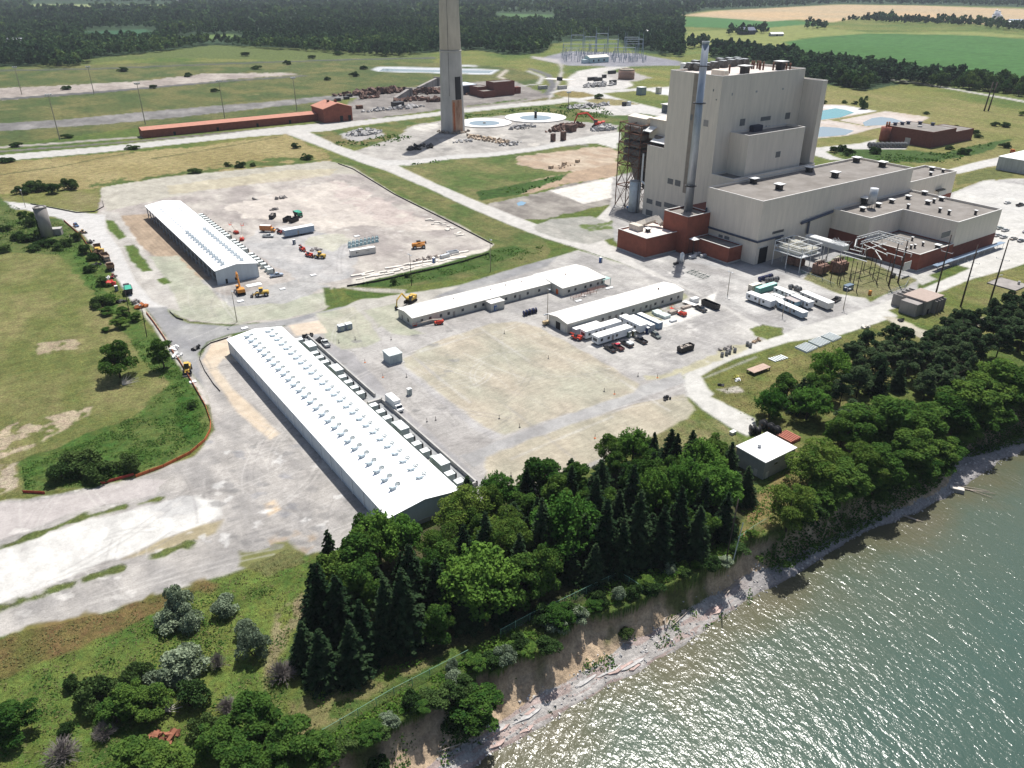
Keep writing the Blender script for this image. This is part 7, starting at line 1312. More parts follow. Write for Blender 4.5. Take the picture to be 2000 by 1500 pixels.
for q in [(198,545,3,3.4),(172,518,3,3),(212,575,3.6,3.6),(236,600,4,3.2),(195,580,4,4),(232,622,4,3.4),(205,600,3,3),(262,610,3.6,2.6),(180,495,3,3.2),(165,480,4,3.4),(205,640,1.6,2)]: SH.append(('bush' if q[0] < 200 else 'ash',) + q)
batch(SH, 'green bush in the hedge between the mound and the machines, %s from the left', 'bush', 'hedge bushes beside the entry road')
SB = [('bush', 50,425,5,3.4),('ash', 40,412,6,3),('ash', 58,415,5,2.6),('bush', 30,455,3.4,4),('bush', 55,460,3,4),('bush', 80,470,3,4),('bush', 100,468,3.4,3.6),('bush', 125,468,3.6,3.4),('bush', 148,455,4,2.6),('bush', 5,440,3,3.4),('bush', 5,480,3,3.6),('bush', 75,448,3,3),('bush', 110,478,2.6,3.6),('bush', 60,480,2.4,4)]
batch(SB, 'green bush around the old concrete silo, %s from the left', 'bush', 'bushes round the concrete silo')
MB_ = [('bush', 368,142,5,6),('bush', 500,128,5,7),('bush', 560,118,6,6),('bush', 300,166,4,5),('bush', 640,150,4,5),('bush', 420,172,4,5),('bush', 610,108,5,7),('bush', 240,132,5,8),('bush', 130,168,4,6),('bush', 712,128,5,6),('bush', 480,102,6,8),('bush', 660,100,6,8),('bush', 55,358,5,5.5),('bush', 75,355,5.5,5),('bush', 40,365,4.4,5),('bush', 105,360,5.5,5),('bush', 132,350,6.5,5.5),('bush', 467,316,4,3.6),('bush', 445,318,2.6,2.4),('bush', 492,318,2.4,2.4),('bush', 380,329,3,4.4),('bush', 577,281,3.4,3.2),('bush', 596,301,4,4),('bush', 255,284,3,5),('bush', 10,309,3,6),('bush', 30,278,3.4,4.5),('bush', 130,262,3,4.5)]
batch(MB_, 'dark bush on the open grass beyond the construction pad, %s from the left', 'bush', 'bushes in the yellow grassland')
EB = [('bush', 1632,287,4,3.6),('bush', 1647,284,4.4,3.8),('bush', 1661,290,5,4),('bush', 1690,190,11,4.6),('bush', 1583,195,5,6),('bush', 1605,190,6,6),('bush', 1945,238,3.6,3.4),('bush', 1966,240,3.4,5),('bush', 1905,254,3,4.4),('bush', 1912,262,2.8,3.4),('bush', 1858,284,3,3.4),('bush', 1884,290,4.4,4.6),('bush', 1964,278,4,4),('bush', 1650,196,3,3),('bush', 1670,198,3,3),('bush', 1714,290,4,4),('bush', 1706,288,4,3.5),('ash', 1998,217,4,4),('bush', 1870,245,2,3),('bush', 1810,218,2.4,3)]
batch(EB, 'dark bush in the meadow round the brick workshop, %s from the left', 'bush', 'bushes in the east meadow')
GB = [('bush', 767,545,2.4,1.8),('bush', 794,534,1.8,1.2),('bush', 1170,183,5,5),('bush', 690,140,6,6)] 
for (k, x, y, h, r), lab in zip(GB, ('blue green bush on the grass slope below the stone slabs', 'small dark bush on the slope left of the floodlight pole', 'dark bush by the road fork before the substation', 'dark bush on the grass left of the long pond')): X, Y = W(x, y, h); plant(k, X, Y, h, r, lab, 'bush', 'shrubs and trees standing apart')
# ---- the woods: nearest trees single, the rest one mass
FOREST = [[(-500,131),(60,130),(130,134),(180,122),(260,116),(380,104),(500,94),(620,102),(700,108),(780,112),(860,100),(930,98),(1000,108),(1060,104),(1080,85),(1200,75),(1240,100),(1335,113),(1335,45),(1330,32),(1380,20),(1500,16),(1640,8),(1800,10),(2600,26),(2600,-26),(-500,-26)],
          [(1380,112),(1480,122),(1560,142),(1600,162),(1690,178),(1700,165),(1760,163),(1830,170),(1950,182),(2100,205),(2100,188),(1950,165),(1850,158),(1750,146),(1690,136),(1600,124),(1530,108),(1400,92)],
          [(1635,48),(1660,42),(1780,48),(1900,52),(1945,58),(2100,72),(2100,64),(1920,44),(1720,36),(1650,40)],[(1574,58),(1614,58),(1612,50),(1578,50)],[(1420,70),(1500,66),(1490,60),(1425,62)],[(1345,96),(1385,92),(1380,82),(1350,84)]]
HOLES = [[(164,80),(308,80),(308,58),(280,54),(168,58)],[(330,84),(480,84),(480,66),(340,70)],[(60,20),(340,16),(335,5),(60,4)],[(965,41),(1085,42),(1082,26),(965,26)],[(180,128),(300,112),(500,96),(420,86),(300,104),(180,114)],[(500,58),(585,82),(570,84),(500,64)],[(940,90),(980,92),(980,86),(940,84)],[(1070,84),(1180,80),(1180,76),(1080,76)],[(1230,104),(1290,108),(1290,102),(1235,96)]]
def pxof(X, Y, Z=0):
    z = Z - CH; d = Y * cP - z * sP; return 1000 + FPX * X / d, 750 - FPX * (Y * sP + z * cP) / d
FP = []; Y = 560.0; R = np.random.RandomState(5)
while Y < 7600:
    hw = (Y * cP + 56) * .70
    st_ = (7.5 if Y < 1600 else 9.5 if Y < 3000 else 14); xs = np.arange(-hw, hw, st_) + R.uniform(-3,3); xs = xs + R.uniform(-st_ * .4, st_ * .4, len(xs)); ys = Y + R.uniform(-4,4, len(xs))*(1 + Y / 1500)
    px = np.array([pxof(a, b) for a, b in zip(xs, ys)])
    for (a, b),(u, v) in zip(zip(xs, ys), px):
        if any(inpoly(u, v, q) for q in FOREST) and not any(inpoly(u, v, q) for q in HOLES): FP.append((a, b, u, v))
    Y += max(8.5, Y * Y / 93000*(.75 if Y < 2500 else 1.0))
FP.sort(key=lambda q: q[1]); NN = 130
for i in range(12):     # scattered trees on the far grass
    pass
sel = [q for q in FP if -30 < q[2] < 2030]; near = sel[:NN]; ns = set((q[0], q[1]) for q in near); rest = [q for q in FP if (q[0], q[1]) not in ns]
def lod(kind, seed, n, leaf):
    Rr = np.random.RandomState(seed); C, e = crown_points(Rr, n, 5.2,1.2,12,9 if n < 100 else 14, .42,1.0); 
    if kind == 1: C[:, :2] *= (1.3 - 1.1 * np.clip(C[:, 2] / 12.5,0,1))[:, None]; C[:, 2] *= 1.12
    U, V = sprays(C, e, leaf, Rr, .5); return C, U, V
MIDM = [leafmat('woods_leaves_a', (.028, .068, .024),(.075, .135, .040), .2, .40), leafmat('woods_leaves_b', (.036, .080, .026),(.10, .155, .045), .2, .4)]
mid = []
for k in range(6): C, U, V = lod(0 if k < 5 else 1,200 + k, 900,1.15); mid.append(quadmesh('crown', C, U, V, MIDM[k % 2]))
tb = MB(); tb.rod((0,0,0),(0,0,8), .3, .12,6); tmid = tb.mesh('trunk', LM['bark'])
for i, (X, Y, u, v) in enumerate(near):
    t = bpy.data.objects.new('woodland_tree', None); link(t); r_ = R.choice([.45, .65, .85,1,1.2,1.45]) * R.uniform(.9,1.1); t.location = (X, Y, 0); t.scale = (r_, r_, r_ * R.uniform(.85,1.15)); t.rotation_euler = (0,0, R.uniform(0,6.28))
    east = u > 1350; tag(t, 'tree in the belt of trees before the green crop field' if east else 'tree in the front edge of the woods behind the grassland', 'tree', 'trees before the crop field' if east else 'front trees of the woods')
    for nm_, me_ in (('crown', mid[i % 6]),('trunk', tmid)): o = bpy.data.objects.new(nm_, me_); link(o); o.parent = t
LODS = {}
for lv, (n, lf) in enumerate(((150,2.4),(60,3.6),(26,5.4))): LODS[lv] = [lod(0 if k < 6 else 1,300 + lv * 10 + k, n, lf) for k in range(8)]
acc = [([],[],[]) for _ in range(3)]
for X, Y, u, v in rest:
    lv = 0 if Y < 1300 else 1 if Y < 2600 else 2; C, U, V = LODS[lv][R.randint(8)]; s = R.choice([.55, .8,1,1.15,1.3,1.5]) * R.uniform(.85,1.15)*(1 if Y < 2600 else 1.35); th = R.uniform(0,6.28); c, s_ = math.cos(th), math.sin(th)
    Mx = np.array([[c, s_, 0],[-s_, c, 0],[0,0,1]]) * s; a = acc[int(np.clip(1.1+1.6 * float(fbm(np.array([X / 130]), np.array([Y / 260]),71,3)[0]) + R.uniform(-.75, .75),0,2.99))]; a[0].append(C @ Mx + np.array([X, Y, 0])); a[1].append(U @ Mx); a[2].append(V @ Mx)
WM = [leafmat('far_woods_a', (.024, .052, .030),(.052, .090, .042), .12,0), leafmat('far_woods_b', (.036, .078, .034),(.078, .135, .052), .15,0), leafmat('far_woods_c', (.06, .115, .038),(.14, .205, .065), .15,0)]
CC = np.concatenate([np.concatenate(a[0]) for a in acc]); UU = np.concatenate([np.concatenate(a[1]) for a in acc]); VV = np.concatenate([np.concatenate(a[2]) for a in acc]); cnt = [sum(len(x) for x in a[0]) for a in acc]
me = quadmesh('woods', CC, UU, VV, WM[0]); me.materials.append(WM[1]); me.materials.append(WM[2]); me.polygons.foreach_set('material_index', np.repeat([0,1,2], cnt).astype(np.int32)); me.update()
tag(link(bpy.data.objects.new('distant_woods', me)), 'dark green woods spreading to the horizon', 'woods', None, 'stuff')
# ---- undergrowth: leaf sprays over the lush patches
def undergrowth(name, polys, dens, hmax, size, m, label, seed, z0=.0, scl=3.0, thr=-.15, over=1.0):
    R = np.random.RandomState(seed); CS = []
    for P_ in polys:
        Q = np.array([W(*q) for q in P_]); x0, y0 = Q.min(0); x1, y1 = Q.max(0); n = int((x1 - x0)*(y1 - y0) * dens); x = R.uniform(x0, x1, n); y = R.uniform(y0, y1, n); ins = np.zeros(n, bool)
        for i in range(len(Q)):
            a = Q[i]; b = Q[i - 1]; c = ((a[1] > y) != (b[1] > y)); ins ^= c & (x < (b[0] - a[0])*(y - a[1])/(b[1] - a[1] + 1e-12) + a[0])
        x = x[ins]; y = y[ins]; f = fbm(x / scl, y / scl, seed, 3); k = f > thr; x, y, f = x[k], y[k], f[k]
        h = (f - thr) * hmax * 1.2; s, n_, a_, b_, w_ = shore(x, y); ok = n_ < a_ + over; x, y, h = x[ok], y[ok], h[ok]
        CS.append(np.stack([x, y, terrain(x, y) + h * R.uniform(.25,1, len(x)) + z0],1))
    C = np.concatenate(CS); nn = np.tile(np.array([0,0,1.0]),(len(C),1)); U, V = sprays(C, nn, size, R, .75); me = quadmesh(name, C, U, V, m)
    return tag(link(bpy.data.objects.new(name, me)), label, 'undergrowth', None, 'stuff')
UL = leafmat('undergrowth_leaves', (.05, .12, .02),(.12, .21, .04), .28,0); UL2 = leafmat('undergrowth_dark', (.035, .09, .02),(.09, .16, .035), .25,0); UG = leafmat('tall_grass', (.10, .12, .04),(.19, .18, .08), .2,0)
undergrowth('undergrowth', [[(640,1500),(700,1440),(800,1390),(900,1330),(980,1290),(1080,1230),(1180,1190),(1300,1140),(1420,1085),(1500,1035),(1440,1050),(1300,1110),(1240,1120),(1180,1130),(1080,1190),(960,1250),(860,1310),(720,1390),(620,1450),(560,1500)]],14,1.5, .42, UL, 'bright green undergrowth along the top of the bluff', 3, thr=-.35, over=1.8)
undergrowth('undergrowth', [[(1480,1060),(1600,1000),(1750,930),(1850,850),(1900,810),(2060,760),(2060,810),(1960,838),(1890,855),(1840,915),(1700,985),(1600,1035),(1530,1070)]],14,1.5, .55, UL2, 'green scrub covering the right part of the bluff face', 23, thr=-.75, over=16)
undergrowth('undergrowth', [[(900,1340),(1083,1260),(1230,1195),(1413,1110),(1480,1080),(1480,1120),(1300,1215),(1083,1335),(900,1440),(700,1500),(700,1470)]],9,1.2, .4, UL2, 'patches of weeds on the eroded bluff face', 24, scl=4, thr=.18, over=9)
undergrowth('undergrowth', [[(150,870),(260,815),(330,750),(380,770),(408,830),(372,880),(270,922),(180,948),(50,955),(40,905)],[(250,660),(300,655),(345,715),(390,790),(350,770),(290,720)]],6, .9, .42, UL2, 'green undergrowth covering the lower part of the left mound', 5)
undergrowth('undergrowth', [[(600,1340),(660,1300),(780,1300),(860,1280),(900,1260),(780,1320),(680,1370),(620,1390)],[(940,1260),(1040,1190),(1180,1130),(1300,1090),(1440,1010),(1470,960),(1560,900),(1520,1010),(1400,1070),(1200,1130)]],6,1.1, .42, UL, 'green undergrowth at the feet of the grove trees', 8)
undergrowth('undergrowth', [[(0,1340),(120,1300),(300,1210),(520,1120),(600,1110),(620,1180),(560,1330),(520,1500),(0,1500)]],4.5, .7, .42, UL2, 'low green undergrowth in patches over the lower left meadow', 9, scl=5, thr=.05)
undergrowth('undergrowth', [[(20,400),(150,450),(160,480),(230,560),(300,640),(270,640),(190,580),(140,500),(0,490),(0,410)]],1.6,1.2, .6, UL2, 'green undergrowth between silo and machine row', 10, scl=6, thr=-.1)
undergrowth('undergrowth', [[(690,558),(740,545),(850,520),(960,490),(1060,478),(1060,500),(960,518),(850,545),(760,562)]],1.4,1.0, .7, UL2, 'green scrub on the slope below the stone slabs', 11, scl=5, thr=0)
undergrowth('undergrowth', [[(1620,290),(1700,300),(1840,300),(1960,272),(1860,318),(1700,318),(1630,302)],[(930,380),(1050,355),(1110,340),(1100,352),(1010,382)],[(770,325),(880,310),(930,306),(880,316)],[(870,232),(1000,214),(1130,204),(1180,212),(1210,232),(1100,228),(1000,220),(880,238)],[(640,282),(760,262),(810,268),(770,282),(700,290)]], .16,2.4,2.0, UL2, 'green scrub banks round the plant and the chimney', 12, scl=14, thr=-.05)
undergrowth('tall_grass', [[(0,1245),(200,1200),(420,1130),(600,1085),(640,1130),(600,1240),(560,1370),(700,1330),(880,1270),(760,1380),(620,1440),(300,1500),(0,1500)]],3.2, .45, .36, UG, 'tall yellow green grass in the lower left meadow', 14, scl=2, thr=-.2)
undergrowth('tall_grass', [[(1400,775),(1440,735),(1620,668),(1740,628),(1800,655),(1700,700),(1600,800),(1500,850)],[(1460,1000),(1560,900),(1620,860),(1600,1000),(1500,1040)],[(1240,870),(1340,825),(1440,850),(1450,900)]],1.6, .35, .36, UG, 'tall yellow green grass on the lakeside lawn', 15, scl=2, thr=-.1)
# ================================================================ TRANSFORMER YARD, SUBSTATION, FENCES, DEMOLITION, SHORE
z4_ = ZM(1500,430,6.667)
M_WSTL = mat('white_steel', (.66, .67, .66), .5, .08,1); M_TRB = mat('transformer_brown', (.15, .085, .065), .7, .25,1, col2=(.26, .15, .11)); M_PORC = mat('porcelain_brown', (.07, .035, .028), .4, .2)
def transformer(lab, px, py, la, lb, h):
    X, Y = W(px, py); t = thing('power_transformer', lab, 'transformer', (X, Y, 0), RS, 'brown transformers in the fenced yard'); f = MB(); f.bevbox(-la / 2, la / 2,-lb / 2, lb / 2, .4, h, .15); f.build('tank', M_TRB, t)
    f = MB(); n = int(la / .45); [f.box(-la / 2 + .1 + k * .45,-la / 2 + .3 + k * .45,-lb / 2 - 1.1,-lb / 2 - .003, .8, h - .4) for k in range(n)]; f.build('radiator', M_TRB, t)
    for k in range(4): f = MB(); x = -la / 2 + .8 + k * (la - 1.6)/3; f.rod((x, 0, h),(x, 0, h + 1.7), .28, .12,8); [f.ring(x, 0, h + .2 + j * .35, .42, .1, .1,10) for j in range(4)]; f.build('bushing', M_PORC, t)
    f = MB(); f.rod((-la * .4, lb * .3, h + 1),(la * .2, lb * .3, h + 1), .4, n=10); f.build('conservator', mat('cream', (.55, .50, .42)), t); return t
transformer('brown transformer under the white steel platform, leftmost', *z4_(290,575),3.4,3.2,4); transformer('brown transformer under the white steel platform beside the leftmost', *z4_(385,600),3.2,3.2,4)
transformer('large reddish brown transformer in front of the white platform', *z4_(660,690),6.0,4,4.6); transformer('large dark transformer beside the lattice gantry', *z4_(900,670),6.5,4.5,5.2)
X, Y = W(*z4_(400,600)); t = thing('steel_platform', 'white steel platform with railings and cable boxes over the brown transformers', 'platform', (X, Y, 0), RS); f = MB()
for a in (-8,-1,6):
    for b in (-6,1.5,9): f.bar((a, b, 0),(a, b, 11.5), .3)
for z in (7,9.2,11.5):
    for a in (-8,-1,6): f.bar((a, -6, z),(a, 9, z), .26)
    for b in (-6,1.5,9): f.bar((-8, b, z),(6, b, z), .26)
f.build('frame', M_WSTL, t); f = MB(); f.box(-8,6,-6,9,6.7,6.85); f.build('deck', M_STEEL, t)
for i, (a0, a1, b0, b1, z0, z1) in enumerate([(-6,-2.5,-3,8,7,9.6),(-1,5,-5,-1,7,9),(-.5,5,2.5,8,7,10)]): f = MB(); f.bevbox(a0, a1, b0, b1, z0, z1, .2); [f.box(a0 + .4 + k * .9, a0 + .9 + k * .9, b0 - .2, b1 + .2, z1 + .01, z1 + .5) for k in range(int((a1 - a0 - .5) / .9))]; f.build('cable_box', mat('box_cream', (.58, .56, .48), .6), t)
f = MB(); rn = random.Random(3)
for k in range(40): a, b = rn.uniform(-8,6), rn.uniform(-6,9); f.bar((a, b, rn.uniform(7,9)),(a + rn.uniform(-2,2), b + rn.uniform(-2,2), rn.uniform(9,11.8)), .1)
f.build('conduit', M_STEEL, t)
X, Y = W(*z4_(820,560)); t = thing('bus_duct', 'thick white bus duct raised above the transformers against the brick wing', 'duct', (X, Y, 0), RS); f = MB(); f.bevbox(-2,2.6,-6,15,7.5,10.2, .3); f.build('duct', M_WSTL, t)
for b in (-5,4,13): f = MB(); f.bar((-1.5, b, 0),(-1.5, b, 7.5), .3); f.bar((2.2, b, 0),(2.2, b, 7.5), .3); f.build('support', M_WSTL, t)
f = MB(); rn = random.Random(5); [f.bar((rn.uniform(-2,3), rn.uniform(-7,2),10),(rn.uniform(-2,3), rn.uniform(-7,2),11.6), .1) for k in range(26)]; f.build('conduit', M_STEEL, t)
GBASE = [(810,810,10),(900,820,9),(930,830,9),(985,740,9),(1060,780,9),(1100,870,10),(1150,930,10),(1190,745,9),(1240,665,9),(1320,690,9),(1360,760,9),(1410,830,9),(1540,780,10),(705,750,9)]
X0, Y0 = W(*z4_(1200,760)); gt = thing('bus_gantry', 'white tubular gantry beams carried on many thin dark posts over the grass', 'gantry', (X0, Y0,0), RS); ga, gb = toS(X0, Y0)
for (x, y, h) in GBASE:
    a, b = S(*z4_(x, y)); f = MB(); f.rod((a - ga, b - gb, 0),(a - ga, b - gb, h), .2, .14,6); f.build('post', M_WOOD, gt)
    f = MB(); f.rod((a - ga, b - gb, h + .003),(a - ga, b - gb, h + 1.3), .22, .12,8); f.build('insulator', M_PORC, gt)
def beamz(pa, pb, z, w_=.32, lattice=False):
    a0, b0 = S(*z4_(*pa), z); a1, b1 = S(*z4_(*pb), z); f = MB(); p = Vector((a0 - ga, b0 - gb, z)); q = Vector((a1 - ga, b1 - gb, z))
    f.bar(p, q, w_)
    if lattice:
        up = Vector((0,0,1.1)); n = 7; f.bar(p + up, q + up, w_ * .7); [f.bar(p + (q - p)*(k / n)+(up if k % 2 else up * 0), p + (q - p)*((k + 1) / n)+(up * 0 if k % 2 else up), .14) for k in range(n)]
    f.build('beam', M_WSTL, gt)
for pa, pb in (((950,440),(1290,540)),((985,405),(1275,478)),((1070,375),(1220,412)),((1120,340),(1280,385)),((1255,320),(1555,450)),((1340,290),(1540,390)),((1400,395),(1480,520))): beamz(pa, pb, 10.0)
for pa, pb, l_ in (((1150,250),(1440,170),1),((1440,170),(1850,280),1),((1205,310),(1490,230),1),((1490,230),(1760,320),1),((1290,375),(1540,295),0),((1150,250),(1130,340),0)): beamz(pa, pb, 14.0, .3, bool(l_))
for pa in ((1160,270),(1230,330),(1275,370),(1440,185),(1490,240)):
    a, b = S(*z4_(*pa),13); f = MB(); [f.bar((a - ga + dx, b - gb, 9),(a - ga, b - gb, 14), .14) for dx in (-.9, .9)]; f.build('strut', M_WSTL, gt)
for i, (bx, by, h) in enumerate([(1570,855,19),(1690,812,19),(1660,500,10),(1820,470,12)][:2]):
    a, b = S(*z4_(bx, by)); X, Y = toW(a, b); t = thing('tall_gantry_post', 'tall dark post with crossarm at the yard corner, %s of two' % ('left' if i == 0 else 'right'), 'pole', (X, Y, 0), RS, 'tall posts of the transformer yard'); f = MB(); f.rod((0,0,0),(0,0, h), .4, .25,8); f.build('pole', M_WOOD, t)
    f = MB(); f.bar((-.5,-3.5, h - 5),(-.5,4, h - 5), .25); f.build('crossarm', M_WSTL, t); f = MB(); [f.rod((-.5, y, h - 5),(-.5, y, h - 6.4), .14) for y in (-3.2,0,3.6)]; f.build('insulator', M_WHITE, t)
for i, (p0, p1, z) in enumerate([((1430,455),(1100+700,560),8)]): pass
X, Y = W(*r6_(1350,900)); t = thing('covered_walkway', 'low silver edged canopy running along the brick annex beside the road', 'canopy', (toW(352,169.5))+(0.0,), RS); f = MB(); f.box(0,62,-2.6,-.2,2.6,2.8); f.build('roof', mat('canopy_blue', (.20, .27, .36), .4), t); f = MB(); [f.bar((x, -2.4,0),(x, -2.4,2.6), .14) for x in range(1,62,6)]; f.build('post', M_STEEL, t)
tbox('green_tank', 'dark blue grey machinery cluster at the grass corner of the transformer yard', 'machine', *z4_(1040,905),4.5,2.2,2.2, mat('machine_blue', (.07, .10, .15)), mat('machine_blue2', (.13, .18, .24))); crate(*z4_(1620,745),3,1.2,1.6, M_BLK, 'black box between the tall gantry posts', 'equipment_box', 'box'); crate(*z4_(1322,975),1.2,1.0,2.0, M_ORG, 'small orange hydrant box on the yard grass', 'hydrant_box', 'box')
l, r = seg(z4_(850,1075), z4_(925,1030)); pickup('dark pickup truck behind the longest white trailer', l, r, paintm('paint_black', (0,0,0)))
for i, (x, y) in enumerate([(1020,615),(870,595),(905,612)]): X, Y = W(*ZM(1200,390,6.5233)(990 + i * 75,745 - i * 8+(i == 1) * -30)); t = thing('silver_box', 'silver box stored beside the low brick lean-to, %s of three' % ('left', 'back', 'right')[i], 'box', (X, Y, 0), RS); f = MB(); f.bevbox(-2.2,2.2,-.8, .8, .1,1.3, .2); f.build('body', M_STEEL, t); f = MB(); f.box(-2.1,2.1,-.7, .7,1.303,1.36); f.build('lid', M_WHITE, t)
X, Y = W(1331,512); t = thing('storage_vessel', 'upright white cylinder in the shadow gap before the brick block', 'tank', (X, Y, 0), RS); f = MB(); f.cyl(0,0,0,4.2,1, n=14); f.build('shell', M_WHITE, t); f = MB(); f.cyl(0,0,4.203,4.8, .95, .3,14); f.build('cap', M_WHITE, t)
X, Y = W(1320,516); crate(1320,516,2.6,1.2, .9, M_BLK, 'black box beside the upright white cylinder', 'equipment_box', 'box')
X, Y = W(1273,463.5); t = thing('entrance_canopy', 'white square pyramid canopy beside the brick stair block', 'canopy', toW(278.5,247)+(0.0,), RS); f = MB(); f.add([(-1.8,-1.8,8.2),(1.8,-1.8,8.2),(1.8,1.8,8.2),(-1.8,1.8,8.2),(0,0,9.3)],[(0,1,4),(1,2,4),(2,3,4),(3,0,4),(3,2,1,0)]); f.build('roof', M_WHITE, t); f = MB(); [f.bar((x, y, 0),(x, y, 8.2), .16) for x in (-1.5,1.5) for y in (-1.5,1.5)]; f.build('post', M_BLK, t)
X, Y = W(1232,404); pile('tarp_heap', 'blue tarpaulin heap at the foot of the rusty tower', 'tarp', 1232,405,3,2,16,2, mat('tarp_blue', (.04, .20, .45), .6, .3),1.6)
# green pipe rack and bench frames in the yard
X, Y = W(1363,537); t = thing('cable_frame_row', 'row of dark green steel frames lying in the yard before the powerhouse', 'steel frames', (X, Y, 0), RS); f = MB()
for k in range(5): [f.bar((x - 1.2,-5 + k * 2.4,0),(x + 1.2,-5.6 + k * 2.4,1.2), .14) for x in (-1,1)]; f.bar((-2,-5 + k * 2.4, .6),(2,-5 + k * 2.4, .6), .16)
f.bar((-2,-5, .3),(-2,5.6, .3), .16); f.bar((2,-5, .3),(2,5.6, .3), .16); f.build('frame', mat('frame_green', (.06, .10, .09), .6), t)
for i, (x, y, L_) in enumerate([(1165,566,9),(1150,575,7),(1128,582,6)]):
    X, Y = W(x, y); t = thing('pipe_rack', 'low rust pink pipe rack beside the L shaped office, %s' % ('farthest', 'middle one', 'nearest')[i], 'rack', (X, Y, 0), RS); f = MB(); [f.bar((-L_ / 2, y_, .9),(L_ / 2, y_, .9), .14) for y_ in (-.9,0, .9)]; f.build('pipe', mat('pipe_rose', (.30, .17, .14)), t); f = MB(); [f.bar((x_, y_, 0),(x_, y_, 1.5), .14) for x_ in (-L_ / 2,0, L_ / 2) for y_ in (-.9, .9)]; f.build('post', M_RUST, t)
for i, (x, y, lx) in enumerate([(1203,586,4.5),(1190,563,4),(1130,588,3),(1140,578,2)]): crate(x, y, lx, 1.4, .35, M_WHITE, ('white plank between the two offices', 'curved white panel on the worn asphalt', 'white slab by the pipe racks, left', 'white slab by the pipe racks, right')[i], 'metal_sheet', 'panel')
for i, (x, y) in enumerate([z2_(210,600), z2_(270,620), z2_(320,640), z2_(180,575)]): crate(x, y, 3.4,2.4,1.2, mat('wrapped_pallet', (.55, .62, .60), .5),('pale green wrapped pallet by the blue container, second from left', 'pale green wrapped pallet by the blue container, third from left', 'pale green wrapped pallet by the blue container, rightmost', 'pale green wrapped pallet by the blue container, leftmost')[i], 'wrapped_pallet', 'pallet')
crate(*z2_(435,700),3,1.6, .7, M_STEEL, 'grey metal bundle in front of the red lift on the pale pad', 'metal_bundle', 'bundle'); crate(*z2_(640,490),5,1.6, .9, mat('mixed_goods', (0,0,0)), 'brown bundle left of the black flatbed pickup', 'metal_bundle', 'bundle'); crate(*z2_(765,400),3.6,2.2,2, M_WHITE, 'white box trailer behind the flatbed on the pale pad', 'white_box', 'box'); crate(*z2_(430,580),4,2,1.4, mat('mixed_goods', (0,0,0)), 'crate with pink goods left of the red lift', 'material_crate', 'crate')
for i, (x, y) in enumerate([(1200,1250),(1270,1230),(1315,1205),(1400,1180),(1595,1080),(1640,1105)]): X, Y = W(*z2_(x, y)); t = thing('steel_barrel', 'dark grey barrel along the road verge, %s from the left' % nth(i + 1), 'barrel', (X, Y, 0),0, 'grey barrels along the verge'); f = MB(); f.cyl(0,0,0,1.5, .62, n=12); f.build('shell', MRG, t); f = MB(); f.cyl(0,0,1.503,1.56, .5, n=12); f.build('lid', M_BLK, t)
pile('scrap_pipe_heap', 'tangle of grey hoses between the verge barrels', 'scrap', *z2_(1290,1130),4,1.2,16,1.4, M_CONCD, .6); pile('debris_heap', 'small heap of timber at the end of the verge barrels', 'debris', *z2_(1750,1010),3,1,12,1.2, mat('debris_tan', (.35, .26, .18), .9, .4), .5)
for px, py, lab, m_, s_ in ((1303,779, 'low dark machine parts at the edge of the lower pad', M_BLK, 1.6),(1407,753, 'black drum bundle on the lawn by the bend', M_BLK, 1),(1436,737, 'yellow and grey drums on the lawn', mat('drum_yellow', (.5, .48, .12)),1),(1360,558+86, 'x', M_BLK, 0),(1440,768 - 25, 'white stone beside the drums on the lawn', M_WHITE, 1),(1690,640, 'white broken slab near the path to the poles', M_PALE, 1.6),(612 - 6,657, 'black machine at the far end of the low wall', M_BLK, 2),(622,668, 'dark utility trailer behind the silver pickup', M_BLK, 1.8),(1762,627, 'black tyre beside the concrete switch house', M_TYRE, 1.6),(386,682, 'dark small machine at the asphalt junction', M_BLK, 1.8),(330,669, 'black bag by the orange fence', M_BLK, 1),(341,682, 'white steel frames lying by the orange fence, upper', M_WHITE, 2),(350,697, 'white steel frames lying by the orange fence, lower', M_WHITE, 2)):
    if s_: pile('equipment_pile', lab, 'equipment', px, py, s_, s_ * .6,9, s_ * .9, m_, s_ * .6)
tbox('round_top_tank', 'pair of grey round tanks by the verge left of the white roofed hut', 'tank', 1431,847,1.8,1.2, .9, M_STEEL)
# ---- stakes and cones on the pads
M_CONE = mat('cone_orange', (.7, .2, .06), .6); GX_ = [(748,737),(764,664),(694,664),(662,670),(1162,856),(1015,835),(985,652),(800 - 6,737),(713,708),(834,824),(851,821),(1071,701),(1200,770),(1180,765),(975,818),(1246,735),(1284,738),(998,930)]
for i, (x, y) in enumerate(GX_): X, Y = W(x, y); t = thing('marker_stake', 'small marker stake with dark foot standing on the bare pads', 'stake', (X, Y, 0),0, 'marker stakes on the pads'); f = MB(); f.bar((0,0, .1),(0,0,1.4), .1); f.build('stake', M_WOOD, t); f = MB(); f.cbox(0,0,0, .6, .5, .12); f.build('foot', M_CONE if i % 4 == 0 else M_BLK, t)
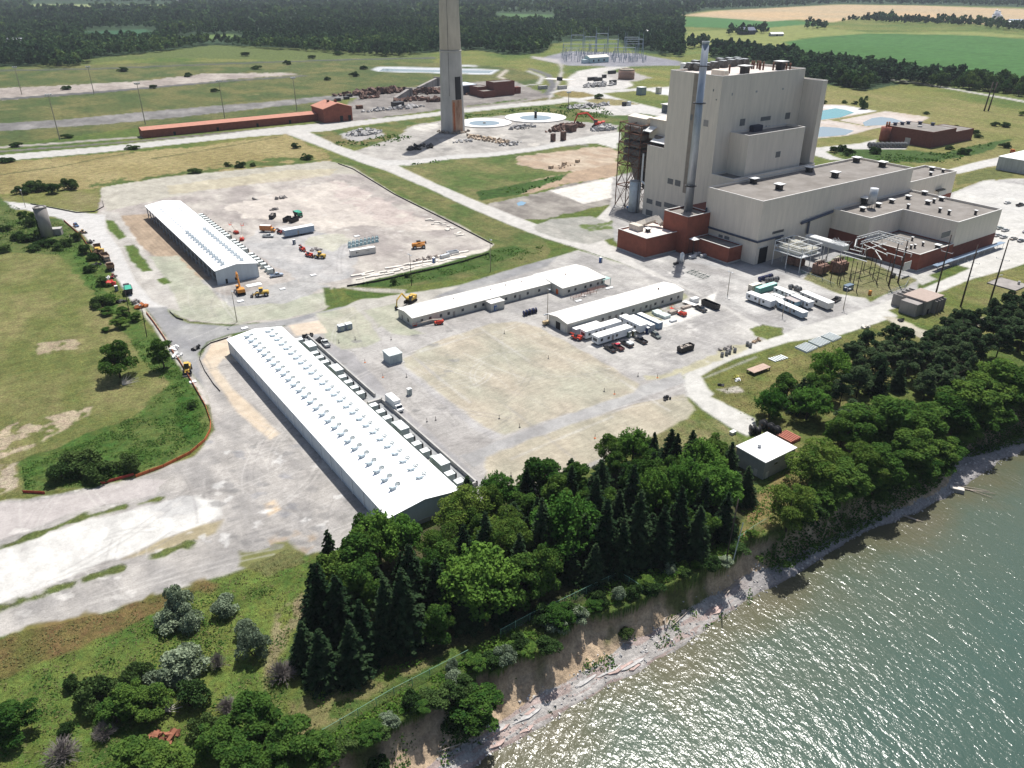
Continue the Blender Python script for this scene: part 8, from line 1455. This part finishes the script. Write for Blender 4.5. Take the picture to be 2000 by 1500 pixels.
# ---- fences
def ribbon(name, lab, pts, h, m, post=3.0, pm=None, cat='fence', z0=0.0, t_=.06, mesh_m=None, top=False):
    Q = [Vector(W(x, y)) for x, y in pts]; o = Vector((Q[0].x, Q[0].y, 0)); t = thing(name, lab, cat, (o.x, o.y, 0)); f = MB(); g_ = MB(); k_ = MB()
    for p, q in zip(Q[:-1], Q[1:]):
        d = (q - p); n = max(1, int(d.length / post)); 
        for i in range(n):
            a = p + d * i / n; b = p + d * (i + 1) / n; za, zb = hz(*a) + z0, hz(*b) + z0; nn = Vector((-d.y, d.x)).normalized() * t_ / 2
            f.add([(a.x - o.x - nn.x, a.y - o.y - nn.y, za),(b.x - o.x - nn.x, b.y - o.y - nn.y, zb),(b.x - o.x - nn.x, b.y - o.y - nn.y, zb + h),(a.x - o.x - nn.x, a.y - o.y - nn.y, za + h),(a.x - o.x + nn.x, a.y - o.y + nn.y, za),(b.x - o.x + nn.x, b.y - o.y + nn.y, zb),(b.x - o.x + nn.x, b.y - o.y + nn.y, zb + h),(a.x - o.x + nn.x, a.y - o.y + nn.y, za + h)],[(0,1,2,3),(7,6,5,4),(3,2,6,7),(0,4,5,1)])
            g_.bar((a.x - o.x, a.y - o.y, za),(a.x - o.x, a.y - o.y, za + h + .15), .1)
            if top: k_.bar((a.x - o.x, a.y - o.y, za + h),(b.x - o.x, b.y - o.y, zb + h), .07)
    f.build('mesh_panel', m, t); g_.build('post_row', pm or M_WOOD, t)
    if top: k_.build('top_rail', pm, t)
    return t
M_OF = mat('fence_orange', (.60, .16, .06), .8, .25,1); M_OFR2 = mat('fence_red', (.45, .07, .05), .8, .2,1)
ribbon('safety_fence', 'orange plastic safety fence curving round the left mound', [(265,932),(320,912),(372,886),(400,862),(411,842),(412,825),(402,795),(385,765),(366,732),(352,708),(335,685),(322,662),(300,630),(286,612)], .9, M_OF)
ribbon('safety_fence', 'dark red safety fence strip behind the large dark bushes', [(195,946),(225,938),(262,928)], .8, M_OFR2); ribbon('safety_fence', 'red safety fence strip at the left tip of the mound', [(45,962),(88,964)], .8, M_OFR2)
ribbon('safety_fence', 'orange safety fence beside the parked machines', [(125,432),(142,447),(160,463),(172,482),(181,497)],1.0, M_OF)
def chain_mat():
    m = bpy.data.materials.new('chain_mesh'); m.use_nodes = True; N = m.node_tree.nodes; L = m.node_tree.links; p = N['Principled BSDF']; p.inputs['Base Color'].default_value = (.16, .34, .26,1); tr = N.new('ShaderNodeBsdfTransparent'); mx = N.new('ShaderNodeMixShader'); mx.inputs[0].default_value = .10; L.new(tr.outputs[0], mx.inputs[1]); L.new(p.outputs[0], mx.inputs[2]); L.new(mx.outputs[0], N['Material Output'].inputs[0]); return m
CM = chain_mat(); M_FG = mat('fence_green', (.20, .36, .26), .5, .1)
ribbon('chain_link_fence', 'pale green chain link fence running through scrub near the bottom edge', [(632,1440),(700,1400),(770,1358),(840,1322),(915,1283)],2.0, CM, 3, M_FG, top=True)
ribbon('chain_link_fence', 'short pale green chain link fence between the maples and the scrub', [(978,1243),(1035,1212),(1075,1192)],2.0, CM, 3, M_FG, top=True)
ribbon('chain_link_fence', 'pale green chain link fence corner on the bluff right of the maples', [(1080,1192),(1145,1160),(1208,1130),(1228,1142),(1255,1160)],2.0, CM, 3, M_FG, top=True)
ribbon('chain_link_fence', 'chain link fence along the bluff edge behind the tall bare pole', [(1440,1062),(1470,1040),(1500,1022)],2.0, CM, 3, M_FG, top=True)
ribbon('silt_fence', 'black silt fence along the slope edge of the construction pad', [(678,560),(740,550),(840,528),(905,512),(955,496)], .8, M_BLK); ribbon('silt_fence', 'long black silt fence down the right side of the construction pad', [(660,320),(690,331),(770,380),(850,420),(920,456),(962,478)], .7, M_BLK)
ribbon('silt_fence', 'black silt fence curling round the grass at the entry road', [(60,399),(110,408),(150,416),(185,414),(203,404),(200,392)], .6, M_BLK); ribbon('silt_fence', 'black silt fence around the tan strip by the near hall', [(445,661),(412,671),(394,684),(390,702),(400,725),(418,752),(430,765)], .5, M_BLK); ribbon('silt_fence', 'low black silt fence on the green pad before the junction', [(332,610),(345,622),(358,626)], .6, M_BLK)
ribbon('yard_fence', 'thin grey fence along the front of the transformer yard', [z4_(420,690), z4_(700,800), z4_(860,870)],1.6, CM, 3, M_STEEL, top=True); ribbon('yard_fence', 'thin grey fence closing the right side of the transformer yard', [z4_(1560,970), z4_(1780,890), z4_(1830,800)],1.6, CM, 3, M_STEEL, top=True)
# ---- left: old concrete silo
X, Y = W(93,462); t = thing('concrete_silo', 'old grey concrete silo with ivy standing in bushes on the left', 'silo', (X, Y, 0)); f = MB(); f.cyl(0,0,0,15,3.1, n=22); f.ring(0,0,15,3.2,2.6, .6,22); f.build('shell', M_CONCD, t); f = MB(); f.cyl(.5, .5,15,15.4,1.2, n=12); f.build('hatch', M_CONC, t)
R = np.random.RandomState(8); n = 900; th = R.uniform(2.6,4.2, n); zz = R.uniform(0,11, n) * R.uniform(.4,1, n); C = np.stack([3.25 * np.cos(th),3.25 * np.sin(th), zz],1); e = np.stack([np.cos(th), np.sin(th),0 * th],1); U, V = sprays(C, e, .7, R, .5); o = link(bpy.data.objects.new('ivy', quadmesh('ivy', C, U, V, LM['bush']))); o.parent = t
X, Y = W(112,458); t = thing('concrete_block_house', 'square grey concrete block beside the old silo', 'block', (X, Y, 0), rad(15)); f = MB(); f.bevbox(-2.6,2.6,-2,2,0,3.2, .1); f.build('wall', M_CONCD, t); f = MB(); f.box(-2.7,2.7,-2.1,2.1,3.203,3.5); f.build('roof', M_CONC, t)
for px, py, lab, m_, s_ in ((145,462, 'pale trailer tongue and slab by the silo', M_PALE, 1.8),(152,470, 'cream slab beside the orange fence by the silo', M_PALE, 2.2),(179,474, 'dark grey heap first in the left machine row', M_BLK, 2.4),(216,557, 'bright red tarpaulin heap in the left machine row', mat('tarp_red', (.6, .06, .05), .6),2.8),(212,545, 'white bags beside the red tarpaulin heap', M_WHITE, 1.8),(238,590, 'black and white parts behind the green tarp truck', M_BLK, 1.8),(266,592, 'grey round heap behind the orange bucket', M_CONCD, 2),(274,601, 'orange red bucket with pale panel at the start of the asphalt', M_RUSTO, 2.2),(190,518, 'dark parts in the weeds beside the dump trucks', M_BLK, 1.8)): pile('equipment_pile', lab, 'equipment', px, py, s_, s_ * .6,9, s_ * .8, m_, s_ * .7)
# ---- demolition ground
for px, py, rx, ry, n, s, m_, h, lab in ((745,182,34,10,130,6, M_SCR, 7, 'long dark scrap metal heap left of the chimney'),(700,184,30,8,60,5, M_SCR, 5, 'dark scrap heap at the left end of the scrap field'),(830,182,26,14,90,6, M_SCR, 6, 'dark brown scrap heap just behind the chimney'),(805,196,22,8,50,5, M_SCR, 3, 'rusty scrap heap in the middle of the scrap field'),(795,211,20,7,50,4, M_RBL, 3, 'pale rubble heap near the main road left of the chimney'),(740,216,20,5,40,3.5, M_RBL, 2, 'grey rubble strip beside the old track'),(848,198,8,6,24,5, M_SCR, 4, 'rusty scrap heap touching the chimney outline'),(928,184,12,5,26,4, M_SCR, 4, 'scrap beside the brick boiler house remains'),(718,192,14,2,10,6, M_SCR, 2, 'rusty beams lying apart on the scrap field'),
    (712,261,17,9,90,3.5, M_RBL, 4, 'grey rubble heap on the grass left of the chimney'),(1018,250,14,7,60,3, M_RBL, 3.5, 'grey rubble mound in front of the round basins'),(1000,282,12,5,30,2.6, M_RBL, 2, 'low rubble mound near the loop road'),(905,277,10,5,30,2.4, M_RBL, 1.5, 'low dark rubble below the stub row'),(1110,250,18,6,60,4.5, M_SCR, 5, 'dark demolition heap left of the red excavator'),(1180,253,13,6,60,4, M_RBL, 5, 'grey demolition heap under the red excavator'),(1150,205+3,30,8,100,3.6, M_RBL, 2.4, 'wide bed of grey rubble beside the fork road'),(1170,168,26,8,70,5, M_RBL, 5, 'grey rubble heap on the wide turning place'),(1085,250+6,12,4,24,3, M_SCR, 3, 'brown block heap left of the demolition'),(820,290,12,5,30,3.5, M_BLK, 3, 'black heap in the chimney shadow'),(1100,300+26,12,3,14,1.6, mat('brownstone', (.40, .31, .23), .9, .2),1.5, 'brown footing blocks in the excavation')): pile('rubble_heap', lab, 'rubble', px, py, rx, ry, n, s, m_, h)
for i in range(26):
    k = i % 13; x = 916 + k * 6.6+(i // 13) * -3; y = 270 + k * 1.15+(i // 13) * -5; X, Y = W(x, y); f = MB(); f.chunk((0,0,1.0),3.6, random.Random(i)); tag(f.build('concrete_stub', mat('stub_tan', (.42, .33, .24), .9, .2), None, (X, Y, 0)), 'broken tan foundation stub in the double row right of the chimney', 'foundation', 'foundation stubs by the chimney')
for px, py, lx, h, lab in ((1080,276,4,6, 'dark steel stump before the excavation, left of two'),(1100,274,4.5,7, 'dark steel stump before the excavation, right of two'),(1076,329,3.5,2, 'tan footing block in the excavation, left'),(1102,322,3.5,2, 'tan footing block in the excavation, middle'),(1128,317,3.5,2, 'tan footing block in the excavation, right'),(1115,257,9,6, 'grey concrete box by the demolition heap')): crate(px, py, lx, lx * .7, h, M_SCR if h > 5.5 else mat('stub_tan', (0,0,0)), lab, 'foundation_block', 'foundation', .4)
for px, py, L_, lab in ((835,171,40, 'long concrete wall standing in the scrap field behind the chimney'),(785,193,26, 'short concrete wall in the middle of the scrap field')): X, Y = W(px, py); t = thing('concrete_wall', lab, 'wall', (X, Y, 0), rad(62)); f = MB(); f.xprism([(-L_ / 2,0),(L_ / 2,0),(L_ / 2,9),(-L_ / 2,3)],-2,2); f.build('wall', M_CONCD, t); f = MB(); f.box(L_ / 2 + .01, L_ / 2+2,-4,4,0,10); f.build('end_pier', M_CONCD, t)
for px, py, s_, lab in ((660,197,4, 'black spool on the track at the left of the scrap field'),(677,194,4, 'dark box at the left of the scrap field'),(683,186+3,4, 'dark machine at the edge of the scrap'),(702,212,4.5, 'small red brown box beside the old track'),(777,210,8, 'long black box beside the main road')): crate(px, py, s_ * 1.4, s_, s_ * .7, M_RUST if 'red' in lab else M_BLK, lab, 'equipment_box', 'box')
for px, py, s_, lab in ((1157,157,14, 'black skip row on the turning place, left'),(1168,158,12, 'black skip row on the turning place, right'),(1197,163,9, 'black skip alone on the turning place'),(1180,152,5, 'dark box behind the black skips'),(1195,144,12, 'dark scrap bundle behind the turning place'),(1060,174,12, 'grey low shed at the left of the dirt road fork'),(1098,174,12, 'grey low shed at the right of the dirt road fork')): crate(px, py, s_, 4,4, M_BLK if 'black' in lab or 'dark' in lab else M_CONC, lab, 'skip', 'skip' if 'skip' in lab else 'shed')
crate(1093,155,16,40, .3, M_PALE, 'pale concrete deck on the dirt road before the fork', 'bridge_deck', 'deck', .5); crate(1093,157,4,7,4, M_BLK, 'dark machine standing on the pale deck', 'machine', 'machine')
tbox('pump_box', 'grey square pump box beside the white pad left of the tower', 'pump house', 1252,185,8,8,8, mat('pump_grey', (.25, .30, .33)), None); crate(1286,183,5,5,7, M_PALE, 'tan stump at the white pad left of the tower', 'foundation_block', 'foundation')
for i, (x, y) in enumerate([(1219,207),(1228,206)]): crate(x, y, 4,3,4, M_BLK if i == 0 else M_STEEL, 'tank box before the open shed, ' + ('left dark one' if i == 0 else 'right pale one'), 'equipment_box', 'box')
# round basins
for i, (px, py, R0, R1) in enumerate([(946,241,25,14),(1046,230.5,29,15)]):
    X, Y = W(px, py); t = thing('round_basin', 'round white concrete clarifier basin with blue water, %s' % ('nearer one beside the chimney' if i == 0 else 'farther right one with a post in it'), 'basin', (X, Y, 0)); f = MB(); n = 56; vs = []
    for rr, z in ((R0, .05),(R0, .9),(R0 * .93, .9),(R1, .25),(R1, .2)): vs += [(rr * math.cos(6.28318 * k / n), rr * math.sin(6.28318 * k / n), z) for k in range(n)]
    f.add(vs, [(m_ * n + k, m_ * n + (k + 1) % n, (m_ + 1) * n + (k + 1) % n, (m_ + 1) * n + k) for m_ in range(4) for k in range(n)]); f.build('ring', mat('basin_white', (.66, .64, .60), .8, .06, .2), t)
    f = MB(); f.add([(R1 * math.cos(6.28318 * k / n), R1 * math.sin(6.28318 * k / n), .3) for k in range(n)],[tuple(range(n))]); f.build('basin_water', pw3, t)
    f = MB(); f.box(-1.2,1.2,-1.2,1.2, .3,6 if i else 1.2); f.build('centre_pier', M_BLK if i else M_CONC, t)
# ---- substation
M_GAL = mat('gantry_bluegrey', (.28, .34, .40), .6, .1)
rn = random.Random(21); sx = [(1115,1138,98,30),(1141,1164,96,26),(1163,1186,94,30),(1186,1206,99,24),(1219,1246,97,26),(1222,1254,105,28),(1100,1206,104,20),(1150,1180,108,22),(1200,1240,112,20),(1105,1130,112,18)]
for i, (x0, x1, y, h) in enumerate(sx):
    X0, Y0 = W(x0, y + 8); X1, Y1 = W(x1, y + 8); t = thing('substation_gantry', 'blue grey steel line gantry in the far substation', 'gantry', (X0, Y0,0), math.atan2(Y1 - Y0, X1 - X0), 'line gantries of the substation'); L_ = math.hypot(X1 - X0, Y1 - Y0)
    for x in ([0, L_] if L_ < 60 else [0, L_ / 2, L_]): f = MB(); [f.bar((x + dx, dy, 0),(x + dx * .3, dy * .3, h), .45) for dx in (-1.5,1.5) for dy in (-1.5,1.5)]; f.bar((x, 0, h),(x, 0, h * 1.35), .35); f.build('lattice_post', M_GAL, t)
    f = MB(); f.bar((0,0, h),(L_, 0, h), .6); f.bar((0,0, h * .75),(L_, 0, h * .75), .4); f.build('beam', M_GAL, t)
ip = thing('insulator_post', 'x', 'insulator post', (0,0,0)); f = MB(); f.bar((0,0,0),(0,0,7), .5); f.build('post', M_GAL, ip); f = MB(); f.box(-1.6,1.6,-.3, .3,7.003,7.4); f.build('crosshead', mat('insul_pale', (.35, .38, .42)), ip)
for i in range(110): x = rn.uniform(1095,1262); y = 106 + rn.uniform(2,16)+(x - 1180) * .02; place(ip, i > 0, W(x, y)+(0.0,), rn.uniform(-.2, .2), 'blue grey insulator post among many in the far substation', 'insulator posts of the substation')
# ---- shore: bare pole, driftwood, groyne block
X, Y = W(1410,1144,-8); z_ = hz(X, Y); t = thing('bare_pole', 'tall bare pole leaning up from the foot of the bluff', 'pole', (X, Y, z_)); f = MB(); f.rod((0,0,0),(.6, .2,17), .2, .12,7); f.build('pole', M_WOOD, t); f = MB(); f.rod((1.5,-.5,0),(3.2,2,9), .12, .1,6); f.build('brace', M_STEEL, t)
def logs(lab, px, py, n, L_, m, z=-8.2, rz=0, name='driftwood_log'):
    X, Y = W(px, py, z); rn = random.Random(int(px)); f = MB(); zz = max(hz(X, Y),-9.0)
    for k in range(n): a = rz + rn.uniform(-.35, .35); l_ = L_ * rn.uniform(.5,1); c = Vector((rn.uniform(-1,1), rn.uniform(-1,1), .25)); d = Vector((math.cos(a), math.sin(a), rn.uniform(-.02, .06))) * l_ / 2; f.rod(c - d, c + d, .16, .07,6)
    return tag(f.build(name, m, None, (X, Y, zz)), lab, 'driftwood')
M_DW = mat('driftwood', (.36, .31, .26), .95, .2,1)
sh_a = math.atan2(E1[1], E1[0])
for lab, px, py, n, L_, rz, in (('driftwood poles reaching from the concrete block into the water', 1893,952,4,13,-.5),('driftwood branch forked at the waterline left of the block', 1782,1008,3,7,-.7),('pale log lying in tree shade on the narrow beach', 1640,1040,2,8, .3),('thin logs along the foot of the bluff near the bare pole', 1430,1150,5,9, sh_a),('driftwood on the beach below the fallen scrub', 1330,1208,4,8, sh_a),('stump and logs at the foot of the bluff', 1300,1217,3,4,1.2),('small driftwood pieces on the left part of the beach', 1050,1362,3,3, sh_a),('driftwood below the second gully', 1215,1262,3,4, .2),('white log at the bottom edge under the overhanging tree', 880,1462,2,9, sh_a)): logs(lab, px, py, n, L_, M_DW, rz=rz)
X, Y = W(1868,957,-8.6); t = thing('concrete_groyne_block', 'white topped concrete block at the waterline with log ends', 'concrete block', (X, Y, max(hz(X, Y),-9.2)), rad(-25)); f = MB(); f.bevbox(-1.9,1.9,-.9, .9,0,1.1, .08); f.build('block', M_CONCD, t); f = MB(); f.box(-1.8,1.8,-.8, .8,1.103,1.2); f.build('top_slab', M_PALE, t)
M_LEDGE = mat('ledge_red', (.40, .30, .27), .9, .3, .8); rn = random.Random(44)
for i in range(13):
    s_ = rn.uniform(2,74); X0_ = O0 + E1 * s_; s1, n1_, a_, b_, w_ = shore(np.array([X0_[0]]), np.array([X0_[1]])); n = b_[0] + (w_[0] - b_[0]) * rn.uniform(.2, .8); Pq = O0 + E1 * s_ + EN * n; f = MB(); l_ = rn.uniform(1.5,4.5); k = 9; ring_ = [(math.cos(6.28 * j / k) * l_ * rn.uniform(.7,1.1), math.sin(6.28 * j / k) * rn.uniform(.35, .8)) for j in range(k)]; f.prism(ring_, -.3, .07)
    tag(f.build('rock_ledge', M_LEDGE if i % 3 else M_RBL, None, (Pq[0], Pq[1], hz(*Pq)), sh_a), 'flat reddish rock ledge lying on the beach', 'rock', 'flat rock ledges on the beach')
# fallen white branches and brown mound in the lower left
X, Y = W(325,1392); t = thing('fallen_branches', 'bleached white fallen branches in front of the meadow thicket', 'dead wood', (X, Y, 0)); f = MB(); rn = random.Random(9)
for k in range(16): a = rn.uniform(-.6,2.4); l_ = rn.uniform(1.5,5.5); f.rod((0,0, .3),(math.cos(a) * l_, math.sin(a) * l_ * .7, rn.uniform(.3,2.6)), .11, .03,5)
f.build('branch', mat('bleached', (.48, .45, .42), .9, .1), t)
X, Y = W(230,753); t = thing('fallen_branches', 'bare grey fallen branches at the foot of the lone mound tree', 'dead wood', (X + 1.5, Y, 0)); f = MB()
for k in range(30): a = rn.uniform(-.5,1.8); l_ = rn.uniform(2,6.5); f.rod((0,0, .2),(math.cos(a) * l_, math.sin(a) * l_ * .7, rn.uniform(.3,3.4)), .08, .025,4)
f.build('branch', mat('bleached', (0,0,0)), t)
pile('earth_mound', 'reddish brown heap between the lower left trees', 'mound', 305,1455,4,2.4,60,1.2, mat('earth_red', (.24, .10, .06), .95, .3),2.0)
# stuff: stones on the beach
R = np.random.RandomState(31); f = MB(); rn = random.Random(31)
for k in range(700):
    s_ = rn.uniform(-10,190); s0 = O0 + E1 * s_; _, _, a_, b_, w_ = shore(np.array([s0[0]]), np.array([s0[1]])); n = b_[0] + (w_[0] - b_[0]) * rn.uniform(-.15,1.15); Pq = O0 + E1 * s_ + EN * n; f.chunk((Pq[0], Pq[1], max(hz(*Pq),-9.1) + .05), rn.uniform(.2, .7), rn)
tag(f.build('beach_stones', M_RBL), 'loose grey stones scattered over the beach', 'stones', None, 'stuff')
# ================================================================ HAZE
f = MB(); f.box(-9000,9000,-3200,32500,-26,214); hzo = f.build('haze', bpy.data.materials.new('haze_air')); hzo['kind'] = 'stuff'; hm = hzo.data.materials[0]; hm.use_nodes = True; hn = hm.node_tree; hn.nodes.clear()
hm.cycles.homogeneous_volume = True; ho = hn.nodes.new('ShaderNodeOutputMaterial'); hv = hn.nodes.new('ShaderNodeVolumePrincipled'); hv.inputs['Density'].default_value = .000045; hv.inputs['Color'].default_value = (.80, .88,1.0,1); hv.inputs["Density Attribute"].default_value = ""; hv.inputs["Temperature Attribute"].default_value = ""; hn.links.new(hv.outputs[0], ho.inputs['Volume'])
